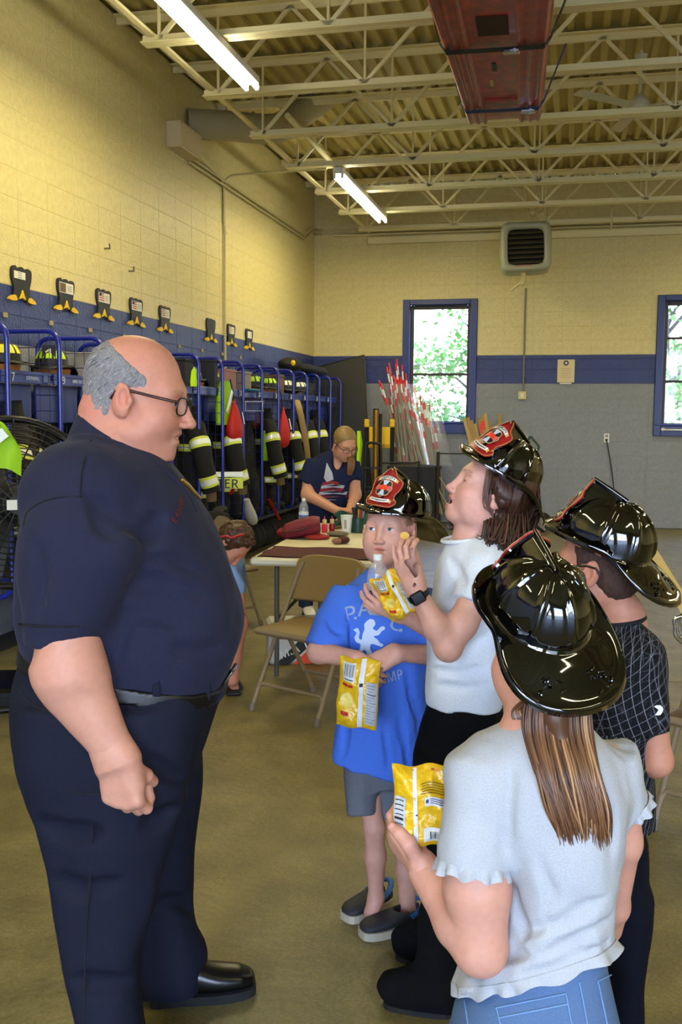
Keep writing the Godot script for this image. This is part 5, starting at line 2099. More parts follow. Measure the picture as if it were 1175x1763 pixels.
func build_tables() -> void:
	var rot:=Basis(Vector3.UP,0.06)
	var nl:=on_y(430,960,TTOP)
	var W:=0.78
	var L:=1.83
	var X:=rot.x
	var Zb:=-rot.z
	var tp:=func(u: float,v: float,y:=0.0) -> Vector3: return Vector3(nl.x,TTOP+y,nl.z)+X*(u*W)+Zb*(v*L)
	var O: Vector3=tp.call(0.5,0.5)
	O.y=0
	var t:=thing("folding_table","white plastic folding craft table with grey legs","table",O)
	var mb:=mb_at(O)
	mb.box(tp.call(0.5,0.5,-0.022),Vector3(W,0.044,L),rot,0.012)
	part(t,"tabletop",mb,mat("table_white",Color(0.80,0.77,0.66),0.4))
	for v in [0.14,0.86]:
		for u in [0.12,0.88]:
			mb=mb_at(O)
			var a: Vector3=tp.call(u,v,-0.045)
			mb.tube([a,Vector3(a.x,0.01,a.z)],0.015,8)
			part(t,"leg",mb,mat("table_leg",Color(0.30,0.28,0.25),0.4))
		mb=mb_at(O)
		var a1: Vector3=tp.call(0.12,v,-0.5)
		var a2: Vector3=tp.call(0.88,v,-0.5)
		mb.tube([a1,a2],0.012,8)
		part(t,"leg_brace",mb,mat("table_leg",Color(0.3,0.28,0.25)))
	mb=mb_at(O)
	mb.tube([tp.call(0.12,0.14,-0.40),tp.call(0.5,0.40,-0.06)],0.010,6)
	mb.tube([tp.call(0.88,0.14,-0.40),tp.call(0.5,0.40,-0.06)],0.010,6)
	part(t,"folding_strut",mb,M.black)
	# woven maroon mat
	mb=mb_at(tp.call(0.3,0.2))
	var P:=[]
	for i in 30:
		var row:=[]
		for k in 30:
			var u:=k/29.0
			var v:=i/29.0
			row.append(tp.call(lerpf(0.04,0.98,u)+0.008*sin(v*11.0),lerpf(0.02,0.26,v)+0.004*sin(u*21.0),0.004+0.003*sin(v*60.0)+0.003*sin(u*9.0+v*3.0)))
		P.append(row)
	mb.grid(P,false,Vector3.UP)
	var P2:=[]
	for r in P:
		var row:=[]
		for p in r: row.append(Vector3(p.x,TTOP+0.0005,p.z))
		P2.append(row)
	mb.grid(P2,false,Vector3.DOWN)
	var mm:=single("knitted_mat","maroon knitted mat lying along the near end of the craft table","mat",mb,mat("mat_maroon",Color(0.40,0.20,0.22),0.95),tp.call(0.3,0.2))
	M.mat_maroon.albedo_texture=noise_tex("knit",0.09,256,FastNoiseLite.TYPE_SIMPLEX_SMOOTH,3,Color(0.55,0.5,0.5),Color(1.0,1.0,1.0))
	M.mat_maroon.uv1_triplanar=true
	M.mat_maroon.uv1_world_triplanar=true
	M.mat_maroon.uv1_scale=Vector3(3.0,6.0,9.0)
	# pink sequin pouch on a red cloth
	var c:=on_y(520,926,TTOP)
	var pc:=thing("sequin_pouch","sparkly pink zip pouch lying on the craft table","pouch",c)
	var b:=Basis(Vector3.UP,0.25)*Basis(Vector3(0,0,1),0.10)
	var pk:=mat("sequin_pink",Color(0.88,0.34,0.42),0.28,0.2)
	pk.albedo_texture=noise_tex("sequins",0.5,128,FastNoiseLite.TYPE_CELLULAR,1,Color(0.45,0.35,0.4),Color(1,1,1))
	pk.uv1_triplanar=true
	pk.uv1_scale=Vector3.ONE*7.0
	pk.normal_enabled=true
	pk.normal_texture=noise_tex("sequin_bump",0.5,128,FastNoiseLite.TYPE_CELLULAR,1,Color.BLACK,Color.WHITE,true,14.0)
	var sd:=Sdf.new()
	sd.loft(c+Vector3(0,0.02,0),Basis(b.y,b.x,b.z),[[-0.125,0.02,0,0.035,0.05],[-0.10,0.03,0,0.05,0.075],[0.0,0.045,0,0.06,0.085],[0.09,0.055,0,0.058,0.08],[0.125,0.06,0,0.045,0.06]],0.02,2.8)
	mb=mb_at(c)
	sd.build(mb,c+Vector3(-0.2,-0.05,-0.18),c+Vector3(0.2,0.2,0.18),0.006)
	part(pc,"pouch_body",mb,pk)
	mb=mb_at(c)
	mb.tube(spline([c+b*Vector3(-0.12,0.055,0.065),c+b*Vector3(0.0,0.062,0.09),c+b*Vector3(0.12,0.085,0.068)],6),0.004,6)
	part(pc,"zip",mb,mat("zip_dark",Color(0.15,0.05,0.08),0.5))
	mb=mb_at(c)
	mb.ball(c+b*Vector3(0.0,-0.002,0.02),Vector3(0.13,0.02,0.10),b)
	part(pc,"underside",mb,mat("pouch_base",Color(0.08,0.05,0.08),0.5))
	mb=mb_at(c)
	mb.ball(c+Vector3(-0.03,0.03,-0.03),Vector3(0.145,0.05,0.09),Basis(Vector3.UP,0.3))
	mb.ball(c+Vector3(0.10,0.012,0.02),Vector3(0.09,0.02,0.08))
	single("red_cloth","crumpled red cloth under the sparkly pink pouch","cloth",mb,mat("cloth_red",Color(0.55,0.05,0.08),0.8),c)
	water_bottle(on_y(523,907,TTOP),0.20,0.034,Basis(),"clear water bottle with a blue cap at the woman's elbow",mat("cap_white",Color(0.85,0.86,0.88),0.4),true)
	for q in [[559,917,"paint_pink",Color(0.80,0.16,0.32),"small pink paint bottle with a cream cap"],[572,916,"paint_red",Color(0.55,0.06,0.12),"small dark red paint bottle with a cream cap"]]:
		var p:=on_y(q[0],q[1],TTOP)
		var pb:=thing("paint_bottle",q[4],"bottle",p,"paint bottles on the craft table")
		mb=mb_at(p)
		mb.lathe([Vector2(0.018,0),Vector2(0.020,0.004),Vector2(0.020,0.05),Vector2(0.014,0.06)],p,Vector3.UP,16)
		part(pb,"flask",mb,mat(q[2],q[3],0.25))
		mb=mb_at(p)
		mb.lathe([Vector2(0.0145,0.058),Vector2(0.015,0.085),Vector2(0.011,0.09)],p,Vector3.UP,14)
		part(pb,"cap",mb,mat("cap_cream",Color(0.80,0.70,0.50),0.5))
		mb=mb_at(p)
		mb.lathe([Vector2(0.006,0.088),Vector2(0.003,0.11)],p,Vector3.UP,10)
		part(pb,"nozzle",mb,mat(q[2],q[3]))
	var cp:=on_y(597,917,TTOP)
	var cu:=thing("paper_cup","white paper cup with grey print beside the teal mug","cup",cp)
	mb=mb_at(cp)
	mb.lathe([Vector2(0.030,0.0),Vector2(0.041,0.115),Vector2(0.043,0.118),Vector2(0.038,0.115),Vector2(0.028,0.01)],cp,Vector3.UP,24)
	part(cu,"cup_body",mb,M.white)
	mb=mb_at(cp)
	mb.box(cp+Vector3(0.0,0.06,0.0365),Vector3(0.016,0.06,0.004))
	part(cu,"print",mb,mat("print_grey",Color(0.6,0.58,0.52),0.7))
	# teal mug with pens
	var mp:=on_y(616,917,TTOP)
	var mu:=thing("teal_mug","dark teal mug holding pens on the craft table","mug",mp)
	mb=mb_at(mp)
	mb.lathe([Vector2(0.038,0.0),Vector2(0.042,0.005),Vector2(0.042,0.10),Vector2(0.039,0.102),Vector2(0.037,0.098),Vector2(0.036,0.012)],mp,Vector3.UP,24)
	part(mu,"mug_body",mb,mat("mug_teal",Color(0.04,0.22,0.20),0.25))
	mb=mb_at(mp)
	mb.tube(spline([mp+Vector3(-0.04,0.085,0),mp+Vector3(-0.068,0.08,0),mp+Vector3(-0.072,0.045,0),mp+Vector3(-0.04,0.02,0)],4),0.006,8)
	part(mu,"mug_handle",mb,M.mug_teal)
	var pens:=[[Color(0.06,0.06,0.07),-0.02,"black"],[Color(0.06,0.06,0.07),-0.012,"black"],[Color(0.08,0.16,0.55),0.0,"blue"],[Color(0.80,0.62,0.08),0.004,"yellow"],[Color(0.75,0.16,0.08),0.014,"red"],[Color(0.45,0.52,0.62),0.02,"grey"],[Color(0.45,0.52,0.62),0.025,"grey"]]
	for i in pens.size():
		var q: Array=pens[i]
		var p0:=mp+Vector3(q[1]*0.6,0.02,0.012*sin(i*2.1))
		var p1:=mp+Vector3(q[1]*1.9,0.17+0.02*sin(i*3.0),0.02*sin(i*2.1))
		var pn:=thing("pen","%s pen standing in the teal mug" % q[2],"pen",p0,"pens in the mug")
		mb=mb_at(p0)
		mb.cyl(p0,p1.lerp(p0,0.25),0.0048,8)
		part(pn,"barrel",mb,mat("pen_"+q[2],q[0],0.4))
		mb=mb_at(p0)
		mb.cyl(p1.lerp(p0,0.25),p1,0.0055,8)
		part(pn,"pen_cap",mb,mat("pencap_"+q[2],q[0],0.3))
	# painted stones
	for q in [[582,923,0.075,Color(0.40,0.36,0.31),"flat grey stone disc by the paint bottles"],[580,937,0.032,Color(0.52,0.36,0.30),"small pinkish painted stone near the maroon mat"],[592,936,0.04,Color(0.30,0.13,0.13),"dark red sliced stone near the maroon mat"]]:
		var p:=on_y(q[0],q[1],TTOP)
		mb=mb_at(p)
		mb.ball(p+Vector3(0,q[2]*0.22 if q[2]>0.05 else q[2]*0.6,0),Vector3(q[2],q[2]*0.22 if q[2]>0.05 else q[2]*0.6,q[2]*0.8))
		single("painted_stone",q[4],"stone",mb,mat("stone_%d" % int(q[0]),q[3],0.8),p)
	# teal cloth in the woman's hands
	var tc:=on_y(606,905,TTOP+0.03)
	mb=mb_at(tc)
	P=[]
	for i in 14:
		var row:=[]
		for k in 14:
			var u:=k/13.0 - 0.5
			var v:=i/13.0
			row.append(pv(604+u*60+8*sin(v*5.0),lerpf(884,910,v)+5*sin(u*7.0),7.0 - 0.2*v)+flat_fwd*(0.05*sin(u*14.0+v*3.0)))
		P.append(row)
	mb.grid(P,false,-flat_fwd)
	single("teal_cloth","crumpled teal cloth held over the table by the woman","cloth",mb,mat("cloth_teal",Color(0.03,0.24,0.22),0.85),tc)
	# chairs
	var fa:=on_y(438,1222,0)
	var fb:=on_y(550,1250,0)
	var mid:=(fa+fb)*0.5
	var ax:=(fb - fa).normalized()
	folding_chair(mid,Vector3(-ax.z,0,ax.x),"tan metal folding chair standing empty before the craft table")
	var c2:=folding_chair(on_y(470,1075,0)+Vector3(-0.20,0,0.25),Vector3(0.75,0,0.5),"brown folding chair with a black jacket over its back by the table","seat_brown")
	var jk:=on_y(452,922,0.80)
	jacket(c2)
	var c3:=folding_chair(on_y(420,1160,0)+Vector3(-0.28,0,0.0),Vector3(0.35,0,0.95),"folding chair under the seated person behind the firefighter","seat_brown")
	var cr:=folding_chair(on_y(1164,1425,0)+Vector3(0.12,0,0.12),Vector3(-0.45,0,0.9),"folding chair at the right edge behind the boy in black","seat_brown")
	# chrome tubing of a stacked chair at the right edge
	var k:=on_y(1178,1090,0.62)
	mb=mb_at(k)
	for i in 3:
		var o:=Vector3(0.0,0.0,-0.03*i)
		mb.tube(spline([k+o+Vector3(0.10,-0.10,0),k+o+Vector3(-0.02+0.012*i,-0.03,0),k+o+Vector3(-0.035+0.012*i,0.02,0),k+o+Vector3(-0.02+0.012*i,0.07,0.0),k+o+Vector3(0.2,0.08,0)],4),0.008,8)
	mb.cyl(k+Vector3(0.12,0.05,-0.03),Vector3(k.x+0.12,0.0,k.z - 0.03),0.012,8)
	mb.cyl(k+Vector3(0.12,-0.10,0.0),k+Vector3(0.12,0.08,-0.03),0.012,8)
	single("chrome_rack","bent chrome tube rack at the right edge beside the lane line","rack",mb,M.chrome,k)
	tote_bag()
func jacket(chair: Node3D) -> void:
	var p:=chair.position
	var t:=thing("black_jacket","black jacket draped over the brown folding chair's back","jacket",p)
	var fwd:=Vector3(0.75,0,0.5).normalized()
	var sdv:=Vector3.UP.cross(fwd)
	var mb:=mb_at(p)
	var P:=[]
	for i in 14:
		var f:=i/13.0
		var row:=[]
		for k in 17:
			var u:=k/8.0 - 1.0
			var a:=lerpf(-1.0,1.0,f)
			var y:=0.80 - 0.42*pow(absf(a),1.6)+0.03*(1.0 - u*u)+0.01*sin(u*9.0+f*5.0)
			row.append(p+sdv*(u*0.25*(1.0+0.08*sin(f*6.0)))+Vector3(0,y,0)+fwd*(-0.215+a*0.10))
		P.append(row)
	mb.grid(P,false,Vector3.UP)
	part(t,"jacket_body",mb,mat("jacket_black",Color(0.03,0.03,0.035),0.85))
	mb=mb_at(p)
	for s in [-1.0,1.0]:
		mb.tube(spline([p+sdv*(s*0.22)+Vector3(0,0.82,0) - fwd*0.28,p+sdv*(s*0.27)+Vector3(0,0.62,0) - fwd*0.31,p+sdv*(s*0.25)+Vector3(0,0.42,0) - fwd*0.30],4),0.055,10)
	part(t,"sleeves",mb,M.jacket_black)
func water_bottle(at: Vector3,h: float,r: float,b: Basis,label: String,cap: Material,stand: bool) -> void:
	var t:=thing("water_bottle",label,"bottle",at)
	var mb:=mb_at(at)
	var k:=h/0.20
	var pr:=[]
	for q in [[0.6,0.0],[0.95,0.004],[1.0,0.012],[0.97,0.02],[1.0,0.03],[0.97,0.05],[1.0,0.07],[0.97,0.09],[1.0,0.105],[1.0,0.125],[0.92,0.145],[0.70,0.165],[0.40,0.180],[0.36,0.186]]: pr.append(Vector2(q[0]*r,q[1]*k))
	mb.lathe(pr,at,b.y,24)
	part(t,"clear_body",mb,M.clear_plastic)
	mb=mb_at(at)
	mb.lathe([Vector2(r*0.9,0.004*k),Vector2(r*0.93,0.01*k),Vector2(r*0.93,0.115*k),Vector2(r*0.5,0.116*k)],at,b.y,20)
	var wt:=mat("water",Color(0.75,0.82,0.88,0.25),0.05)
	wt.transparency=BaseMaterial3D.TRANSPARENCY_ALPHA
	part(t,"water",mb,wt)
	for q in [[0.055,0.085,"label_blue",Color(0.10,0.24,0.62)],[0.085,0.105,"label_white",Color(0.82,0.86,0.90)]]:
		mb=mb_at(at)
		mb.lathe([Vector2(r*1.005,q[0]*k),Vector2(r*1.02,q[0]*k),Vector2(r*1.02,q[1]*k),Vector2(r*1.005,q[1]*k)],at,b.y,24)
		part(t,"wrap_label",mb,mat(q[2],q[3],0.4))
	for i in 7:
		mb=mb_at(at)
		var a:=-1.2+i*0.4
		var dirv:=(flat_right*sin(a) - flat_fwd*cos(a))
		dirv=(dirv - b.y*dirv.dot(b.y)).normalized()
		mb.bar(at+b.y*(0.061*k)+dirv*r*1.022,at+b.y*(0.079*k)+dirv*r*1.022,0.0035,0.0012,dirv)
		part(t,"label_print",mb,M.white)
	mb=mb_at(at)
	mb.lathe([Vector2(r*0.42,0.183*k),Vector2(r*0.43,0.20*k),Vector2(r*0.36,0.203*k)],at,b.y,18)
	part(t,"bottle_cap",mb,cap)
func tote_bag() -> void:
	var a:=on_y(463,1146,0.0)
	var c:=on_y(575,1142,0.0)
	var t:=thing("tote_bag","white, orange and black printed tote bag on the floor under the table","bag",(a+c)*0.5)
	var o:=t.position
	var x:=(c - a)
	var w:=x.length()
	x /= w
	var n:=x.cross(Vector3.UP).normalized()
	if n.z<0: n=-n
	var h:=0.27
	var mb:=mb_at(o)
	mb.box((a+c)*0.5+Vector3(0,h*0.5,0) - n*0.10,Vector3(w,h,0.20),Basis(x,Vector3.UP,-x.cross(Vector3.UP) if x.cross(Vector3.UP).dot(n)<0 else x.cross(Vector3.UP)),0.02)
	part(t,"sack",mb,mat("tote_white",Color(0.78,0.78,0.76),0.5))
	var b:=Basis(x,Vector3.UP,n)
	mb=mb_at(o)
	mb.prism(PackedVector2Array([Vector2(0.10*w,0.0),Vector2(0.32*w,0.0),Vector2(0.98*w,0.24),Vector2(0.75*w,0.26)]),a+Vector3(0,0.005,0)+n*0.001,b,0.002)
	part(t,"black_band",mb,M.black)
	mb=mb_at(o)
	mb.prism(PackedVector2Array([Vector2(0.36*w,0.0),Vector2(0.98*w,0.0),Vector2(0.98*w,0.06),Vector2(0.62*w,0.09)]),a+Vector3(0,0.005,0)+n*0.001,b,0.002)
	part(t,"orange_print",mb,mat("tote_orange",Color(0.85,0.28,0.06),0.5))
	mb=mb_at(o)
	mb.prism(PackedVector2Array([Vector2(0.30*w,0.16),Vector2(0.50*w,0.16),Vector2(0.62*w,0.26),Vector2(0.42*w,0.26)]),a+Vector3(0,0.005,0)+n*0.001,b,0.002)
	part(t,"orange_print",mb,M.tote_orange)
	var r2:=Basis(Vector3(0,0,1),0.36)
	var bb:=b*r2
	text_part(t,"lettering","M.A  L  O",a+x*(0.5*w)+Vector3(0,0.115,0)+n*0.004,bb,0.05,M.white)
# ---------------------------------------------------------------- fire helmets (x right, y up, z to the front)
func helmet_point(th: float,s: float,sc: float,toy: bool) -> Vector3:
	var fx:=sin(th)
	var fz:=cos(th)
	var back:=smoothstep(0.15,1.0,-fz)
	var rx:=0.100
	var rz:=0.124
	var p:=Vector3.ZERO
	var D:=0.62
	if s<=D:
		var u:=s/D
		var ph:=u*PI*0.5
		var r:=sin(ph)
		var y:=0.128*pow(maxf(cos(ph),0.0),0.78)
		var bump:=0.0
		if toy:
			for k in 8:
				var a:=wrapf(th - TAU*k/8.0,-PI,PI)
				var dist:=absf(a)*r*0.11
				bump += 0.0075*exp(-pow(dist/0.0065,2.0))*smoothstep(0.05,0.25,u)*(1.0 - smoothstep(0.86,1.0,u))
		p=Vector3(fx*rx*r,y,fz*rz*r)
		p += p.normalized()*bump
	else:
		var v:=(s - D)/(1.0 - D)
		var ext:=0.033+0.010*maxf(fz,0.0)+0.078*back
		var w:=smoothstep(0.0,1.0,v)
		p=Vector3(fx*(rx+ext*v),0.0,fz*(rz+ext*v))
		p.y=0.016*absf(fx)*w*(1.0 - back) - 0.050*back*w - 0.006*maxf(fz,0.0)*w
		p.y += 0.004 * exp(-pow((v - 0.05) / 0.06, 2.0))       # step where brim meets dome
		p.y += 0.0045 * exp(-pow((v - 0.93) / 0.07, 2.0))      # rolled edge
		p.y -= 0.010*smoothstep(0.94,1.0,v)
	return p*sc
func helmet_rows(at: Vector3,b: Basis,sc: float,toy: bool) -> Array:
	var P:=[]
	var n:=44 if toy else 26
	var seg:=128 if toy else 40
	for i in n+1:
		var s:=lerpf(0.004,1.0,i/float(n))
		var row:=[]
		for k in seg: row.append(at+b*helmet_point(TAU*k/seg,s,sc,toy))
		P.append(row)
	# underside
	for q in [[0.96,0.006],[0.80,0.008],[0.64,0.008],[0.45,0.010],[0.2,0.012],[0.01,0.012]]:
		var row:=[]
		for k in seg:
			var p:=helmet_point(TAU*k/seg,q[0],sc,false)
			row.append(at+b*(p - Vector3(0,q[1],0) if q[0]>0.6 else p*0.93))
		P.append(row)
	return P
const SHIELD:=[[0.0,0.158],[0.014,0.150],[0.030,0.128],[0.050,0.118],[0.056,0.108],[0.054,0.085],[0.046,0.060],[0.049,0.048],[0.058,0.040],[0.055,0.026],[0.040,0.012],[0.0,0.008]]
func toy_helmet(at: Vector3,b: Basis,label: String,sc:=1.0) -> Node3D:
	var t:=thing("fire_helmet",label,"helmet",at,"children's toy fire helmets")
	var shell:=mat("toy_black",Color(0.012,0.012,0.014),0.06)
	shell.metallic_specular=0.62
	shell.clearcoat_enabled=true
	shell.clearcoat=0.6
	shell.clearcoat_roughness=0.03
	var mb:=mb_at(at)
	mb.grid(helmet_rows(at,b,sc,true),true)
	part(t,"shell",mb,shell)
	# raised crest running from the crown to the head of the front shield
	mb=mb_at(at)
	var P:=[]
	for i in 11:
		var f:=i/10.0
		var row:=[]
		var zc:=lerpf(-0.01,0.094,f)
		var yc:=lerpf(0.128,0.152,f)
		var hw:=lerpf(0.016,0.052,f)
		for k in 11:
			var u:=k/10.0*2.0 - 1.0
			var y:=yc - (0.012+0.075*f)*pow(absf(u),1.3)
			row.append(at+b*(Vector3(u*hw,y,zc+0.028*f*pow(absf(u),1.6)*0.6)*sc))
		P.append(row)
	mb.grid(P,false,b.y)
	var P2:=[]
	for r in P:
		P2.append(r)
	part(t,"crest",mb,shell)
	mb=mb_at(at)
	mb.tube([at+b*(Vector3(0,0.131,-0.012)*sc),at+b*(Vector3(0,0.143,0.04)*sc),at+b*(Vector3(0,0.153,0.09)*sc)],[0.006*sc,0.006*sc,0.004*sc],8)
	part(t,"crest_ridge",mb,shell)
	# small embossed marks on the long back brim
	mb=mb_at(at)
	var rng:=RandomNumberGenerator.new()
	rng.seed=77
	for side in [-1.0,1.0]:
		for k in 9:
			var th=PI+side*(0.20+0.30*rng.randf())
			var p:=helmet_point(th,0.62+0.38*(0.35+0.45*rng.randf()),sc,true)
			mb.box(at+b*(p+Vector3(0,0.001,0)),Vector3(0.016,0.004,0.006)*sc,b*Basis(Vector3.UP,rng.randf()*TAU),0.0015)
	part(t,"embossing",mb,shell)
	# front shield: plate, edging, emblem, scrolls, rivets
	var tilt:=b*Basis(Vector3.RIGHT,-0.40)
	var so:=at+b*(Vector3(0,0.006,0.146)*sc)
	var poly:=PackedVector2Array()
	for q in SHIELD: poly.append(Vector2(q[0],q[1])*sc)
	for i in range(SHIELD.size() - 2,0,-1): poly.append(Vector2(-SHIELD[i][0],SHIELD[i][1])*sc)
	poly=smooth_outline(Array(poly),3)
	# the plate is bent round the helmet, with a black backing
	mb=mb_at(at)
	bent_plate(mb,poly,so,tilt,sc,-0.005*sc,0.0048*sc)
	part(t,"shield_backing",mb,shell)
	mb=mb_at(at)
	bent_plate(mb,poly,so,tilt,sc,0.0,0.004*sc)
	var plate:=part(t,"front_shield",mb,mat("shield_red",Color(0.55,0.06,0.07),0.4),"red shield shaped front plate")
	mb=mb_at(at)
	var edge:=[]
	for i in poly.size()+1: edge.append(bend(poly[i % poly.size()]*0.97+Vector2(0,0.003*sc),so,tilt,sc,0.0045*sc))
	mb.tube(edge,0.0011*sc,5,false)
	part(plate,"gold_edging",mb,mat("gold_trim",Color(0.72,0.55,0.32),0.4))
	var disc:=[]
	var cz:=Vector2(0,0.078)*sc
	for ring in [[0.033,0.0048,"emblem_gold",Color(0.70,0.62,0.42)],[0.030,0.0054,"emblem_black",Color(0.08,0.08,0.09)]]:
		var pl:=PackedVector2Array()
		for k in 32:
			var a:=TAU*k/32.0
			var rr: float=ring[0]*(1.0+0.06*cos(a*8.0))
			pl.append(cz+Vector2(cos(a)*rr*0.86,sin(a)*rr)*sc)
		mb=mb_at(at)
		bent_plate(mb,pl,so,tilt,sc,ring[1]*sc,0.0006*sc)
		part(plate,"emblem_ground",mb,mat(ring[2],ring[3],0.5))
	# four silver flared arms and an orange-red engine in the middle
	for k in 4:
		var a:=PI*0.25*0.0+TAU*k/4.0
		var u:=Vector2(cos(a)*0.9,sin(a))
		var w:=Vector2(-sin(a)*0.9,cos(a))
		var pl:=PackedVector2Array([cz+(u*0.008+w*0.004)*sc,cz+(u*0.027+w*0.012)*sc,cz+(u*0.029)*sc,cz+(u*0.027 - w*0.012)*sc,cz+(u*0.008 - w*0.004)*sc])
		mb=mb_at(at)
		bent_plate(mb,pl,so,tilt,sc,0.0062*sc,0.0006*sc)
		part(plate,"emblem_arm",mb,mat("emblem_silver",Color(0.72,0.75,0.80),0.4) if k % 2==1 else mat("emblem_pink",Color(0.75,0.35,0.33),0.5))
	mb=mb_at(at)
	bent_plate(mb,PackedVector2Array([cz+Vector2(-0.014,-0.008)*sc,cz+Vector2(0.014,-0.008)*sc,cz+Vector2(0.014,0.004)*sc,cz+Vector2(0.008,0.010)*sc,cz+Vector2(-0.009,0.010)*sc,cz+Vector2(-0.014,0.003)*sc]),so,tilt,sc,0.0068*sc,0.0006*sc)
	part(plate,"emblem_engine",mb,mat("engine_orange",Color(0.85,0.20,0.08),0.5))
	for s in [[0.118,0.030,1.0,"DEPUTY",0.0],[0.030,0.034,-1.0,"Fire Department",0.0]]:
		var pl:=PackedVector2Array()
		for k in 9:
			var u:=k/8.0*2.0 - 1.0
			pl.append(Vector2(u*s[1],s[0]+0.006 - s[2]*0.006*u*u)*sc)
		for k in 9:
			var u:=1.0 - k/8.0*2.0
			pl.append(Vector2(u*s[1],s[0] - 0.006 - s[2]*0.006*u*u)*sc)
		mb=mb_at(at)
		bent_plate(mb,pl,so,tilt,sc,0.0050*sc,0.0008*sc)
		part(plate,"scroll",mb,mat("scroll_white",Color(0.88,0.86,0.82),0.5))
		for e in [-1.0,1.0]:
			mb=mb_at(at)
			bent_plate(mb,PackedVector2Array([Vector2(e*s[1],s[0] - s[2]*0.006+0.005)*sc,Vector2(e*(s[1]+0.010),s[0] - s[2]*0.006+0.002)*sc,Vector2(e*(s[1]+0.006),s[0] - s[2]*0.006 - 0.003)*sc,Vector2(e*(s[1]+0.010),s[0] - s[2]*0.006 - 0.008)*sc,Vector2(e*s[1],s[0] - s[2]*0.006 - 0.006)*sc]),so,tilt,sc,0.0048*sc,0.0007*sc)
			part(plate,"scroll_end",mb,mat("scroll_gold",Color(0.80,0.66,0.35),0.5))
		var tm:=TextMesh.new()
		tm.text=s[3]
		tm.font_size=32
		tm.depth=0.5
		var bb:=tm.get_aabb()
		mb=mb_at(at)
		var k0=(s[1]*1.7*sc)/bb.size.x
		var k1:=minf(k0*1.3,0.0085*sc/bb.size.y)
		for sf in tm.get_surface_count():
			var A:=tm.surface_get_arrays(sf)
			var vv: PackedVector3Array=A[Mesh.ARRAY_VERTEX]
			var ii: PackedInt32Array=A[Mesh.ARRAY_INDEX] if A[Mesh.ARRAY_INDEX] != null else PackedInt32Array(range(vv.size()))
			var base:=mb.v.size()
			for q in vv:
				var x=(q.x - bb.get_center().x)*k0
				var u=x/(s[1]*sc)
				mb.vert(bend(Vector2(x,s[0]*sc+(q.y - bb.get_center().y)*k1 - s[2]*0.006*sc*u*u),so,tilt,sc,(0.0060+0.0004*signf(q.z))*sc),tilt.z)
			for q in ii: mb.ix.append(base+q)
		part(plate,"scroll_lettering",mb,mat("ink_black",Color(0.10,0.09,0.08),0.6))
	for q in [[0.0,0.150],[0.048,0.044],[-0.048,0.044]]:
		mb=mb_at(at)
		mb.ball(bend(Vector2(q[0],q[1])*sc,so,tilt,sc,0.005*sc),Vector3.ONE*0.0035*sc,Basis(),8,5)
		part(plate,"rivet",mb,mat("brass",Color(0.78,0.64,0.36),0.3,0.8))
	return t
func bend(p: Vector2,so: Vector3,tilt: Basis,sc: float,out: float) -> Vector3:
	var R:=0.105*sc
	var a:=p.x/R
	return so+tilt*Vector3(sin(a)*(R+out),p.y,cos(a)*(R+out) - R)
func bent_plate(mb: MB,poly: PackedVector2Array,so: Vector3,tilt: Basis,sc: float,lift: float,thick: float) -> void:
	var t:=Geometry2D.triangulate_polygon(poly)
	for f in 2:
		var base:=mb.v.size()
		for p in poly:
			var a:=p.x/(0.105*sc)
			mb.vert(bend(p,so,tilt,sc,lift+thick*f),tilt*(Vector3(sin(a),0,cos(a))*(1.0 if f==1 else -1.0)))
		for i in range(0,t.size(),3):
			var A:=mb.v[base+t[i]]
			var B:=mb.v[base+t[i+1]]
			var D:=mb.v[base+t[i+2]]
			var o:=(D - A).cross(B - A).dot(tilt.z)>0.0
			if o==(f==1):
				for k in 3: mb.ix.append(base+t[i+k])
			else:
				for k in [0,2,1]: mb.ix.append(base+t[i+k])
	var m:=poly.size()
	var mid:=Vector3.ZERO
	for p in poly: mid += bend(p,so,tilt,sc,lift)
	mid /= m
	for i in m:
		var A:=bend(poly[i],so,tilt,sc,lift)
		var B:=bend(poly[(i+1) % m],so,tilt,sc,lift)
		var C:=bend(poly[(i+1) % m],so,tilt,sc,lift+thick)
		var D:=bend(poly[i],so,tilt,sc,lift+thick)
		mb.quad(A,B,C,D,(A+B)*0.5 - mid)
# ---------------------------------------------------------------- people: shared parts
var skin_noise:=FastNoiseLite.new()
class Painter:
	var base:=Color(0.6,0.35,0.25)
	var blobs:=[]
	var nz: FastNoiseLite
	func blob(xf: Transform3D,at: Vector3,r: Vector3,c: Color,soft:=0.5,amount:=1.0) -> void:
		blobs.append([Transform3D(xf.basis.orthonormalized(),xf*at).affine_inverse(),r*xf.basis.x.length(),c,soft,amount])
	func paint(p: Vector3,_n: Vector3) -> Color:
		var c:=base
		var f:=1.0+0.10*nz.get_noise_3dv(p*55.0)
		c=Color(c.r*f,c.g*f,c.b*f)
		for b in blobs:
			var q: Vector3=(b[0]*p)/b[1]
			var d:=q.length()
			if d<1.0: c=c.lerp(b[2],b[4]*(1.0 - smoothstep(1.0 - b[3],1.0,d)))
		return c
func painter(col: Color) -> Painter:
	var p:=Painter.new()
	p.base=lin(col)
	skin_noise.seed=5
	skin_noise.frequency=1.0
	p.nz=skin_noise
	return p
# the first point of a field met by the sight line through a picture point, looked for from ground distance D0 on
func shoot(sd: Sdf,px: float,py: float,D0: float) -> Vector3:
	var d:=pray(px,py)
	d /= d.dot(flat_fwd)
	return sd.hit(EYE+d*D0,d.normalized(),1.6)
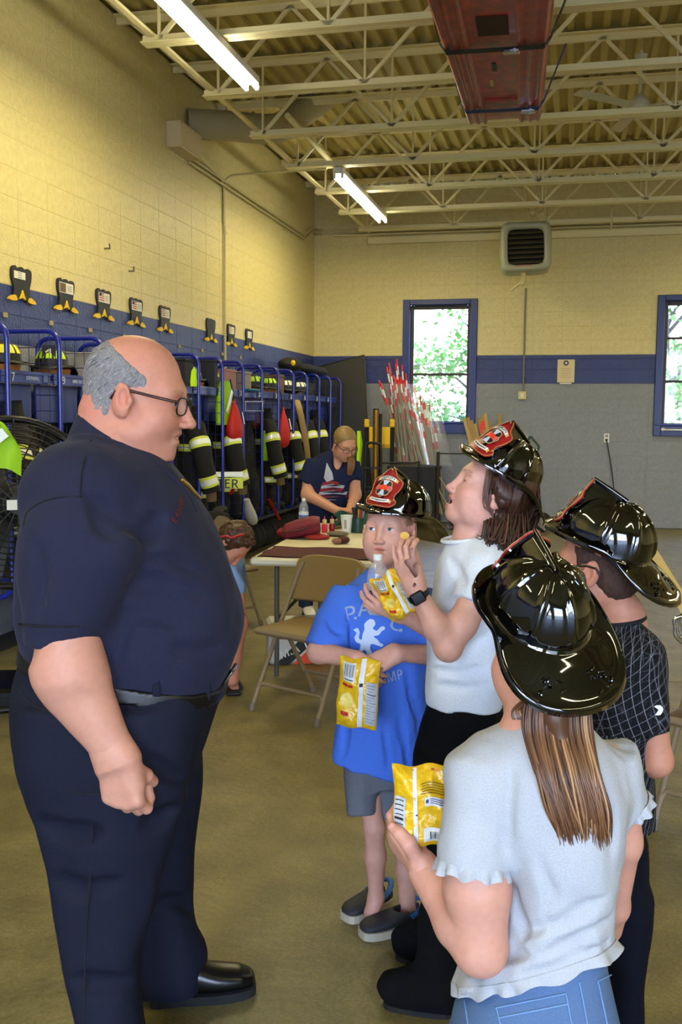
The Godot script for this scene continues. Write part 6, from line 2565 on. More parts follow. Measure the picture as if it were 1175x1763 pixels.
# a soft wrinkle pressed into cloth along picture points
func crease(sd: Sdf,pts: Array,D0: float,depth:=0.003,soft:=0.018) -> void:
	var c:=[]
	for i in pts.size() - 1:
		for k in 3: c.append(Vector2(pts[i][0],pts[i][1]).lerp(Vector2(pts[i+1][0],pts[i+1][1]),k/3.0))
	c.append(Vector2(pts[pts.size() - 1][0],pts[pts.size() - 1][1]))
	var P:=[]
	for q in c: P.append(shoot(sd,q.x,q.y,D0))
	var m:=P.size()
	for i in m - 1:
		if (P[i+1] - P[i]).length()>0.12: continue
		var a:=sin(PI*(i+0.3)/m)
		var b:=sin(PI*(i+1.3)/m)
		sd.cap(P[i],P[i+1],depth*a,depth*b,soft,1)
# flesh that joins head, arms and legs under the clothes
func torso_flesh(mb: MB,pt: Painter,pts: Array,rad: Array) -> void:
	var sd:=Sdf.new()
	for q in pts: sd.chain(q,rad.slice(0,q.size()),0.03)
	var flat:=[]
	for q in pts: flat.append_array(q)
	var bx:=bounds(flat,0.09)
	sd.build(mb,bx[0],bx[1],0.016,pt.paint)
# u across the picture, metres, on the plane at ground distance D
func uy(px: float,py: float,D: float) -> Vector2:
	var p:=pv(px,py,D) - EYE
	return Vector2(p.dot(flat_right),p.y+EYE.y)
func plane_at(D: float) -> Vector3: return Vector3(EYE.x,0,EYE.z)+flat_fwd*D
func cam_frame() -> Basis: return Basis(flat_right,Vector3.UP,-flat_fwd)
# rows of [py, x0, x1, half depth, depth offset towards the camera] traced on the picture, from low to high
func trace(rows: Array,D: float,grow:=0.0) -> Array:
	var r:=[]
	for q in rows:
		var a:=uy(q[1],q[0],D)
		var b:=uy(q[2],q[0],D)
		r.append([(a.y+b.y)*0.5,(a.x+b.x)*0.5,q[4] if q.size()>4 else 0.0,(b.x - a.x)*0.5+grow,q[3]+grow])
	r.sort_custom(func(s,t): return s[0]<t[0])
	return r
# loft along any line: stations [f along, r side, r other] between a and b; x axis hint
func limb(sd: Sdf,a: Vector3,b: Vector3,st: Array,hint: Vector3,k:=0.02,e:=2.0) -> void:
	var y:=(b - a)
	var L:=y.length()
	y /= L
	var x:=(hint - y*hint.dot(y)).normalized()
	var z:=x.cross(y)
	var rows:=[]
	for q in st: rows.append([q[0]*L,q[3] if q.size()>3 else 0.0,q[4] if q.size()>4 else 0.0,q[1],q[2]])
	sd.loft(a,Basis(x,y,z),rows,k,e)
# head in its own frame: x to the person's left, y up, z forward; origin at eye level between the ears
func head_prims(sd: Sdf,X: Transform3D,o:={}) -> void:
	var s:=X.basis.x.length()
	var B:=X.basis.orthonormalized()
	var E:=func(x: float,y: float,z: float,rx: float,ry: float,rz: float,k:=0.02,op:=0,tilt:=0.0) -> void:
		sd.ell(X*Vector3(x,y,z),Vector3(rx,ry,rz)*s,B*Basis(Vector3.RIGHT,tilt),k*s,op)
	var fat: float=o.get("fat",0.0)
	E.call(0,0.032,-0.014,0.074,0.086,0.095)
	E.call(0,-0.034,0.026,0.059+fat*0.012,0.080,0.068,0.03)
	E.call(0,-0.097,0.066 - fat*0.004,0.027,0.019,0.021,0.035)
	E.call(0,0.020,0.070,0.050,0.016,0.020,0.025)
	for m in [-1.0,1.0]:
		E.call(m*0.039,-0.036,0.055,0.028+fat*0.008,0.028,0.030,0.03)
		E.call(m*0.048,-0.072,0.018,0.018+fat*0.02,0.030,0.040,0.035)
	if fat>0.0:
		E.call(0,-0.112,0.018,0.052,0.034,0.060,0.04)
		E.call(0,-0.125,-0.02,0.062,0.05,0.062,0.04)
	# eyes: socket, lids
	for m in [-1.0,1.0]:
		E.call(m*0.031,0.000,0.100,0.021,0.013,0.016,0.016,1)
		E.call(m*0.031,-0.001,0.074,0.0165,0.0125,0.0145,0.006)
		if not o.get("closed",false): E.call(m*0.031,-0.001,0.090,0.0145,o.get("eye",0.0056),0.012,0.003,1)
		else: E.call(m*0.031,-0.004,0.092,0.016,0.0012,0.010,0.003,1)
	# nose
	var nl: float=o.get("nose",1.0)
	sd.cap(X*Vector3(0,0.006,0.088),X*Vector3(0,-0.034,0.088+0.022*nl),0.0078*s,0.0095*s*sqrt(nl),0.014*s)
	E.call(0,-0.037,0.090+0.022*nl,0.0105*sqrt(nl),0.0085,0.009,0.008)
	for m in [-1.0,1.0]:
		E.call(m*0.0115,-0.041,0.097+0.006*nl,0.0075,0.0065,0.009,0.006)
		E.call(m*0.006,-0.0475,0.102+0.008*nl,0.0032,0.003,0.005,0.003,1)
	# mouth
	var op: float=o.get("open",0.0)
	E.call(0,-0.0605+op*0.25,0.0885,0.020,0.0055,0.0095,0.010)
	E.call(0,-0.0735 - op*0.6,0.0865,0.017,0.0060,0.0098,0.010)
	E.call(0,-0.067 - op*0.2,0.103,0.0185,0.0018+op*0.55,0.016+op*0.6,0.003,1)
	# ears
	for m in [-1.0,1.0]:
		var eb:=B*Basis(Vector3.UP,m*0.35)*Basis(Vector3.RIGHT,-0.18)
		sd.ell(X*Vector3(m*(0.079+fat*0.004),-0.010,-0.008),Vector3(0.0095,0.033,0.020)*s,eb,0.005*s)
		sd.ell(X*Vector3(m*(0.0905+fat*0.004),-0.005,-0.003),Vector3(0.0095,0.022,0.0125)*s,eb,0.004*s,1)
		sd.ell(X*Vector3(m*(0.084+fat*0.004),-0.010,0.010),Vector3(0.006,0.009,0.006)*s,eb,0.004*s)
		sd.ell(X*Vector3(m*(0.079+fat*0.004),-0.034,-0.001),Vector3(0.007,0.009,0.009)*s,eb,0.006*s)
func face_paint(pt: Painter,X: Transform3D,lip: Color,brow: Color,o:={}) -> void:
	var op: float=o.get("open",0.0)
	var b:=pt.base
	for m in [-1.0,1.0]:
		pt.blob(X,Vector3(m*0.040,-0.036,0.070),Vector3(0.030,0.024,0.032),Color(b.r*1.05,b.g*0.80,b.b*0.78),0.9,o.get("blush",0.7))
		pt.blob(X,Vector3(m*0.080,-0.010,-0.008),Vector3(0.020,0.036,0.026),Color(b.r*1.02,b.g*0.78,b.b*0.76),0.6,0.6)
	pt.blob(X,Vector3(0,-0.037,0.110),Vector3(0.018,0.016,0.018),Color(b.r*1.03,b.g*0.82,b.b*0.80),0.8,0.6)
	pt.blob(X,Vector3(0,-0.0615+op*0.25,0.097),Vector3(0.020,0.0045,0.013),lip,0.5)
	pt.blob(X,Vector3(0,-0.0732 - op*0.6,0.095),Vector3(0.017,0.0052,0.014),lip,0.5)
	if op>0.004: pt.blob(X,Vector3(0,-0.067 - op*0.2,0.080),Vector3(0.019,0.002+op*0.55,0.020),lin(Color(0.30,0.08,0.08)),0.2)
	else: pt.blob(X,Vector3(0,-0.067,0.095),Vector3(0.0185,0.0022,0.012),lin(Color(0.40,0.16,0.15)),0.5)
	for m in [-1.0,1.0]:
		for k in 4: pt.blob(X,Vector3(m*(0.018+k*0.0085),0.0225+0.003*sin(k*1.0),0.088 - k*0.004),Vector3(0.0072,0.0042,0.013),brow,0.6,o.get("brow",0.9))
		pt.blob(X,Vector3(m*0.031,0.0045 if not o.get("closed",false) else -0.004,0.085),Vector3(0.0165,0.0034,0.012),brow,0.6,0.75)
func eyes_part(parent: Node3D,X: Transform3D,iris: Color,look:=Vector3(0,0,1)) -> void:
	var s:=X.basis.x.length()
	var B:=X.basis.orthonormalized()
	for m in [-1.0,1.0]:
		var c:=X*Vector3(m*0.031,-0.001,0.0725)
		var mb:=mb_at(parent.position)
		mb.col=lin(Color(0.84,0.83,0.82))
		mb.ball(c,Vector3.ONE*0.0132*s,Basis(),16,10)
		var d:=(B*look.normalized())
		mb.col=lin(iris)
		mb.lathe([Vector2(0.0002,0.0135*s),Vector2(0.0068*s,0.0122*s),Vector2(0.0070*s,0.0112*s)],c,d,16)
		mb.col=Color(0.004,0.004,0.004)
		mb.lathe([Vector2(0.0002,0.0139*s),Vector2(0.0032*s,0.0135*s),Vector2(0.0028*s,0.0125*s)],c,d,12)
		part(parent,"eye",mb,painted("eye_gloss",0.08))
# hand: W wrist; B.y along the fingers, B.z out of the back of the hand, B.x towards the thumb; s=1 is a hand 0.185 long
# curls: for index..little [knuckle, middle, tip] bends in radians; thumb [out, across, bend]
func hand_prims(sd: Sdf,W: Vector3,B: Basis,s: float,curls: Array,thumb:=[0.6,0.2,0.3],fat:=1.0,spread:=0.08) -> Array:
	var tips:=[]
	var k:=0.010*s
	var pal:=func(x: float,y: float,z: float) -> Vector3: return W+B*(Vector3(x,y,z)*s)
	# palm
	for i in 4:
		var x0: float=[0.020,0.007,-0.006,-0.017][i]
		var x1: float=[0.031,0.010,-0.011,-0.030][i]
		var y1: float=[0.092,0.096,0.091,0.082][i]
		sd.cap(pal.call(x0,0.005,0.0),pal.call(x1,y1,0.004),0.0165*s*fat,0.0118*s*fat,0.016*s)
	sd.cap(pal.call(0.018,0.018,-0.010),pal.call(0.028,0.060,-0.008),0.016*s*fat,0.014*s*fat,0.018*s)
	sd.cap(pal.call(-0.016,0.018,-0.009),pal.call(-0.026,0.060,-0.006),0.015*s*fat,0.012*s*fat,0.018*s)
	for i in 4:
		var x1: float=[0.031,0.010,-0.011,-0.030][i]
		var y1: float=[0.092,0.096,0.091,0.082][i]
		var L: Array=[[0.040,0.024,0.020],[0.045,0.028,0.021],[0.041,0.026,0.021],[0.032,0.019,0.018]][i]
		var p: Vector3=pal.call(x1,y1,0.004)
		var side: float=[spread,spread*0.25,-spread*0.4,-spread][i]
		var ang:=0.0
		var r:=0.0095*fat if i<3 else 0.0082*fat
		for j in 3:
			ang += curls[i][j]
			var d:=B*Vector3(sin(side)*cos(ang),cos(side)*cos(ang),-sin(ang))
			var q=p+d*(L[j]*s)
			sd.cap(p,q,r*s,(r - 0.0008)*s,0.004*s if j>0 else 0.007*s)
			p=q
			r -= 0.0007
		tips.append(p)
	if thumb.is_empty(): return tips
	var a: float=thumb[0]
	var tp: Vector3=pal.call(0.024,0.028,-0.008)
	var dir:=Vector3(sin(a),cos(a),-thumb[1])
	var ln:=[0.044,0.033,0.026]
	var rr:=[0.0135,0.0115,0.0098]
	for j in 3:
		var q=tp+B*(dir.normalized()*ln[j]*s)
		sd.cap(tp,q,rr[j]*s*fat,(rr[j] - 0.0014)*s*fat,0.010*s if j==0 else 0.004*s)
		tp=q
		dir=dir.normalized()+Vector3(-thumb[2]*0.7,thumb[2]*0.2,-thumb[2]*0.55)
	tips.append(tp)
	return tips
func bounds(pts: Array,r: float) -> Array:
	var lo: Vector3=pts[0]
	var hi: Vector3=pts[0]
	for p in pts:
		lo=lo.min(p)
		hi=hi.max(p)
	return [lo - Vector3.ONE*r,hi+Vector3.ONE*r]
func sdf_part(parent: Node3D,called: String,sd: Sdf,lo: Vector3,hi: Vector3,cell: float,m: Material,label:="") -> MeshInstance3D:
	var mb:=mb_at(parent.position)
	sd.build(mb,lo,hi,cell)
	return part(parent,called,mb,m,label)
func folds(sd: Sdf,amp: float,freq: float,sc:=Vector3(1,0.6,1),seed_:=3) -> void:
	sd.noise=FastNoiseLite.new()
	sd.noise.seed=seed_
	sd.noise.frequency=freq
	sd.noise.fractal_octaves=2
	sd.namp=amp
	sd.nscale=sc
# strands from root points to tips: each a thin tapering ribbon tube
func strand_hair(parent: Node3D,called: String,strands: Array,rad: float,cols: Array,m: Material,seed_:=1) -> void:
	var rng:=RandomNumberGenerator.new()
	rng.seed=seed_
	var mb:=mb_at(parent.position)
	for s in strands:
		var pts:=spline(s,5)
		var r:=[]
		for i in pts.size():
			var f:=i/float(pts.size() - 1)
			r.append(rad*(0.6+0.4*sin(f*PI))*(1.0 - 0.75*smoothstep(0.75,1.0,f)))
		mb.col=lin(cols[rng.randi() % cols.size()].lerp(cols[rng.randi() % cols.size()],rng.randf()))
		mb.tube(pts,r,5,false)
	part(parent,called,mb,m)
# flat print wrapped onto a cloth surface: outlines in the plane (o, b), pressed along -b.z
func print_poly(mb: MB,sd: Sdf,poly: PackedVector2Array,o: Vector3,b: Basis,lift:=0.0015) -> void:
	var t:=Geometry2D.triangulate_polygon(poly)
	var base:=mb.v.size()
	for p in poly:
		var h:=sd.hit(o+b.x*p.x+b.y*p.y+b.z*0.25,-b.z,0.6)
		var n:=sd.grad(h)
		mb.vert(h+n*lift,n)
	for i in range(0,t.size(),3):
		var A:=mb.v[base+t[i]]
		var B:=mb.v[base+t[i+1]]
		var D:=mb.v[base+t[i+2]]
		var f:=(D - A).cross(B - A).dot(b.z)>0.0
		for k in ([0,1,2] if f else [0,2,1]): mb.ix.append(base+t[i+k])
func print_text(mb: MB,sd: Sdf,txt: String,o: Vector3,b: Basis,h: float,width:=0.0,lift:=0.0015,arc:=0.0) -> void:
	var tm:=TextMesh.new()
	tm.text=txt
	tm.font_size=32
	tm.depth=0.5
	var bb:=tm.get_aabb()
	var ky:=h/maxf(bb.size.y,0.001)
	var kx:=ky if width<=0.0 else width/bb.size.x
	for sf in mini(1,tm.get_surface_count()):
		var A:=tm.surface_get_arrays(sf)
		var vv: PackedVector3Array=A[Mesh.ARRAY_VERTEX]
		var ii: PackedInt32Array=A[Mesh.ARRAY_INDEX] if A[Mesh.ARRAY_INDEX] != null else PackedInt32Array(range(vv.size()))
		var base:=mb.v.size()
		var seen:={}
		for q in vv:
			var x:=(q.x - bb.get_center().x)*kx
			var y:=(q.y - bb.get_center().y)*ky - arc*x*x
			var key:=Vector2i(int(x*1e5),int(y*1e5))
			if not seen.has(key):
				var hp:=sd.hit(o+b.x*x+b.y*y+b.z*0.25,-b.z,0.6)
				seen[key]=[hp,sd.grad(hp)]
			mb.vert(seen[key][0]+seen[key][1]*lift,seen[key][1])
		for i in range(0,ii.size(),3):
			var P0:=mb.v[base+ii[i]]
			var P1:=mb.v[base+ii[i+1]]
			var P2:=mb.v[base+ii[i+2]]
			if (P1 - P0).cross(P2 - P0).length()<1e-10: continue
			var f:=(P2 - P0).cross(P1 - P0).dot(b.z)>0.0
			for k in ([0,1,2] if f else [0,2,1]): mb.ix.append(base+ii[i+k])
# ---------------------------------------------------------------- the firefighter in navy
func build_man() -> void:
	var D:=2.30
	var at:=plane_at(D)
	var F:=cam_frame()
	var base:=at+flat_right*uy(220,1500,D).x
	base.y=0
	var t:=thing("person","balding man with glasses in navy polo shirt and trousers facing the children","person",base)
	# shirt
	var sh:=Sdf.new()
	var rows:=[[1195,58,380,0.20],[1136,46,402,0.215],[1094,42,416,0.225],[1048,36,416,0.23],[990,36,401,0.23],[933,40,378,0.225],[880,50,352,0.222],[835,66,322,0.215],[805,84,300,0.19],[780,108,282,0.145],[757,128,262,0.10]]
	sh.loft(at,F,trace(rows,D),0.03,2.3)
	# near shoulder and sleeve
	var Da:=D - 0.215
	var s0:=pv(122,835,Da+0.06)
	var s1:=pv(100,930,Da)
	var s2:=pv(106,1098,Da - 0.02)
	sh.ell(pv(125,845,Da+0.05),Vector3(0.112,0.105,0.085),Basis(),0.09)
	sh.loft(plane_at(Da),F,trace([[1104,45,176,0.082],[1060,37,202,0.088],[1000,32,228,0.094],[950,31,244,0.098],[905,36,236,0.098,-0.01],[865,54,214,0.09,-0.03],[830,88,188,0.07,-0.05]],Da),0.022,2.1)
	# far shoulder and sleeve
	var Db:=D+0.22
	sh.ell(pv(150,845,Db - 0.05),Vector3(0.105,0.10,0.085),Basis(),0.09)
	limb(sh,pv(150,850,Db - 0.03),pv(150,1060,Db+0.02),[[0.0,0.095,0.085],[0.5,0.095,0.085],[1.0,0.085,0.08]],flat_right,0.06)
	# drag folds across the belly and below the arm
	for q in [[[[228,1000],[280,1000],[345,1022]],0.0045],[[[222,1030],[280,1032],[335,1056]],0.004],[[[250,965],[300,965],[345,985]],0.003],[[[222,1062],[262,1060],[310,1072]],0.003],[[[250,935],[262,910],[276,890]],0.004],[[[160,868],[182,902],[204,920]],0.004],[[[150,850],[195,882],[240,922]],0.003],[[[196,1160],[205,1110],[222,1060]],0.003],[[[300,1120],[345,1125],[385,1110]],0.002],[[[60,940],[75,1000],[70,1060]],0.002]]:
		crease(sh,q[0],1.6,q[1]*2.8,0.024)
	sh.half(pv(215,1150,D),(pv(390,1168,D) - pv(42,1096,D)).cross(F.z))
	folds(sh,0.009,6.0,Vector3(1,0.8,1),11)
	var lo:=at+flat_right*uy(220,900,D).x+Vector3(-0.5,0.82,-0.55)
	var navy:=cloth("navy_polo",Color(0.155,0.16,0.235),0.85,80.0,0.25)
	navy.rim_enabled=true
	navy.rim=0.35
	navy.rim_tint=0.6
	var shirt:=sdf_part(t,"polo_shirt",sh,lo,lo+Vector3(1.0,0.80,1.1),0.010,navy)
	# sleeve hem band and armhole seam
	var mb:=mb_at(base)
	var hem:=[]
	for k in 33:
		var a:=TAU*k/32.0
		var ax:=(s2 - pv(112,850,Da+0.03)).normalized()
		var x:=(flat_right - ax*ax.dot(flat_right)).normalized()
		var z:=x.cross(ax)
		hem.append(s2 - ax*0.028+x*cos(a)*0.0905+z*sin(a)*0.084)
	mb.tube(hem,0.0022,5,false)
	var seam:=[]
	for q in [[37,905],[42,885],[55,872],[75,862],[100,856],[138,855]]: seam.append(shoot(sh,q[0]+3,q[1],1.6))
	mb.tube(spline(seam,4),0.0022,5,false)
	seam=[]
	for q in [[138,856],[140,820],[146,790],[157,758]]: seam.append(shoot(sh,q[0],q[1],1.6))
	mb.tube(spline(seam,4),0.0022,5,false)
	part(shirt,"stitching",mb,mat("navy_thread",Color(0.03,0.03,0.055),0.9))
	# collar
	mb=mb_at(base)
	var P:=[]
	var col_pts:=[[142,706],[160,735],[195,768],[235,798],[268,822]]
	var X0:=pv(205,715,D)
	for i in 7:
		var f:=i/6.0
		var row:=[]
		for k in 36:
			var a:=TAU*k/36.0
			# ellipse round the neck, sloping down to the front
			var cx:=cos(a)
			var cz:=sin(a)
			var fx:=(cx+1.0)*0.5
			var pc:=pv(lerpf(lerpf(138,120,f),lerpf(276,282,f),fx),lerpf(lerpf(703,748,f),lerpf(788,826,f),pow(fx,0.8)),D)
			row.append(pc+F.z*(cz*lerpf(0.092,0.128,f)))
		P.append(row)
	mb.grid(P,true)
	var P2:=[]
	for r in P:
		var row:=[]
		var m:=Vector3.ZERO
		for p in r: m += p
		m /= r.size()
		for p in r: row.append(p.lerp(m,0.06))
		P2.append(row)
	mb.grid(P2,true)
	part(shirt,"collar",mb,navy)
	# placket with a small fold line, name on the chest and gold badge edge
	mb=mb_at(base)
	var pk:=[]
	for q in [[272,800],[292,815],[312,835],[330,858],[340,880]]: pk.append(shoot(sh,q[0] - 2,q[1],1.7))
	mb.tube(spline(pk,4),0.004,6)
	part(shirt,"placket",mb,navy)
	mb=mb_at(base)
	var tb:=frame(sh.grad(shoot(sh,308,878,1.7)))
	var tdir:=(pv(316,868,2.1) - pv(296,886,2.1)).normalized()
	tdir=(tdir - tb.z*tdir.dot(tb.z)).normalized()
	tb=Basis(tdir,tb.z.cross(tdir).normalized(),tb.z)
	print_text(mb,sh,"E KLUPP",shoot(sh,306,878,1.7),tb,0.013,0.075,0.007)
	part(shirt,"name_stitching",mb,mat("thread_red",Color(0.50,0.06,0.07),0.7),"red stitched name")
	mb=mb_at(base)
	var bd:=[]
	for q in [[313,826],[322,834],[332,846],[345,858]]: bd.append(shoot(sh,q[0] - 2,q[1],1.7)+F.x*0.004)
	mb.tube(bd,[0.003,0.005,0.005,0.003],6)
	part(shirt,"badge",mb,mat("badge_gold",Color(0.75,0.60,0.22),0.35,0.7),"gold badge edge")
	# trousers
	var bx: Array
	var tr:=Sdf.new()
	var hip:=[[1120,44,386,0.195],[1180,30,384,0.205],[1230,28,366,0.205],[1290,36,346,0.20],[1345,50,330,0.18]]
	tr.loft(at,F,trace(hip,D),0.06,2.4)
	var Dn:=D - 0.135
	var Df:=D+0.16
	tr.loft(plane_at(Dn),F,trace([[1215,34,330,0.10],[1300,38,325,0.105],[1400,60,303,0.10],[1540,92,270,0.09],[1650,114,240,0.082],[1763,136,246,0.085],[1850,150,262,0.09]],Dn),0.06,2.2)
	tr.loft(plane_at(Df),F,trace([[1250,120,350,0.10],[1340,150,350,0.10],[1440,170,338,0.095],[1540,190,332,0.09],[1600,205,340,0.088],[1640,215,352,0.09],[1690,222,352,0.09],[1722,230,346,0.088]],Df),0.06,2.2)
	for q in [[[[250,1300],[290,1330],[325,1345]],0.004],[[[70,1420],[120,1440],[170,1435]],0.004],[[[90,1520],[140,1535],[200,1520]],0.003],[[[255,1420],[285,1410],[305,1395]],0.003],[[[270,1560],[300,1550],[330,1560]],0.003],[[[130,1690],[170,1700],[225,1690]],0.004]]:
		crease(tr,q[0],1.6,q[1]*1.8,0.035)
	folds(tr,0.014,5.0,Vector3(1,0.45,1),4)
	lo=at+flat_right*uy(210,1400,D).x+Vector3(-0.45,0.03,-0.5)
	var navy2:=cloth("navy_trouser",Color(0.105,0.115,0.17),0.8,70.0,0.2)
	var trs:=sdf_part(t,"trousers",tr,lo,lo+Vector3(0.9,0.98,1.0),0.011,navy2)
	# belt, loops and buckle
	var be:=Sdf.new()
	be.loft(at,F,trace([[1080,44,396,0.205],[1120,42,392,0.207],[1180,34,389,0.214],[1230,30,372,0.214]],D,0.004),0.0,2.4)
	var slope:=(pv(390,1168,D) - pv(42,1096,D)).cross(F.z).normalized()
	if slope.y<0: slope=-slope
	be.half(pv(215,1137,D),slope,0.002)
	be.half(pv(215,1163,D),-slope,0.002)
	bx=bounds([pv(30,1090,D - 0.25),pv(395,1200,D+0.25),pv(395,1200,D - 0.25),pv(30,1090,D+0.25)],0.03)
	var belt:=sdf_part(t,"belt",be,bx[0],bx[1],0.007,mat("belt_black",Color(0.012,0.012,0.014),0.42))
	for q in [[271,1170],[357,1178],[70,1120]]:
		mb=mb_at(base)
		var p:=shoot(tr,q[0],q[1],1.6)
		mb.box(p+F.z*0.012,Vector3(0.018,0.07,0.006),F,0.002)
		part(trs,"belt_loop",mb,navy2)
	mb=mb_at(base)
	var bp:=pv(390,1168,D - 0.02)
	var bb:=Basis((flat_right*0.6+Vector3(0,0.8,0)).normalized(),F.z,(flat_right*0.8 - Vector3(0,0.6,0)).normalized())
	var fr:=[bp+bb.x*0.027+bb.y*0.022,bp+bb.x*0.027 - bb.y*0.022,bp - bb.x*0.027 - bb.y*0.022,bp - bb.x*0.027+bb.y*0.022,bp+bb.x*0.027+bb.y*0.022]
	mb.tube(fr,0.004,6,false)
	mb.cyl(bp+bb.x*0.03+bb.y*0.01,bp+bb.x*0.036 - bb.y*0.012,0.006,8)
	mb.cyl(bp - bb.x*0.03,bp+bb.x*0.028,0.003,6)
	part(belt,"buckle",mb,M.chrome)
	# back pocket welt and side seam
	mb=mb_at(base)
	seam=[]
	for q in [[30,1186],[48,1208],[75,1222],[112,1228]]: seam.append(shoot(tr,q[0]+2,q[1],1.6))
	mb.tube(spline(seam,4),0.002,5,false)
	seam=[]
	for q in [[163,1350],[160,1420],[156,1500],[148,1620],[144,1763]]: seam.append(shoot(tr,q[0],q[1],1.6))
	mb.tube(spline(seam,3),0.002,5,false)
	seam=[]
	for q in [[95,1352],[130,1364],[176,1368]]: seam.append(shoot(tr,q[0],q[1],1.6))
	mb.tube(spline(seam,3),0.002,5,false)
	part(trs,"trouser_seams",mb,M.navy_thread)
	# boots
	for q in [[on_y(258,1726,0),on_y(438,1702,0)],[Vector3.ZERO,Vector3.ZERO]]:
		var heel: Vector3=q[0]
		var toe: Vector3=q[1]
		if heel==Vector3.ZERO:
			heel=plane_at(Dn)+flat_right*uy(175,1850,Dn).x
			toe=heel+flat_right*0.22 - flat_fwd*0.05
			heel.y=0
			toe.y=0
		shoe(t,heel,toe,0.05,0.105,mat("boot_black",Color(0.018,0.018,0.02),0.3),M.rubber,"boot")
	# ---- skin: head, neck, arms in one body
	var pt:=painter(Color(0.76,0.52,0.435))
	mb=mb_at(base)
	var sd:=Sdf.new()
	var hc:=pv(238,682,D)
	var hs:=1.16
	var fw:=(flat_right*0.97 - Vector3(0,0.17,0) - flat_fwd*0.06).normalized()
	var HB:=frame(fw).scaled(Vector3.ONE)
	var X:=Transform3D(HB*Basis.from_scale(Vector3.ONE*hs),hc)
	head_prims(sd,X,{"fat": 1.0,"nose": 1.12,"eye": 0.004,"open": 0.006})
	# thick neck
	sd.cap(pv(195,715,D),pv(190,800,D),0.080,0.092,0.03)
	sd.cap(pv(225,745,D),pv(225,790,D),0.070,0.075,0.04)
	sd.half(pv(200,812,D),Vector3(0.2,-1,0))
	face_paint(pt,X,lin(Color(0.70,0.42,0.38)),lin(Color(0.36,0.27,0.22)),{"blush": 0.55,"brow": 0.5})
	# greyish stubble on the jaw
	pt.blob(X,Vector3(0,-0.085,0.07),Vector3(0.06,0.035,0.06),lin(Color(0.72,0.55,0.49)),0.8,0.7)
	for m in [-1.0,1.0]: pt.blob(X,Vector3(m*0.07,-0.02,-0.07),Vector3(0.05,0.07,0.06),lin(Color(0.76,0.47,0.42)),0.8,0.6)
	bx=bounds([X*Vector3(0,0.14,0),pv(140,815,D),pv(335,700,D)],0.02)
	sd.build(mb,hc+Vector3(-0.20,-0.20,-0.17),hc+Vector3(0.20,0.16,0.17),0.0034,pt.paint)
	# near arm
	var el:=pv(120,1165,Da - 0.03)
	var wr:=pv(200,1298,Da - 0.05)
	var ar:=Sdf.new()
	limb(ar,pv(114,1040,Da - 0.01),el,[[0.0,0.070,0.065],[0.5,0.070,0.066],[1.0,0.066,0.06]],flat_right,0.03)
	limb(ar,el - (wr - el).normalized()*0.05,wr,[[0.0,0.060,0.055],[0.25,0.074,0.062],[0.6,0.060,0.052],[0.9,0.046,0.040],[1.0,0.047,0.038]],flat_right,0.05)
	ar.cap(el,el+Vector3(0,0.01,0),0.060,0.060,0.03)
	var hd:=(pv(217,1392,Da - 0.05) - wr).normalized()
	var hz:=(F.z*0.93 - flat_right*0.25)
	hz=(hz - hd*hd.dot(hz)).normalized()
	var hx:=-hd.cross(hz)
	var Hb:=Basis(hx,hd,hz)
	var cu:=[[0.75,1.45,0.8],[0.85,1.5,0.8],[0.85,1.5,0.8],[0.8,1.4,0.7]]
	var hnd:=Sdf.new()
	var tips:=hand_prims(hnd,wr+hd*0.004,Hb,1.07,cu,[0.35,0.9,0.5],1.28,0.05)
	limb(hnd,wr - (wr - el).normalized()*0.03,wr+hd*0.02,[[0.0,0.047,0.039],[1.0,0.045,0.034]],flat_right,0.03)
	var p2:=painter(Color(0.765,0.545,0.455))
	for i in 4: p2.blob(Transform3D(Hb,wr),Vector3([0.033,0.011,-0.012,-0.032][i],0.10,0.01),Vector3(0.012,0.014,0.012),lin(Color(0.80,0.50,0.44)),0.8,0.7)
	bx=bounds([pv(30,1040,Da),pv(200,1040,Da),el,wr],0.09)
	ar.build(mb,bx[0],bx[1],0.007,p2.paint)
	bx=bounds(tips+[wr],0.055)
	hnd.build(mb,bx[0],bx[1],0.0028,p2.paint)
	# far arm, mostly hidden behind the belly
	var fa:=Sdf.new()
	fa.chain([pv(150,1020,Db),pv(160,1160,Db+0.02),pv(215,1300,Db+0.03)],[0.065,0.058,0.042],0.03)
	var fh:=hand_prims(fa,pv(215,1300,Db+0.03),Hb,1.05,cu,[0.35,0.6,0.4],1.2)
	bx=bounds(fh+[pv(150,1020,Db)],0.08)
	fa.build(mb,bx[0],bx[1],0.007,p2.paint)
	torso_flesh(mb,p2,[[pv(200,790,D),pv(210,900,D),pv(210,1100,D)],[pv(200,850,D),pv(112,870,Da+0.05),pv(112,1060,Da)],[pv(200,850,D),pv(150,870,Db - 0.05),pv(150,1040,Db)]],[0.06,0.06,0.06])
	part(t,"body",mb,M.skin)
	eyes_part(t,X,Color(0.30,0.36,0.42))
	# cropped grey hair round the sides and back
	var hr:=Sdf.new()
	var HBo:=X.basis.orthonormalized()
	hr.ell(X*Vector3(0,0.031,-0.016),Vector3(0.0775,0.086,0.0985)*hs,HBo,0.0)
	hr.ell(X*Vector3(0,-0.040,-0.034),Vector3(0.0745,0.06,0.072)*hs,HBo,0.03)
	hr._add(3,X*Vector3(0,0.078,-0.03),(HBo*Vector3(0,1,0.62)).normalized(),0,0,0.012,2)
	hr._add(3,X*Vector3(0,0.0,0.034),(HBo*Vector3(0,0.10,1)).normalized(),0,0,0.008,2)
	for m in [-1.0,1.0]:
		hr.ell(X*Vector3(m*0.088,-0.016,0.008),Vector3(0.03,0.036,0.022)*hs,HBo,0.004,1)
		hr.ell(X*Vector3(m*0.088,-0.080,0.030),Vector3(0.04,0.070,0.055)*hs,HBo,0.004,1)
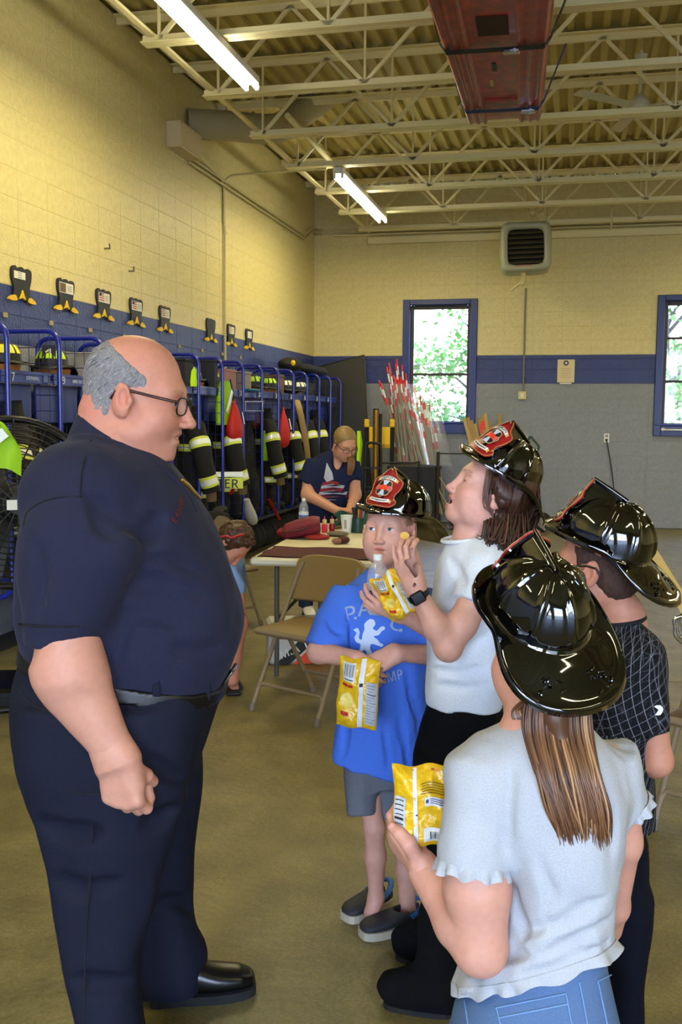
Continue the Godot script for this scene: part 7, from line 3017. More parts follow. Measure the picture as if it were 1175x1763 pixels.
	hr._add(3,X*Vector3(0,-0.078,-0.05),(HBo*Vector3(0,-1,0.2)).normalized(),0,0,0.008,2)
	folds(hr,0.0022,60.0,Vector3(1,0.4,1),9)
	mb=mb_at(base)
	var hn:=FastNoiseLite.new()
	hn.frequency=1.0
	var paint_hair:=func(p: Vector3,_n: Vector3) -> Color:
		var q: Vector3=HBo.inverse()*(p - hc)
		var f:=0.5+0.5*hn.get_noise_3d(q.x*160.0,q.y*160.0,q.z*420.0)
		return lin(Color(0.30,0.29,0.30).lerp(Color(0.66,0.65,0.66),f))
	hr.build(mb,hc+Vector3(-0.16,-0.14,-0.16),hc+Vector3(0.16,0.16,0.16),0.003,paint_hair)
	part(t,"hair",mb,painted("grey_hair",0.8))
	var strands:=[]
	var rng:=RandomNumberGenerator.new()
	rng.seed=31
	var ids:=hr.all()
	for i in 1100:
		var d:=HBo*Vector3(rng.randf_range(0.1,1.0)*(1 if rng.randf()<0.85 else -1),rng.randf_range(-0.75,0.95),rng.randf_range(-1.0,0.35))
		d=d.normalized()
		var o:=hc+HBo*Vector3(0,0.02,-0.012)*hs
		var r:=0.0
		# walk outwards to the hair's own surface
		var p:=o+d*0.16
		var h:=hr.hit(p,-d,0.10)
		if hr.eval(h,ids)>0.003: continue
		var dn:=HBo*Vector3(0,-0.75,-0.65)
		dn=(dn - d*dn.dot(d)).normalized()
		strands.append([h - d*0.002,h+d*0.002+dn*0.008,h+d*0.003+dn*0.017])
	strand_hair(t,"hair_strands",strands,0.0007,[Color(0.75,0.74,0.75),Color(0.32,0.30,0.30),Color(0.55,0.54,0.55)],painted("grey_hair",0.8),4)
	glasses(t,X,mat("tortoise",Color(0.20,0.07,0.03),0.25),mat("glasses_black",Color(0.02,0.02,0.022),0.3),true)
func glasses(t: Node3D,X: Transform3D,arm: Material,rim: Material,near_left:=true) -> void:
	var s:=X.basis.x.length()
	var mb:=mb_at(t.position)
	mb.tube(spline([X*Vector3(-0.011,0.001,0.103),X*Vector3(0,0.006,0.110),X*Vector3(0.011,0.001,0.103)],4),0.0017*s,6)
	var gl:=part(t,"glasses",mb,rim)
	for m in [-1.0,1.0]:
		mb=mb_at(t.position)
		mb.tube([X*Vector3(m*0.062,0.004,0.094),X*Vector3(m*0.076,0.006,0.060),X*Vector3(m*0.083,0.010,0.0),X*Vector3(m*0.083,0.004,-0.022),X*Vector3(m*0.080,-0.012,-0.03)],0.0030*s,6,true)
		part(gl,"arm",mb,arm)
		mb=mb_at(t.position)
		var ring:=[]
		for k in 25:
			var a:=TAU*k/24.0
			var q:=Vector2(cos(a),sin(a))
			var e:=pow(pow(absf(q.x),3.0)+pow(absf(q.y),3.0),-1.0/3.0)
			ring.append(X*Vector3(m*0.034+q.x*e*0.025,-0.004+q.y*e*0.017,0.104 - absf(m*0.034+q.x*e*0.025)*0.16))
		mb.tube(ring,0.0018*s,6,false)
		part(gl,"rim",mb,rim)
		mb=mb_at(t.position)
		var P:=[]
		for i in 4:
			var row:=[]
			for k in 24: row.append((ring[k] as Vector3).lerp(X*Vector3(m*0.034,-0.004,0.100),1.0 - i/3.0))
			P.append(row)
		mb.grid(P,true,X.basis.z)
		part(gl,"lens",mb,M.glass)
# a shoe from heel to toe on the floor
func shoe(t: Node3D,heel: Vector3,toe: Vector3,hw: float,h: float,up: Material,sole: Material,called:="shoe",open:=false) -> void:
	var d:=toe - heel
	var L:=d.length()
	d /= L
	var x:=Vector3.UP.cross(d).normalized()
	var B := Basis(x, d, x.cross(d))     # y along the shoe, z up or down
	if B.z.y<0: B=Basis(-x,d,(-x).cross(d))
	var sd:=Sdf.new()
	var hh:=h*0.5
	sd.loft(heel+Vector3(0,0.018,0),B,[[0.0,0,hh*0.75,hw*0.62,hh*0.7],[0.10*L,0,hh*0.9,hw*0.76,hh*0.95],[0.35*L,0,hh*0.82,hw*0.80,hh*0.85],[0.62*L,0,hh*0.58,hw*0.98,hh*0.62],[0.86*L,0,hh*0.45,hw*0.90,hh*0.48],[0.97*L,0,hh*0.36,hw*0.62,hh*0.36],[1.0*L,0,hh*0.3,hw*0.36,hh*0.22]],0.01,2.4)
	if not open:
		sd.cap(heel+d*0.16*L+Vector3(0,h*0.8,0),heel+d*0.15*L+Vector3(0,h*1.35,0),hw*0.86,hw*0.90,0.04)
	sd.half(heel+Vector3(0,0.016,0),Vector3.DOWN)
	if open:
		sd.ell(heel+d*0.22*L+Vector3(0,h*1.05,0),Vector3(hw*0.62,h*0.8,L*0.24),Basis(x,Vector3.UP,d),0.006,1)
	var bx:=bounds([heel,toe,heel+Vector3(0,h*1.4,0)],hw+0.03)
	var upper:=sdf_part(t,called,sd,bx[0],bx[1],0.005,up)
	var mb:=mb_at(t.position)
	var poly:=[]
	for q in [[0.0,0.45],[0.06,0.72],[0.30,0.80],[0.62,1.04],[0.86,0.98],[0.98,0.66],[1.01,0.3]]: poly.append(Vector2(q[1]*hw,q[0]*L))
	for q in [[1.01,0.3],[0.98,0.66],[0.86,0.98],[0.62,1.04],[0.30,0.80],[0.06,0.72],[0.0,0.45]]: poly.append(Vector2(-q[1]*hw,q[0]*L))
	mb.prism(smooth_outline(poly,2),heel,Basis(x,d,Vector3.UP),0.024)
	part(upper,"sole",mb,sole)
# ---------------------------------------------------------------- crisp bags
# b.x across, b.y up, b.z towards whoever looks at the printed back
func chip_bag(c: Vector3,b: Basis,w: float,h: float,label: String,look:=0,crumple:=1.0) -> Node3D:
	var t:=thing("crisp_bag",label,"bag",c,"yellow crisp bags")
	var yel:=mat("bag_yellow",Color(0.86,0.68,0.10),0.30)
	yel.normal_enabled=true
	yel.normal_texture=noise_tex("foil_bump",0.02,256,FastNoiseLite.TYPE_SIMPLEX_SMOOTH,3,Color.BLACK,Color.WHITE,true,9.0)
	yel.uv1_triplanar=true
	yel.uv1_scale=Vector3.ONE*6.0
	yel.normal_scale=0.8
	var nz:=FastNoiseLite.new()
	nz.seed=hash(label) % 999
	nz.frequency=1.0
	var sh:=func(u: float,v: float,side: float,lift:=0.0) -> Vector3:
		# u, v in -1..1; pillow thickness with crimped ends and creases
		var th:=0.022*pow(maxf(0.0,1.0 - pow(absf(v),5.0)),0.8)*pow(maxf(0.0,1.0 - pow(absf(u),3.5)),0.7)
		var cr:=nz.get_noise_2d(u*2.2+7.0,v*2.6)*0.010*crumple*(1.0 - 0.5*absf(v))
		var fold:=0.006*sin(v*5.0+u*3.0)*crumple
		return c+b.x*(u*w*0.5*(1.0 - 0.03*sin(v*4.0)))+b.y*(v*h*0.5+0.004*sin(u*5.0)*crumple)+b.z*(side*(th+lift)+cr+fold)
	var mb:=mb_at(c)
	for s in [1.0,-1.0]:
		var P:=[]
		for i in 33:
			var row:=[]
			for k in 25: row.append(sh.call(k/12.0 - 1.0,i/16.0 - 1.0,s))
			P.append(row)
		mb.grid(P,false,b.z*s)
	part(t,"foil",mb,yel)
	var patch:=func(called: String,u0: float,u1: float,v0: float,v1: float,m: Material,lift: float) -> void:
		var q:=mb_at(c)
		var P:=[]
		for i in 13:
			var row:=[]
			for k in 9: row.append(sh.call(lerpf(u0,u1,k/8.0),lerpf(v0,v1,i/12.0),1.0,lift*1.7))
			P.append(row)
		q.grid(P,false,b.z)
		part(t,called,q,m)
	var wh:=mat("bag_white",Color(0.84,0.84,0.82),0.4)
	var gy:=mat("bag_grey",Color(0.70,0.71,0.72),0.45)
	var ink:=mat("ink_dark",Color(0.10,0.10,0.11),0.6)
	var rd:=mat("bag_red",Color(0.75,0.10,0.08),0.4)
	if look == 0:           # white seal strip, grey facts panel on the right, barcode at the top left
		patch.call("seal_strip",0.10,0.34,-0.97,0.97,wh,0.0012)
		patch.call("eye_mark",0.14,0.30,0.20,0.30,ink,0.0020)
		patch.call("facts_panel",0.46,0.96,-0.86,0.36,gy,0.0012)
		for i in 14:
			var v:=0.28 - i*0.08
			patch.call("facts_line",0.50,0.92 - 0.18*((i*7) % 3)*0.5,v - (0.020 if i==3 else 0.010),v,ink,0.0020)
		patch.call("barcode_panel",-0.74,-0.14,0.36,0.88,wh,0.0012)
		for i in 11: patch.call("barcode_bar",-0.68+i*0.046,-0.68+i*0.046+(0.026 if i % 3==0 else 0.014),0.50,0.84,ink,0.0020)
		patch.call("facts_line",-0.70,-0.20,0.40,0.43,ink,0.0020)
		for i in 2: patch.call("red_mark",-0.76+i*0.30,-0.50+i*0.30,0.20,0.28,rd,0.0014)
		patch.call("red_mark",-0.70,-0.34,-0.62,-0.50,rd,0.0014)
		# a picture of one pale crisp
		var q:=mb_at(c)
		var P:=[]
		for i in 6:
			var row:=[]
			for k in 20: row.append(sh.call(-0.46+cos(TAU*k/20.0)*0.30*i/5.0,-0.18+sin(TAU*k/20.0)*0.21*i/5.0,1.0,0.0014))
			P.append(row)
		q.grid(P,true,b.z)
		part(t,"crisp_picture",q,mat("crisp_print",Color(0.86,0.76,0.36),0.5))
	else:                   # the big bag: strip left of centre, print and small panel right, facts on the left flank
		patch.call("seal_strip",-0.30,-0.16,-0.97,0.97,wh,0.0012)
		patch.call("eye_mark",-0.22,-0.16,-0.24,-0.16,ink,0.0020)
		patch.call("facts_panel",-0.97,-0.58,-0.86,0.20,gy,0.0012)
		for i in 8: patch.call("facts_line",-0.94,-0.64,0.10 - i*0.11,0.125 - i*0.11+(0.03 if i==4 else 0.0),ink,0.0020)
		for i in 5:
			var v:=0.56 - i*0.062
			patch.call("print_line",-0.02+0.04*(i % 2),0.90 - 0.06*((i*5) % 3),v - 0.020,v,mat("ink_brown",Color(0.42,0.34,0.08),0.6),0.0020)
		patch.call("web_panel",0.10,0.86,-0.02,0.20,wh,0.0012)
		for i in 3: patch.call("facts_line",0.30,0.80,0.14 - i*0.05,0.16 - i*0.05,mat("ink_blue",Color(0.20,0.24,0.45),0.6),0.0020)
		patch.call("blue_mark",0.14,0.24,0.06,0.15,mat("ink_blue",Color(0.2,0.24,0.45)),0.0020)
		patch.call("barcode_panel",0.02,0.92,-0.88,-0.56,wh,0.0012)
		for i in 11: patch.call("barcode_bar",0.24+i*0.05,0.24+i*0.05+(0.030 if i % 3==0 else 0.016),-0.84,-0.66,ink,0.0020)
		for i in 3: patch.call("colour_dot",0.34+i*0.16,0.44+i*0.16,0.84,0.88,rd if i==0 else (mat("dot_pink",Color(0.85,0.45,0.35),0.5) if i==1 else wh),0.0020)
	return t
# ---------------------------------------------------------------- boy in the blue T-shirt
func build_boy_blue() -> void:
	var D:=2.85
	var at:=plane_at(D)
	var F:=cam_frame()
	var base:=at+flat_right*uy(665,1400,D).x
	base.y=0
	var t:=thing("person","young boy in a blue lion T-shirt and grey shorts holding a crisp bag","person",base)
	var sh:=Sdf.new()
	sh.loft(at,F,trace([[1345,566,732,0.122],[1310,570,731,0.12],[1260,577,735,0.115],[1200,583,737,0.11],[1130,587,736,0.105],[1080,584,734,0.10],[1040,580,728,0.092],[1012,592,716,0.078],[994,615,700,0.064],[982,630,690,0.055]],D),0.03,2.3)
	limb(sh,pv(602,1020,D - 0.01),pv(560,1120,D - 0.09),[[0.0,0.055,0.055],[0.4,0.060,0.058],[0.85,0.062,0.058],[1.0,0.063,0.058]],flat_right,0.05)
	limb(sh,pv(712,1020,D+0.0),pv(742,1125,D - 0.06),[[0.0,0.055,0.055],[0.4,0.060,0.058],[1.0,0.060,0.056]],flat_right,0.05)
	for q in [[[[598,1050],[604,1095],[608,1140]],0.004],[[[712,1170],[722,1230],[728,1300]],0.005],[[[700,1150],[708,1190],[714,1230]],0.004],[[[600,1190],[594,1250],[590,1300]],0.004],[[[660,1255],[666,1290],[670,1325]],0.003],[[[690,1240],[700,1290],[704,1325]],0.003],[[[560,1060],[575,1085],[590,1090]],0.003]]:
		crease(sh,q[0],2.2,q[1]*1.5)
	# hem drops towards the picture's right
	sh.half(pv(650,1317,D),(pv(730,1336,D) - pv(570,1302,D)).cross(F.z))
	# round neck opening
	sh.ell(pv(670,972,D - 0.01),Vector3(0.056,0.036,0.062),Basis(),0.006,1)
	folds(sh,0.008,9.0,Vector3(1,0.5,1),21)
	var lo:=base+Vector3(-0.30,0.42,-0.30)
	var shirt:=sdf_part(t,"t_shirt",sh,lo,lo+Vector3(0.60,0.75,0.60),0.0085,cloth("tee_blue",Color(0.30,0.47,0.86),0.9,90.0,0.25))
	# print: arched letters, lion, CAMP
	var ink:=mat("print_white",Color(0.74,0.80,0.88),0.8)
	var pc:=shoot(sh,640,1085,2.2)
	var nb:=frame(-flat_fwd*0.93 - flat_right*0.30)
	var mb:=mb_at(base)
	for q in [["P",604,1056,0.040,0.25],[".",612,1064,0.008,0.2],["A",628,1047,0.042,0.10],[".",645,1052,0.008,0.0],["C",683,1073,0.040,-0.45],[".",690,1085,0.010,-0.5]]:
		var o:=shoot(sh,q[1],q[2],2.2)
		print_text(mb,sh,q[0],o,nb*Basis(Vector3(0,0,1),q[4]),q[3],0.0,0.003)
	print_text(mb,sh,"CAMP",shoot(sh,668,1166,2.2),nb*Basis(Vector3(0,0,1),0.22),0.028,0.075,0.003)
	part(shirt,"shirt_lettering",mb,ink,"white arched letters")
	# rampant lion outline, metres about its middle
	mb=mb_at(base)
	var lion:=smooth_outline([Vector2(0.000,0.062),Vector2(0.012,0.058),Vector2(0.016,0.046),Vector2(0.010,0.036),Vector2(0.022,0.030),Vector2(0.030,0.040),Vector2(0.040,0.044),Vector2(0.044,0.036),Vector2(0.036,0.030),Vector2(0.028,0.018),Vector2(0.014,0.014),Vector2(0.026,0.006),Vector2(0.034,-0.004),Vector2(0.042,-0.006),Vector2(0.040,-0.014),Vector2(0.024,-0.010),Vector2(0.010,-0.008),Vector2(0.008,-0.022),Vector2(0.016,-0.036),Vector2(0.010,-0.052),Vector2(0.018,-0.060),Vector2(0.004,-0.062),Vector2(-0.002,-0.050),Vector2(0.000,-0.036),Vector2(-0.008,-0.026),Vector2(-0.018,-0.040),Vector2(-0.020,-0.054),Vector2(-0.030,-0.056),Vector2(-0.030,-0.044),Vector2(-0.022,-0.026),Vector2(-0.020,-0.010),Vector2(-0.030,-0.006),Vector2(-0.036,0.008),Vector2(-0.032,0.022),Vector2(-0.040,0.030),Vector2(-0.030,0.036),Vector2(-0.024,0.022),Vector2(-0.026,0.008),Vector2(-0.018,0.002),Vector2(-0.016,0.018),Vector2(-0.012,0.034),Vector2(-0.014,0.048)],2)
	print_poly(mb,sh,lion,shoot(sh,634,1103,2.2),nb*Basis(Vector3(0,0,1),-0.05),0.003)
	part(shirt,"lion_print",mb,ink,"white rampant lion")
	# neck ribbing
	mb=mb_at(base)
	var ring:=[]
	for k in 25:
		var a:=TAU*k/24.0
		ring.append(pv(670,990,D - 0.005)+F.x*cos(a)*0.057+F.z*sin(a)*0.062+Vector3(0,-0.012*sin(a),0))
	mb.tube(ring,0.006,6,false)
	part(shirt,"neckband",mb,M.tee_blue)
	# shorts
	var so:=Sdf.new()
	so.loft(at,F,trace([[1345,596,702,0.09],[1300,592,706,0.10],[1240,590,706,0.10]],D),0.04,2.3)
	limb(so,pv(622,1300,D - 0.02),pv(624,1398,D - 0.04),[[0.0,0.050,0.070],[0.6,0.050,0.066],[1.0,0.047,0.064]],flat_right,0.03)
	limb(so,pv(674,1305,D+0.02),pv(675,1426,D+0.0),[[0.0,0.052,0.070],[0.6,0.050,0.066],[1.0,0.047,0.064]],flat_right,0.03)
	folds(so,0.006,12.0,Vector3(1,0.5,1),5)
	lo=base+Vector3(-0.20,0.34,-0.22)
	sdf_part(t,"shorts",so,lo,lo+Vector3(0.42,0.38,0.42),0.008,cloth("shorts_grey",Color(0.42,0.43,0.46),0.95,70.0,0.25))
	# ---- skin
	var pt:=painter(Color(0.80,0.595,0.515))
	mb=mb_at(base)
	var hc:=pv(672,911,D)
	var hs:=0.91
	var fw:=(-flat_fwd*0.90 - flat_right*0.38+Vector3(0,0.10,0)).normalized()
	var X:=Transform3D(frame(fw)*Basis(Vector3(0,0,1),0.03)*Basis.from_scale(Vector3.ONE*hs),hc)
	var sd:=Sdf.new()
	head_prims(sd,X,{"nose": 0.62,"eye": 0.0058,"open": 0.004})
	sd.cap(pv(678,945,D),pv(672,1000,D),0.042,0.046,0.03)
	sd.half(pv(672,1008,D),Vector3.DOWN)
	face_paint(pt,X,lin(Color(0.78,0.40,0.38)),lin(Color(0.56,0.42,0.30)),{"blush": 0.55,"brow": 0.45,"open": 0.004})
	sd.build(mb,hc+Vector3(-0.13,-0.19,-0.14),hc+Vector3(0.13,0.13,0.14),0.0026,pt.paint)
	var p2:=painter(Color(0.78,0.575,0.495))
	# right arm into the bag (picture left), left arm across
	var we:=pv(612,1134,D - 0.20)
	var ar:=Sdf.new()
	ar.chain([pv(575,1085,D - 0.05),pv(549,1122,D - 0.11),we],[0.034,0.031,0.023],0.02)
	var hb:=Basis(Vector3(0,1,0),(flat_right*0.75 - Vector3(0,0.55,0) - flat_fwd*0.1).normalized(),-flat_fwd)
	hb.x=hb.y.cross(hb.z).normalized()
	hb.z=hb.x.cross(hb.y).normalized()
	hand_prims(ar,we,hb,0.70,[[0.5,0.5,0.3],[0.5,0.5,0.3],[0.5,0.5,0.3],[0.5,0.5,0.3]],[0.4,0.3,0.3])
	var bx:=bounds([pv(560,1060,D),pv(690,1190,D - 0.25),we,pv(530,1120,D - 0.12)],0.05)
	ar.build(mb,bx[0],bx[1],0.0055,p2.paint)
	var wl:=pv(682,1124,D - 0.21)
	var al:=Sdf.new()
	al.chain([pv(738,1085,D - 0.03),pv(752,1128,D - 0.08),wl],[0.034,0.031,0.023],0.02)
	bx=bounds([pv(738,1085,D),pv(760,1140,D - 0.1),wl],0.04)
	al.build(mb,bx[0],bx[1],0.0055,p2.paint)
	var hl:=Sdf.new()
	var fy:=(pv(632,1152,D - 0.22) - wl).normalized()
	var fz:=(-flat_fwd*0.75+Vector3(0,0.65,0))
	fz=(fz - fy*fz.dot(fy)).normalized()
	var tips:=hand_prims(hl,wl,Basis(-fy.cross(fz)*-1.0,fy,fz),0.72,[[0.25,0.5,0.4],[0.35,0.5,0.4],[0.45,0.55,0.4],[0.55,0.6,0.4]],[0.3,0.9,0.3],1.05)
	hl.cap(pv(700,1125,D - 0.185),wl,0.024,0.023,0.02)
	bx=bounds(tips+[wl],0.03)
	hl.build(mb,bx[0],bx[1],0.0022,p2.paint)
	# legs
	var lg:=Sdf.new()
	lg.chain([pv(630,1330,D - 0.03),pv(645,1425,D - 0.05),pv(647,1475,D - 0.03),pv(648,1545,D+0.0),pv(640,1572,D - 0.02)],[0.040,0.030,0.030,0.022,0.024],0.02)
	lg.chain([pv(680,1340,D+0.02),pv(698,1445,D+0.0),pv(701,1500,D+0.0),pv(702,1572,D+0.0),pv(690,1598,D - 0.03)],[0.040,0.030,0.031,0.023,0.025],0.02)
	lo=base+Vector3(-0.22,0.02,-0.25)
	lg.build(mb,lo,lo+Vector3(0.42,0.46,0.46),0.0065,p2.paint)
	torso_flesh(mb,p2,[[pv(672,995,D),pv(660,1100,D),pv(655,1280,D)],[pv(662,1040,D),pv(602,1030,D - 0.02),pv(575,1085,D - 0.05)],[pv(662,1040,D),pv(712,1030,D),pv(738,1085,D - 0.03)],[pv(655,1270,D),pv(630,1330,D - 0.03)],[pv(655,1270,D),pv(680,1340,D+0.02)]],[0.035,0.035,0.035])
	part(t,"body",mb,M.skin)
	eyes_part(t,X,Color(0.30,0.36,0.42),Vector3(-0.10,0.22,1.0))
	# cropped light brown hair under the helmet
	var hr:=Sdf.new()
	var HBo:=X.basis.orthonormalized()
	hr.ell(X*Vector3(0,0.032,-0.014),Vector3(0.078,0.088,0.0985)*hs,HBo,0.0)
	hr.ell(X*Vector3(0,-0.03,-0.045),Vector3(0.066,0.05,0.055)*hs,HBo,0.03)
	hr._add(3,X*Vector3(0,0.0,0.036),(HBo*Vector3(0,-0.25,1)).normalized(),0,0,0.008,2)
	for m in [-1.0,1.0]: hr.ell(X*Vector3(m*0.085,-0.030,0.012),Vector3(0.03,0.050,0.030)*hs,HBo,0.004,1)
	folds(hr,0.004,60.0,Vector3(1,0.4,1),9)
	mb=mb_at(base)
	var hn:=FastNoiseLite.new()
	hn.frequency=1.0
	hr.build(mb,hc+Vector3(-0.12,-0.10,-0.13),hc+Vector3(0.12,0.13,0.13),0.0032,func(p: Vector3,_n: Vector3) -> Color: return lin(Color(0.42,0.28,0.19).lerp(Color(0.62,0.46,0.34),0.5+0.5*hn.get_noise_3d(p.x*300,p.y*120,p.z*300))))
	part(t,"hair",mb,painted("brown_hair",0.75))
	# clog shoes: dark uppers, pale soles, blue heel straps
	for q in [[on_y(668,1556,0),on_y(594,1586,0)],[on_y(726,1590,0),on_y(622,1614,0)]]:
		clog(t,q[0],q[1])
	# helmet and bag
	var hy:=(Vector3(0,0.97,0)+flat_right*0.20+flat_fwd*0.12).normalized()
	var hf:=(-flat_fwd*0.82 - flat_right*0.60)
	hf=(hf - hy*hf.dot(hy)).normalized()
	toy_helmet(pv(685,889,D),Basis(hy.cross(hf),hy,hf),"shiny black toy fire helmet with red shield worn by boy in blue",0.86)
	var bz:=(-flat_fwd*0.95 - flat_right*0.2+Vector3(0,0.10,0)).normalized()
	var bb:=frame(bz)*Basis(Vector3(0,0,1),-0.04)
	chip_bag(pv(617,1193,D - 0.235),bb,0.112,0.190,"yellow crisp bag held at the waist by the boy in blue",0,0.8)
func clog(t: Node3D,heel: Vector3,toe: Vector3) -> void:
	shoe(t,heel,toe,0.040,0.062,mat("clog_grey",Color(0.13,0.13,0.15),0.7),mat("clog_sole",Color(0.66,0.62,0.54),0.6),"clog",true)
	var d:=(toe - heel).normalized()
	var x:=Vector3.UP.cross(d).normalized()
	var mb:=mb_at(t.position)
	var pts:=[]
	for k in 13:
		var a:=-PI*0.5+PI*k/12.0
		pts.append(heel+d*(0.055 - cos(a)*0.060)+x*sin(a)*0.037+Vector3(0,0.048+0.030*cos(a),0))
	mb.tube(pts,0.010,8,true,0.6)
	part(t,"heel_strap",mb,mat("strap_bright_blue",Color(0.10,0.36,0.62),0.5),"blue heel strap")
# ---------------------------------------------------------------- girl in the white T-shirt, head thrown back
func build_girl_white() -> void:
	var D:=2.62
	var at:=plane_at(D)
	var F:=cam_frame()
	var base:=at+flat_right*uy(800,1400,D).x
	base.y=0
	var t:=thing("person","girl in a white T-shirt with brown hair and a smartwatch, holding up a crisp","person",base)
	var sh:=Sdf.new()
	sh.loft(at,F,trace([[1212,737,868,0.105],[1190,735,870,0.108],[1120,735,880,0.11],[1060,740,888,0.115],[1000,748,888,0.12],[965,756,882,0.115],[940,768,868,0.09],[922,780,850,0.065]],D),0.03,2.2)
	var Da:=D - 0.10
	sh.ell(pv(842,975,D - 0.08),Vector3(0.060,0.062,0.055),Basis(),0.05)
	limb(sh,pv(842,978,D - 0.09),pv(815,1040,D - 0.13),[[0.0,0.050,0.050],[1.0,0.053,0.050]],flat_right,0.045)
	limb(sh,pv(815,978,D+0.09),pv(780,1040,D+0.10),[[0.0,0.050,0.050],[1.0,0.050,0.048]],flat_right,0.045)
	sh.ell(pv(800,905,D),Vector3(0.060,0.050,0.060),Basis(),0.006,1)
	for q in [[[[752,1050],[758,1090],[764,1135]],0.004],[[[745,1152],[785,1158],[835,1150]],0.003],[[[750,1180],[800,1186],[850,1178]],0.003],[[[775,960],[786,985],[802,1005]],0.004],[[[790,1140],[820,1110],[850,1090]],0.003]]:
		crease(sh,q[0],2.0,q[1]*1.4)
	folds(sh,0.007,9.0,Vector3(1,0.6,1),33)
	var lo:=base+Vector3(-0.24,0.62,-0.30)
	var shirt:=sdf_part(t,"t_shirt",sh,lo,lo+Vector3(0.46,0.66,0.56),0.0085,cloth("tee_white",Color(0.86,0.88,0.90),0.9,90.0,0.2))
	var mb:=mb_at(base)
	var ring:=[]
	for k in 25:
		var a:=TAU*k/24.0
		ring.append(pv(802,926,D)+F.x*cos(a)*0.062+F.z*sin(a)*0.062+Vector3(0,0.010*cos(a),0))
	mb.tube(ring,0.006,6,false)
	part(shirt,"neckband",mb,M.tee_white)
	# black leggings
	var lg:=Sdf.new()
	lg.loft(at,F,trace([[1330,712,868,0.09],[1260,722,868,0.10],[1195,741,864,0.10]],D),0.04,2.2)
	limb(lg,pv(770,1300,D - 0.05),pv(775,1640,D - 0.06),[[0.0,0.085,0.075],[0.4,0.062,0.06],[0.75,0.055,0.052],[1.0,0.04,0.04]],flat_right,0.04)
	limb(lg,pv(775,1300,D+0.06),pv(790,1590,D+0.12),[[0.0,0.085,0.075],[0.4,0.062,0.06],[0.75,0.055,0.052],[1.0,0.04,0.04]],flat_right,0.04)
	folds(lg,0.006,9.0,Vector3(1,0.5,1),8)
	lo=base+Vector3(-0.25,0.06,-0.30)
	sdf_part(t,"leggings",lg,lo,lo+Vector3(0.5,0.72,0.58),0.010,cloth("leggings_black",Color(0.030,0.032,0.045),0.85,70.0,0.15))
	# soft black boots
	var bm:=cloth("boot_suede",Color(0.060,0.060,0.068),0.95,60.0,0.3)
	for q in [[on_y(772,1738,0),on_y(664,1722,0),pv(762,1640,D - 0.14)],[on_y(778,1660,0),on_y(686,1640,0),pv(766,1575,D+0.06)]]:
		var h: Vector3=q[0]
		var e: Vector3=q[1]
		var bs:=Sdf.new()
		var d:=(e - h).normalized()
		bs.chain([h+Vector3(0,0.05,0)+d*0.02,h.lerp(e,0.55)+Vector3(0,0.048,0),h.lerp(e,0.86)+Vector3(0,0.040,0)],[0.050,0.050,0.044],0.03)
		bs.chain([h+d*0.025+Vector3(0,0.06,0),h+d*0.02+Vector3(0,0.26,0)],[0.058,0.062],0.04)
		bs.half(h+Vector3(0,0.008,0),Vector3.DOWN)
		folds(bs,0.006,14.0,Vector3(1,1,1),2)
		var bx:=bounds([h,e,h+Vector3(0,0.30,0)],0.08)
		var boot:=sdf_part(t,"boot",bs,bx[0],bx[1],0.0065,bm)
		mb=mb_at(base)
		var x:=Vector3.UP.cross(d)
		var poly:=smooth_outline([Vector2(-0.045,0.0),Vector2(0,-0.035),Vector2(0.045,0.0),Vector2(0.050,0.11),Vector2(0.035,(e - h).length()*0.98),Vector2(-0.035,(e - h).length()*0.98),Vector2(-0.050,0.11)],3)
		mb.prism(poly,h,Basis(x,d,Vector3.UP),0.014)
		part(boot,"sole",mb,M.rubber)
	# ---- skin
	var pt:=painter(Color(0.80,0.595,0.53))
	mb=mb_at(base)
	var hs:=0.99
	var fd:=(-flat_right*0.90+Vector3(0,0.40,0) - flat_fwd*0.10).normalized()
	var hc:=pv(845,846,D)
	var X:=Transform3D(frame(fd)*Basis.from_scale(Vector3.ONE*hs),hc)
	var sd:=Sdf.new()
	head_prims(sd,X,{"nose": 0.80,"closed": true,"open": 0.013})
	sd.cap(X*Vector3(0,-0.06,-0.02),pv(815,930,D),0.046,0.048,0.03)
	sd.cap(pv(815,930,D),pv(820,960,D),0.050,0.06,0.03)
	sd.half(pv(815,955,D),Vector3.DOWN)
	face_paint(pt,X,lin(Color(0.80,0.38,0.38)),lin(Color(0.34,0.22,0.17)),{"blush": 0.8,"brow": 0.55,"closed": true,"open": 0.013})
	sd.build(mb,hc+Vector3(-0.15,-0.21,-0.13),hc+Vector3(0.13,0.14,0.13),0.0029,pt.paint)
	var p2:=painter(Color(0.785,0.585,0.505))
	# near (left) arm raised, watch at the wrist
	var el:=pv(772,1112,D - 0.16)
	var wr:=pv(717,1018,D - 0.16)
	var ar:=Sdf.new()
	ar.chain([pv(832,1005,D - 0.11),pv(795,1075,D - 0.145),el],[0.042,0.038,0.033],0.02)
	ar.chain([el,el.lerp(wr,0.35),wr],[0.033,0.033,0.0225],0.02)
	ar.ell(el+Vector3(0.0,-0.012,0),Vector3(0.028,0.026,0.03),Basis(),0.02)
	var bx:=bounds([pv(832,1005,D - 0.11),el,wr],0.055)
	ar.build(mb,bx[0],bx[1],0.0055,p2.paint)
	var hy:=(pv(690,945,D - 0.17) - wr).normalized()
	var hz:=(F.z*0.80 - flat_right*0.58)
	hz=(hz - hy*hy.dot(hz)).normalized()
	var HB:=Basis(hy.cross(hz),hy,hz)
	var hn:=Sdf.new()
	var tips:=hand_prims(hn,wr+hy*0.006,HB,0.80,[[0.35,0.75,0.35],[0.45,0.75,0.35],[0.35,0.55,0.3],[0.15,0.35,0.2]],[-0.08,0.55,0.22],1.02,0.12)
	hn.cap(wr - hy*0.02,wr+hy*0.015,0.0225,0.022,0.02)
	bx=bounds(tips+[wr],0.03)
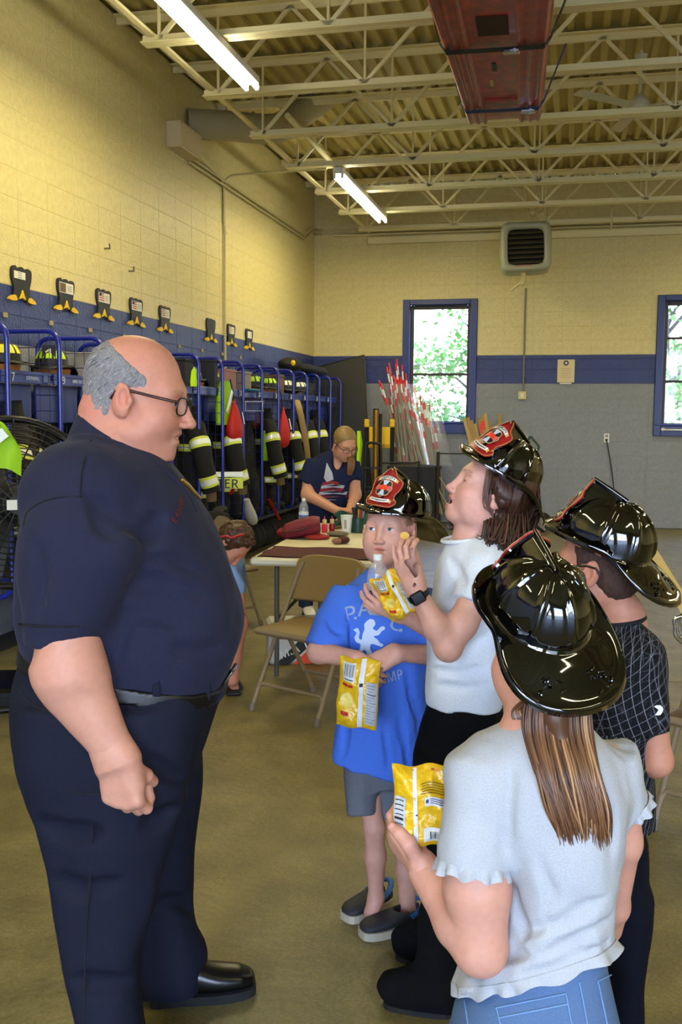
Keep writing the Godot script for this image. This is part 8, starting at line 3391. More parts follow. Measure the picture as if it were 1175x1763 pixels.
	hn.build(mb,bx[0],bx[1],0.0022,p2.paint)
	# far (right) arm, hand round the crisp bag
	var fe:=pv(752,1085,D+0.06)
	var fwv:=pv(694,1058,D - 0.02)
	var fa:=Sdf.new()
	fa.chain([pv(800,1010,D+0.10),fe,fwv],[0.040,0.033,0.0225],0.02)
	bx=bounds([pv(800,1010,D+0.1),fe,fwv],0.05)
	fa.build(mb,bx[0],bx[1],0.0055,p2.paint)
	var fy:=(pv(652,1034,D - 0.04) - fwv).normalized()
	var fz:=(F.z*0.85 - Vector3(0,0.5,0))
	fz=(fz - fy*fy.dot(fz)).normalized()
	var fh:=Sdf.new()
	tips=hand_prims(fh,fwv,Basis(-fy.cross(fz),fy,fz),0.78,[[0.3,0.6,0.4],[0.4,0.7,0.4],[0.45,0.75,0.4],[0.5,0.8,0.4]],[0.7,0.3,0.2],1.02,0.10)
	fh.cap(pv(708,1064,D - 0.005),fwv,0.0235,0.0225,0.02)
	bx=bounds(tips+[fwv],0.03)
	fh.build(mb,bx[0],bx[1],0.0023,p2.paint)
	torso_flesh(mb,p2,[[pv(818,950,D),pv(812,1080,D),pv(805,1250,D)],[pv(815,990,D),pv(842,985,D - 0.08),pv(830,1010,D - 0.11)],[pv(815,990,D),pv(815,985,D+0.08),pv(800,1010,D+0.1)]],[0.04,0.045,0.04])
	part(t,"body",mb,M.skin)
	# smartwatch
	var ax:=(wr - el).normalized()
	var wx:=(F.z - ax*ax.dot(F.z)).normalized()
	var wy:=ax.cross(wx)
	mb=mb_at(base)
	ring=[]
	for k in 25: ring.append(wr - ax*0.012+wx*cos(TAU*k/24.0)*0.0255+wy*sin(TAU*k/24.0)*0.0265)
	mb.tube(ring,0.010,8,false,0.35,wx)
	var wb:=part(t,"watch_band",mb,mat("watch_band",Color(0.035,0.045,0.075),0.6))
	mb=mb_at(base)
	mb.box(wr - ax*0.012+wx*0.0265 - wy*0.004,Vector3(0.036,0.032,0.010),Basis(wy,ax,wx),0.004)
	part(wb,"watch_case",mb,mat("watch_case",Color(0.015,0.015,0.018),0.12))
	# shoulder length brown hair
	var hb:=Sdf.new()
	var HBo:=X.basis.orthonormalized()
	hb.ell(X*Vector3(0,0.030,-0.022),Vector3(0.0875,0.084,0.094)*hs,HBo,0.0)
	for m in [-1.0,1.0]: hb.cap(X*Vector3(m*0.060,0.0,-0.035),pv(862,915,D)+F.z*(-m*0.055),0.034,0.030,0.03)
	for m in [-1.0,1.0]: hb.cap(X*Vector3(m*0.078,0.03,0.014),X*Vector3(m*0.086,-0.014,-0.016),0.014,0.016,0.02)
	hb.cap(X*Vector3(0,0.0,-0.06),pv(880,915,D),0.05,0.04,0.03)
	hb._add(3,X*Vector3(0,0.02,0.040),(HBo*Vector3(0,-0.10,1)).normalized(),0,0,0.01,2)
	mb=mb_at(base)
	var nz:=FastNoiseLite.new()
	nz.frequency=1.0
	hb.build(mb,hc+Vector3(-0.13,-0.18,-0.15),hc+Vector3(0.16,0.14,0.15),0.005,func(p: Vector3,_n: Vector3) -> Color: return lin(Color(0.17,0.10,0.08).lerp(Color(0.30,0.18,0.13),0.5+0.5*nz.get_noise_3d(p.x*300,p.y*60,p.z*300))))
	part(t,"hair",mb,painted("dark_hair",0.45))
	var rng:=RandomNumberGenerator.new()
	rng.seed=12
	var st:=[]
	for i in 420:
		var a := rng.randf_range(-1.0, 1.0)          # round the back of the head, near side to far side
		var side:=sin(a*1.9)
		var back:=cos(a*1.9)
		var y0:=rng.randf_range(-0.02,0.08)
		var root:=X*Vector3(-side*0.076,y0,-0.030 - back*0.070+rng.randf_range(-0.01,0.01))
		if side>0.55 or side<-0.55: root=X*Vector3(-signf(side)*0.089,y0+0.01,rng.randf_range(-0.06,0.032))
		var near:=-1.0 if side<0.0 else 1.0
		var dz:=side*0.085+rng.randf_range(-0.012,0.012)
		var tx:=lerpf(818,902,clampf(0.5+back*0.5+rng.randf_range(-0.25,0.25),0,1))
		var ty:=rng.randf_range(918,948) - absf(tx - 860)*0.12
		var end:=pv(tx,ty,D)+F.z*dz*1.15
		var midp:=root.lerp(end,0.5)+flat_right*(0.020+0.012*rng.randf())+F.z*(dz*0.25+signf(side)*0.010*absf(side))+Vector3(0,0.01,0)
		var curl:=flat_right*rng.randf_range(-0.022,0.010)+Vector3(0,rng.randf_range(0.0,0.012),0)
		st.append([root,midp,end,end+curl])
	for i in 170:         # locks lying over the near side, from under the helmet to the shoulder
		var z0:=rng.randf_range(-0.095,0.034)
		var lock:=[]
		for y in [0.075,0.035,-0.005,-0.045]:
			var o:=X*Vector3(0.2,y,z0 - (0.075 - y)*0.25)
			var dirv:=-X.basis.x.normalized()
			lock.append(hb.hit(o,dirv,0.16) - dirv*0.0012)
		var tx:=lerpf(822,905,clampf((0.034 - z0)/0.13+rng.randf_range(-0.12,0.12),0.0,1.0))
		var end:=pv(tx,rng.randf_range(916,946),D)+F.z*rng.randf_range(0.05,0.095)
		lock.append(lock[3].lerp(end,0.55)+F.z*0.008)
		lock.append(end)
		lock.append(end+flat_right*rng.randf_range(-0.02,0.008)+Vector3(0,0.006,0))
		st.append(lock)
	for i in 60:          # locks in front of the far shoulder, below the chin
		var e2:=pv(rng.randf_range(776,792),rng.randf_range(888,912),D+0.05)
		st.append([X*Vector3(-0.07,-0.05,0.0),X*Vector3(-0.068,-0.10,0.02),e2,e2+flat_right*rng.randf_range(-0.02,0.0)+Vector3(0,0.01,0)])
	strand_hair(t,"hair_strands",st,0.0030,[Color(0.16,0.09,0.075),Color(0.26,0.15,0.115),Color(0.36,0.22,0.16),Color(0.20,0.12,0.10)],painted("dark_hair",0.45),6)
	var wisps:=[]
	for i in 26:          # fine stray hairs over the temple and cheek
		var f:=rng.randf()
		wisps.append([X*Vector3(0.062+0.01*f,0.065,0.055 - 0.03*f),X*Vector3(0.076,0.025,0.050 - 0.035*f),X*Vector3(0.078,-0.015 - 0.03*rng.randf(),0.028 - 0.03*f),X*Vector3(0.080,-0.05 - 0.02*f,0.0 - 0.02*f)])
	strand_hair(t,"stray_hair",wisps,0.0011,[Color(0.26,0.15,0.115),Color(0.36,0.22,0.16)],painted("dark_hair",0.45),7)
	# the crisp between finger and thumb
	var cp: Vector3=(tips[0] as Vector3)
	var cq:=pv(697,922,D - 0.165)
	mb=mb_at(cq)
	var P:=[]
	for i in 5:
		var row:=[]
		for k in 14:
			var a:=TAU*k/14.0
			var r:=0.012*i/4.0
			row.append(cq+flat_right*cos(a)*r+Vector3(0,sin(a)*r*0.8,0)+F.z*(12.0*r*r*cos(2.0*a)))
		P.append(row)
	mb.grid(P,true,F.z)
	single("potato_crisp","single golden crisp pinched in the girl's raised fingers","crisp",mb,mat("crisp_gold",Color(0.82,0.62,0.24),0.6),cq)
	# helmet
	var up:=(Vector3(0,0.80,0)+flat_right*0.58+F.z*0.06).normalized()
	var hf:=(-flat_right*0.66+Vector3(0,0.52,0)+F.z*0.50)
	hf=(hf - up*hf.dot(up)).normalized()
	toy_helmet(pv(862,818,D),Basis(up.cross(hf),up,hf),"shiny black toy fire helmet tipped back on girl in white",0.86)
	# second crisp bag and water bottle held together
	var bz:=(F.z*0.9+Vector3(0,0.15,0) - flat_right*0.2).normalized()
	chip_bag(pv(681,1024,D - 0.075),frame(bz)*Basis(Vector3(0,0,1),0.52),0.085,0.125,"small yellow crisp bag folded in the girl in white's lower hand",0,1.3)
	water_bottle(pv(650,1058,D+0.035),0.165,0.030,Basis(),"clear water bottle with white cap held by girl in white",M.white,false)
# ---------------------------------------------------------------- girl with the ponytail, seen from behind
func build_girl_front() -> void:
	var D:=1.76
	var at:=plane_at(D)
	var F:=cam_frame()
	var base:=at+flat_right*uy(930,1600,D).x
	base.y=0
	var t:=thing("person","girl with a long ponytail in pale ribbed T-shirt and jeans seen from behind","person",base)
	var sh:=Sdf.new()
	sh.loft(at,F,trace([[1745,772,1080,0.1505],[1690,788,1068,0.1482],[1630,826,1056,0.1413],[1570,858,1048,0.1366],[1500,866,1058,0.1366],[1420,840,1072,0.1366],[1350,812,1078,0.1297],[1300,820,1062,0.1135],[1262,850,1030,0.0868],[1232,885,1000,0.0672]],D),0.03,2.3)
	sh.ell(pv(828,1325,D - 0.0116),Vector3(0.0556,0.0579,0.0637),Basis(),0.05)
	limb(sh,pv(830,1320,D - 0.0116),pv(813,1496,D - 0.0579),[[0.0,0.0579,0.0602],[0.4,0.0648,0.0648],[0.8,0.066,0.0648],[1.0,0.0648,0.0637]],flat_right,0.04)
	limb(sh,pv(1050,1300,D+0.0232),pv(1085,1382,D+0.0347),[[0.0,0.0521,0.0579],[1.0,0.0382,0.0556]],flat_right,0.05)
	for q in [[[[905,1605],[970,1590],[1045,1545]],0.005],[[[930,1645],[990,1625],[1055,1580]],0.005],[[[878,1515],[886,1560],[902,1610]],0.005],[[[900,1680],[970,1662],[1050,1622]],0.004],[[[880,1325],[876,1390],[872,1460]],0.005],[[[1040,1345],[1052,1400],[1056,1460]],0.004],[[[850,1650],[880,1640],[910,1645]],0.004],[[[930,1480],[945,1530],[940,1580]],0.002]]:
		crease(sh,q[0],1.2,q[1]*1.3)
	var hl:=pv(784,1706,D)
	var hr_:=pv(1068,1612,D)
	var cut:=(hr_ - hl).cross(pv(932,1690,D - 0.135) - hl)
	if cut.y>0: cut=-cut
	sh.half(hl,cut)
	sh.ell(pv(935,1205,D),Vector3(0.0672,0.0463,0.0695),Basis(),0.006,1)
	folds(sh,0.006,12.0,Vector3(1,0.7,1),41)
	var lo:=base+Vector3(-0.28,0.38,-0.28)
	var tee:=cloth("tee_pale",Color(0.72,0.73,0.74),0.95,110.0,0.25)
	var shirt:=sdf_part(t,"t_shirt",sh,lo,lo+Vector3(0.54,0.80,0.54),0.0075,tee)
	# wavy lettuce hems on sleeve and waist
	var mb:=mb_at(base)
	var s0:=pv(830,1320,D - 0.0116)
	var s1:=pv(813,1496,D - 0.0579)
	var ax:=(s1 - s0).normalized()
	var hx:=(flat_right - ax*ax.dot(flat_right)).normalized()
	var hz:=hx.cross(ax)
	var P:=[]
	for i in 4:
		var row:=[]
		for k in 96:
			var a:=TAU*k/96.0
			var f:=i/3.0
			var wv:=sin(a*13.0+0.6*sin(a*5.0))*0.0055*f
			row.append(s1+ax*(-0.012+0.022*f+0.004*f*sin(a*9.0))+hx*cos(a)*(0.0654+wv+0.003*f)+hz*sin(a)*(0.0643+wv+0.003*f))
		P.append(row)
	mb.grid(P,true)
	part(shirt,"sleeve_ruffle",mb,tee)
	mb=mb_at(base)
	var r0:=pv(1050,1300,D+0.0232)
	var r1:=pv(1085,1382,D+0.0347)
	ax=(r1 - r0).normalized()
	hx=(flat_right - ax*ax.dot(flat_right)).normalized()
	hz=hx.cross(ax)
	P=[]
	for i in 4:
		var row:=[]
		for k in 64:
			var a:=TAU*k/64.0
			var f:=i/3.0
			var wv:=sin(a*11.0+0.6*sin(a*4.0))*0.005*f
			row.append(r1+ax*(-0.010+0.020*f)+hx*cos(a)*(0.0388+wv+0.003*f)+hz*sin(a)*(0.0562+wv+0.003*f))
		P.append(row)
	mb.grid(P,true)
	part(shirt,"sleeve_ruffle",mb,tee)
	mb=mb_at(base)
	var cn:=cut.normalized()
	P=[]
	for i in 4:
		var row:=[]
		for k in 128:
			var a:=TAU*k/128.0
			var f:=i/3.0
			var dirv:=F.x*cos(a)+F.z*sin(a)
			dirv=(dirv - cn*dirv.dot(cn)).normalized()
			var c:=(hl+hr_)*0.5
			var wv:=sin(a*15.0+0.8*sin(a*6.0))*0.006*f
			if i==0: row.append(sh.hit(c - cn*0.010+dirv*0.26,-dirv,0.2)+dirv*0.001)
			else: row.append(P[0][k]+cn*(0.020*f+0.004*f*sin(a*10.0))+dirv*(wv+0.003*f))
		P.append(row)
	mb.grid(P,true)
	part(shirt,"waist_ruffle",mb,tee)
	# jeans
	var je:=Sdf.new()
	je.loft(at,F,trace([[1850,772,1070,0.1389],[1763,780,1066,0.1482],[1700,804,1052,0.1413],[1640,842,1040,0.118],[1600,872,1036,0.112]],D),0.04,2.3)
	limb(je,pv(850,1800,D),pv(850,1800,D) - Vector3(0,0.42,0),[[0.0,0.0868,0.1158],[0.5,0.0695,0.0753],[1.0,0.0579,0.0637]],flat_right,0.03)
	limb(je,pv(995,1800,D),pv(995,1800,D) - Vector3(0,0.42,0),[[0.0,0.0868,0.1158],[0.5,0.0695,0.0753],[1.0,0.0579,0.0637]],flat_right,0.03)
	lo=base+Vector3(-0.25,0.02,-0.25)
	var den:=cloth("denim",Color(0.36,0.46,0.60),0.9,120.0,0.35)
	var jeans:=sdf_part(t,"jeans",je,lo,lo+Vector3(0.50,0.72,0.50),0.0105,den)
	mb=mb_at(base)
	for q in [[[852,1735],[975,1710]],[[858,1752],[978,1728]],[[855,1735],[862,1763]],[[975,1712],[985,1763]],[[1030,1688],[1066,1672]],[[1030,1688],[1046,1763]],[[998,1690],[1012,1763]],[[800,1722],[806,1763]]]:
		var pts:=[]
		for k in 5: pts.append(shoot(je,lerpf(q[0][0],q[1][0],k/4.0),lerpf(q[0][1],q[1][1],k/4.0),1.0) - flat_fwd*0.001)
		mb.tube(pts,0.0017,5,false)
	part(jeans,"stitching",mb,mat("denim_thread",Color(0.42,0.55,0.70),0.9))
	for q in [Vector3(pv(850,1800,D).x,0,pv(850,1800,D).z),Vector3(pv(995,1800,D).x,0,pv(995,1800,D).z)]:
		shoe(t,q - flat_fwd*0.06,q+flat_fwd*0.15,0.04,0.07,M.white,M.rubber,"shoe")
	# ---- skin: neck, arms, hand with the bag
	var p2:=painter(Color(0.78,0.565,0.475))
	mb=mb_at(base)
	var hc:=pv(932,1128,D+0.0347)
	var hs:=0.96
	var fd:=(flat_fwd*0.86 - flat_right*0.48+Vector3(0,-0.02,0)).normalized()
	var X:=Transform3D(frame(fd)*Basis.from_scale(Vector3.ONE*hs),hc)
	var sd:=Sdf.new()
	head_prims(sd,X,{"nose": 0.7})
	sd.cap(pv(930,1170,D+0.0174),pv(930,1250,D),0.046,0.052,0.03)
	sd.cap(pv(930,1245,D),pv(900,1275,D),0.05,0.05,0.03)
	face_paint(p2,X,lin(Color(0.78,0.42,0.4)),lin(Color(0.45,0.3,0.2)))
	sd.build(mb,hc+Vector3(-0.15,-0.24,-0.15),hc+Vector3(0.14,0.14,0.14),0.005,p2.paint)
	var el:=pv(828,1628,D - 0.0695)
	var wr:=pv(733,1500,D+0.0579)
	var ar:=Sdf.new()
	ar.chain([pv(820,1440,D - 0.0463),pv(822,1530,D - 0.0579),el],[0.0533,0.0589,0.0483],0.02)
	ar.chain([el,el.lerp(wr,0.3),wr],[0.0405,0.0509,0.0342],0.02)
	ar.ell(el+Vector3(0.0,-0.014,0),Vector3(0.0347,0.0324,0.0347),Basis(),0.03)
	var bx:=bounds([pv(820,1420,D - 0.0463),el,wr],0.06)
	ar.build(mb,bx[0],bx[1],0.0055,p2.paint)
	var hy:=(pv(690,1452,D+0.0984) - wr).normalized()
	var hzz:=(F.z*0.55 - Vector3(0,0.55,0) - flat_right*0.35)
	hzz=(hzz - hy*hy.dot(hzz)).normalized()
	var hn:=Sdf.new()
	# thumb lies up over the front of the bag, fingers behind it
	var tips:=hand_prims(hn,wr,Basis(hy.cross(hzz),hy,hzz),0.92,[[0.5,0.8105,0.4632],[0.6,0.9263,0.4632],[0.65,0.9263,0.4632],[0.7,0.9263,0.4632]],[],1.12,0.06)
	var th0:=pv(722,1482,D+0.0521)
	hn.chain([th0,pv(704,1452,D+0.0405),pv(688,1434,D+0.0521),pv(676,1424,D+0.0637)],[0.0162,0.0145,0.0122,0.0098],0.008)
	hn.chain([wr - hy*0.03,wr],[0.0301,0.0295],0.02)
	bx=bounds(tips+[wr,pv(670,1420,D+0.0579)],0.03)
	var nail:=pv(675,1422,D+0.0579)
	p2.blob(Transform3D(Basis(),nail),Vector3.ZERO,Vector3(0.007,0.007,0.007),lin(Color(0.88,0.62,0.60)),0.4,0.8)
	hn.build(mb,bx[0],bx[1],0.0023,p2.paint)
	var ra:=Sdf.new()
	ra.chain([pv(1072,1360,D+0.0347),pv(1072,1450,D+0.0463),pv(1056,1560,D+0.1158),pv(1050,1600,D+0.1621)],[0.0371,0.0347,0.0301,0.0255],0.02)
	bx=bounds([pv(1072,1350,D),pv(1050,1600,D+0.1737)],0.06)
	ra.build(mb,bx[0],bx[1],0.0055,p2.paint)
	torso_flesh(mb,p2,[[pv(932,1240,D),pv(945,1400,D),pv(930,1640,D)],[pv(940,1320,D),pv(835,1330,D),pv(820,1430,D - 0.05)],[pv(940,1320,D),pv(1050,1310,D+0.02),pv(1072,1365,D+0.03)]],[0.032,0.028,0.028])
	part(t,"body",mb,M.skin)
	# ponytail
	var rng:=RandomNumberGenerator.new()
	rng.seed=9
	var st:=[]
	for i in 760:
		var u:=rng.randf_range(-1.0,1.0)
		var w:=rng.randf_range(-1.0,1.0)
		var root:=pv(952+u*52,1165+10*w,D - 0.0232)+F.z*(0.035+0.02*w)
		var a:=pv(957+u*56+4*sin(i*1.0),1250,D - 0.0637)+F.z*(0.020*w)
		var b:=pv(972+u*54,1320,D - 0.0984)+F.z*(0.022*w*(1.0 - absf(u)*0.3)+0.012)
		var c:=pv(990+u*50+6*sin(i*2.3),1385,D - 0.11)+F.z*(0.020*w+0.012)
		var L:=rng.randf_range(0.55,1.0)
		var d:=pv(1002+u*40+rng.randf_range(-8,8),1385+72*L,D - 0.11)+F.z*(0.014*w+0.010)
		st.append([root,a,b,c,d])
	for i in 12: st.append([pv(900+i*2.0,1190,D - 0.0347)+F.z*0.04,pv(885+i,1222,D - 0.0579),pv(884+i*2,1240,D - 0.0637)])
	strand_hair(t,"ponytail",st,0.0028,[Color(0.36,0.23,0.14),Color(0.50,0.35,0.22),Color(0.66,0.50,0.34),Color(0.27,0.165,0.10),Color(0.42,0.27,0.17)],painted("light_hair",0.42),8)
	var hr:=Sdf.new()
	hr.ell(X*Vector3(0,0.030,-0.016),Vector3(0.076,0.080,0.092)*hs,X.basis.orthonormalized(),0.0)
	hr.cap(pv(950,1165,D - 0.0405),pv(955,1230,D - 0.0695),0.020,0.018,0.03)
	hr.cap(pv(955,1230,D - 0.0695),pv(990,1360,D - 0.0984),0.018,0.014,0.03)
	hr._add(3,X*Vector3(0,0.0,0.03),X.basis.z.normalized(),0,0,0.01,2)
	mb=mb_at(base)
	mb.col=lin(Color(0.34,0.22,0.14))
	hr.build(mb,hc+Vector3(-0.18,-0.32,-0.18),hc+Vector3(0.20,0.15,0.26),0.007)
	part(t,"hair",mb,painted("light_hair",0.42))
	# helmet, tipped well back towards the camera
	var up:=(Vector3(0,0.83,0)+F.z*0.53+flat_right*0.10).normalized()
	var hf:=(flat_fwd*0.90 - flat_right*0.33)
	hf=(hf - up*hf.dot(up)).normalized()
	toy_helmet(pv(928,1054,D - 0.0058),Basis(up.cross(hf),up,hf),"big shiny black toy fire helmet on the ponytailed girl",0.86)
	# her crisp bag
	var bz:=(F.z*0.95 - flat_right*0.12+Vector3(0,0.25,0)).normalized()
	chip_bag(pv(728,1386,D+0.0834),frame(bz)*Basis(Vector3(0,0,1),0.06),0.112,0.152,"yellow crisp bag with barcode in the ponytailed girl's hand",1,0.9)
# ---------------------------------------------------------------- boy in black, woman at the table, seated person
func line_shirt() -> StandardMaterial3D:
	if M.has("shirt_lines"): return M.shirt_lines
	var im:=Image.create(512,512,false,Image.FORMAT_RGB8)
	im.fill(Color(0.030,0.032,0.048))
	for c in [[Vector2(-90,40),15.0],[Vector2(560,330),15.0]]:
		for r in range(60,900,24):
			var steps:=int(r*6.4)
			for k in steps:
				var a:=TAU*k/steps
				var p: Vector2=c[0]+Vector2(cos(a),sin(a))*r
				if p.x<0 or p.y<0 or p.x>=511 or p.y>=511: continue
				im.set_pixel(int(p.x),int(p.y),Color(0.62,0.63,0.66))
				im.set_pixel(int(p.x)+1,int(p.y),Color(0.40,0.41,0.45))
	var m:=mat("shirt_lines",Color(1,1,1),0.8)
	m.albedo_texture=ImageTexture.create_from_image(im)
	m.uv1_triplanar=true
	m.uv1_world_triplanar=true
	m.uv1_scale=Vector3.ONE*2.4
	m.metallic_specular=0.3
	return m
func build_boy_black() -> void:
	var D:=2.20
	var at:=plane_at(D)
	var F:=cam_frame()
	var base:=at+flat_right*uy(1070,1500,D).x
	base.y=0
	var t:=thing("person","boy in a black shirt with white curved lines, glasses and navy trousers","person",base)
	var sh:=Sdf.new()
	sh.loft(at,F,trace([[1468,1000,1112,0.115],[1400,1000,1120,0.115],[1300,1000,1118,0.115],[1220,992,1118,0.115],[1150,985,1125,0.115],[1110,1000,1122,0.105],[1080,1022,1112,0.075],[1062,1040,1102,0.055]],D),0.03,2.3)
	sh.ell(pv(1098,1130,D - 0.06),Vector3(0.052,0.055,0.055),Basis(),0.04)
	limb(sh,pv(1100,1128,D - 0.06),pv(1124,1262,D - 0.09),[[0.0,0.045,0.048],[0.5,0.048,0.048],[1.0,0.041,0.046]],flat_right,0.035)
	limb(sh,pv(1010,1128,D+0.08),pv(990,1250,D+0.10),[[0.0,0.045,0.048],[1.0,0.045,0.046]],flat_right,0.035)
	sh.ell(pv(1068,1040,D),Vector3(0.052,0.040,0.055),Basis(),0.006,1)
	folds(sh,0.007,10.0,Vector3(1,0.6,1),17)
	var lo:=base+Vector3(-0.22,0.60,-0.26)
	var shirt:=sdf_part(t,"sport_shirt",sh,lo,lo+Vector3(0.42,0.56,0.50),0.008,line_shirt())
	var mb:=mb_at(base)
	var ring:=[]
	for k in 25:
		var a:=TAU*k/24.0
		ring.append(pv(1068,1066,D)+F.x*cos(a)*0.053+F.z*sin(a)*0.056+Vector3(0,0.008*cos(a),0))
	mb.tube(ring,0.006,6,false)
	part(shirt,"neckband",mb,mat("neck_black",Color(0.02,0.02,0.03),0.8))
	mb=mb_at(base)
	var lp:=shoot(sh,1134,1222,1.6)
	var lb:=frame(sh.grad(lp))
	print_poly(mb,sh,smooth_outline([Vector2(-0.010,0.008),Vector2(0.004,0.010),Vector2(0.012,0.0),Vector2(0.004,-0.011),Vector2(-0.008,-0.010),Vector2(0.0,0.0)],2),lp,lb)
	part(shirt,"sleeve_emblem",mb,mat("emblem_white",Color(0.85,0.86,0.88),0.5))
	var tr:=Sdf.new()
	tr.loft(at,F,trace([[1560,1010,1104,0.085],[1500,1000,1112,0.10],[1430,1004,1112,0.105]],D),0.04,2.3)
	for s in [-1.0,1.0]:
		var hp:=pv(1072+s*14,1540,D - s*0.05)
		limb(tr,hp,Vector3(hp.x - 0.012*0,0.03,hp.z),[[0.0,0.050,0.065],[0.5,0.040,0.055],[1.0,0.036,0.048]],flat_right,0.03)
		shoe(t,Vector3(hp.x,0,hp.z)+flat_right*0.06 - flat_fwd*0.0,Vector3(hp.x,0,hp.z) - flat_right*0.14+flat_fwd*0.06,0.038,0.07,M.black,M.rubber,"shoe")
	folds(tr,0.007,9.0,Vector3(1,0.5,1),13)
	lo=base+Vector3(-0.20,0.02,-0.24)
	sdf_part(t,"trousers",tr,lo,lo+Vector3(0.40,0.72,0.48),0.0095,cloth("navy_joggers",Color(0.045,0.055,0.10),0.9,70.0,0.2))
	# skin
	var pt:=painter(Color(0.74,0.515,0.42))
	mb=mb_at(base)
	var hc:=pv(1028,974,D)
	var hs:=0.90
	var fd:=(-flat_right*0.86+flat_fwd*0.50+Vector3(0,-0.05,0)).normalized()
	var X:=Transform3D(frame(fd)*Basis.from_scale(Vector3.ONE*hs),hc)
	var sd:=Sdf.new()
	head_prims(sd,X,{"nose": 0.7})
	sd.cap(X*Vector3(0,-0.05,-0.03),pv(1070,1068,D),0.043,0.046,0.03)
	sd.cap(pv(1070,1060,D),pv(1070,1090,D),0.048,0.06,0.03)
	sd.half(pv(1070,1092,D),Vector3.DOWN)
	face_paint(pt,X,lin(Color(0.74,0.40,0.38)),lin(Color(0.22,0.14,0.10)))
	sd.build(mb,hc+Vector3(-0.14,-0.20,-0.13),hc+Vector3(0.15,0.13,0.14),0.0034,pt.paint)
	var ar:=Sdf.new()
	var el:=pv(1132,1310,D - 0.09)
	ar.chain([pv(1120,1220,D - 0.085),el,pv(1092,1335,D+0.02),pv(1040,1320,D+0.10)],[0.036,0.032,0.028,0.022],0.02)
	hand_prims(ar,pv(1040,1320,D+0.10),Basis(Vector3.UP,-flat_right,F.z),0.75,[[0.3,0.5,0.3],[0.3,0.5,0.3],[0.3,0.5,0.3],[0.3,0.5,0.3]])
	var bx:=bounds([pv(1120,1220,D - 0.1),el,pv(960,1300,D+0.1)],0.05)
	ar.build(mb,bx[0],bx[1],0.006,pt.paint)
	part(t,"body",mb,M.skin)
	eyes_part(t,X,Color(0.3,0.25,0.2))
	var hr:=Sdf.new()
	var HBo:=X.basis.orthonormalized()
	hr.ell(X*Vector3(0,0.032,-0.014),Vector3(0.0775,0.088,0.0985)*hs,HBo,0.0)
	hr.ell(X*Vector3(0,-0.035,-0.045),Vector3(0.066,0.052,0.060)*hs,HBo,0.03)
	hr._add(3,X*Vector3(0,0.0,0.030),(HBo*Vector3(0,-0.15,1)).normalized(),0,0,0.008,2)
	for m in [-1.0,1.0]: hr.ell(X*Vector3(m*0.088,-0.040,0.012),Vector3(0.035,0.060,0.032)*hs,HBo,0.004,1)
	folds(hr,0.003,70.0,Vector3(1,0.4,1),9)
	mb=mb_at(base)
	var hn:=FastNoiseLite.new()
	hn.frequency=1.0
	hr.build(mb,hc+Vector3(-0.12,-0.11,-0.13),hc+Vector3(0.13,0.13,0.13),0.0034,func(p: Vector3,_n: Vector3) -> Color: return lin(Color(0.16,0.105,0.085).lerp(Color(0.34,0.235,0.19),0.5+0.5*hn.get_noise_3d(p.x*320,p.y*220,p.z*320))))
	part(t,"hair",mb,painted("cropped_hair",0.8))
	glasses(t,X,mat("glasses_black",Color(0.02,0.02,0.022),0.3),mat("glasses_black",Color(0.02,0.02,0.022),0.3))
	var up:=(Vector3(0,0.93,0)+flat_right*0.30 - flat_fwd*0.22).normalized()
	var hf:=(-flat_right*0.84+flat_fwd*0.42)
	hf=(hf - up*hf.dot(up)).normalized()
	toy_helmet(pv(1040,938,D),Basis(up.cross(hf),up,hf),"shiny black toy fire helmet worn by boy in black shirt",0.86)
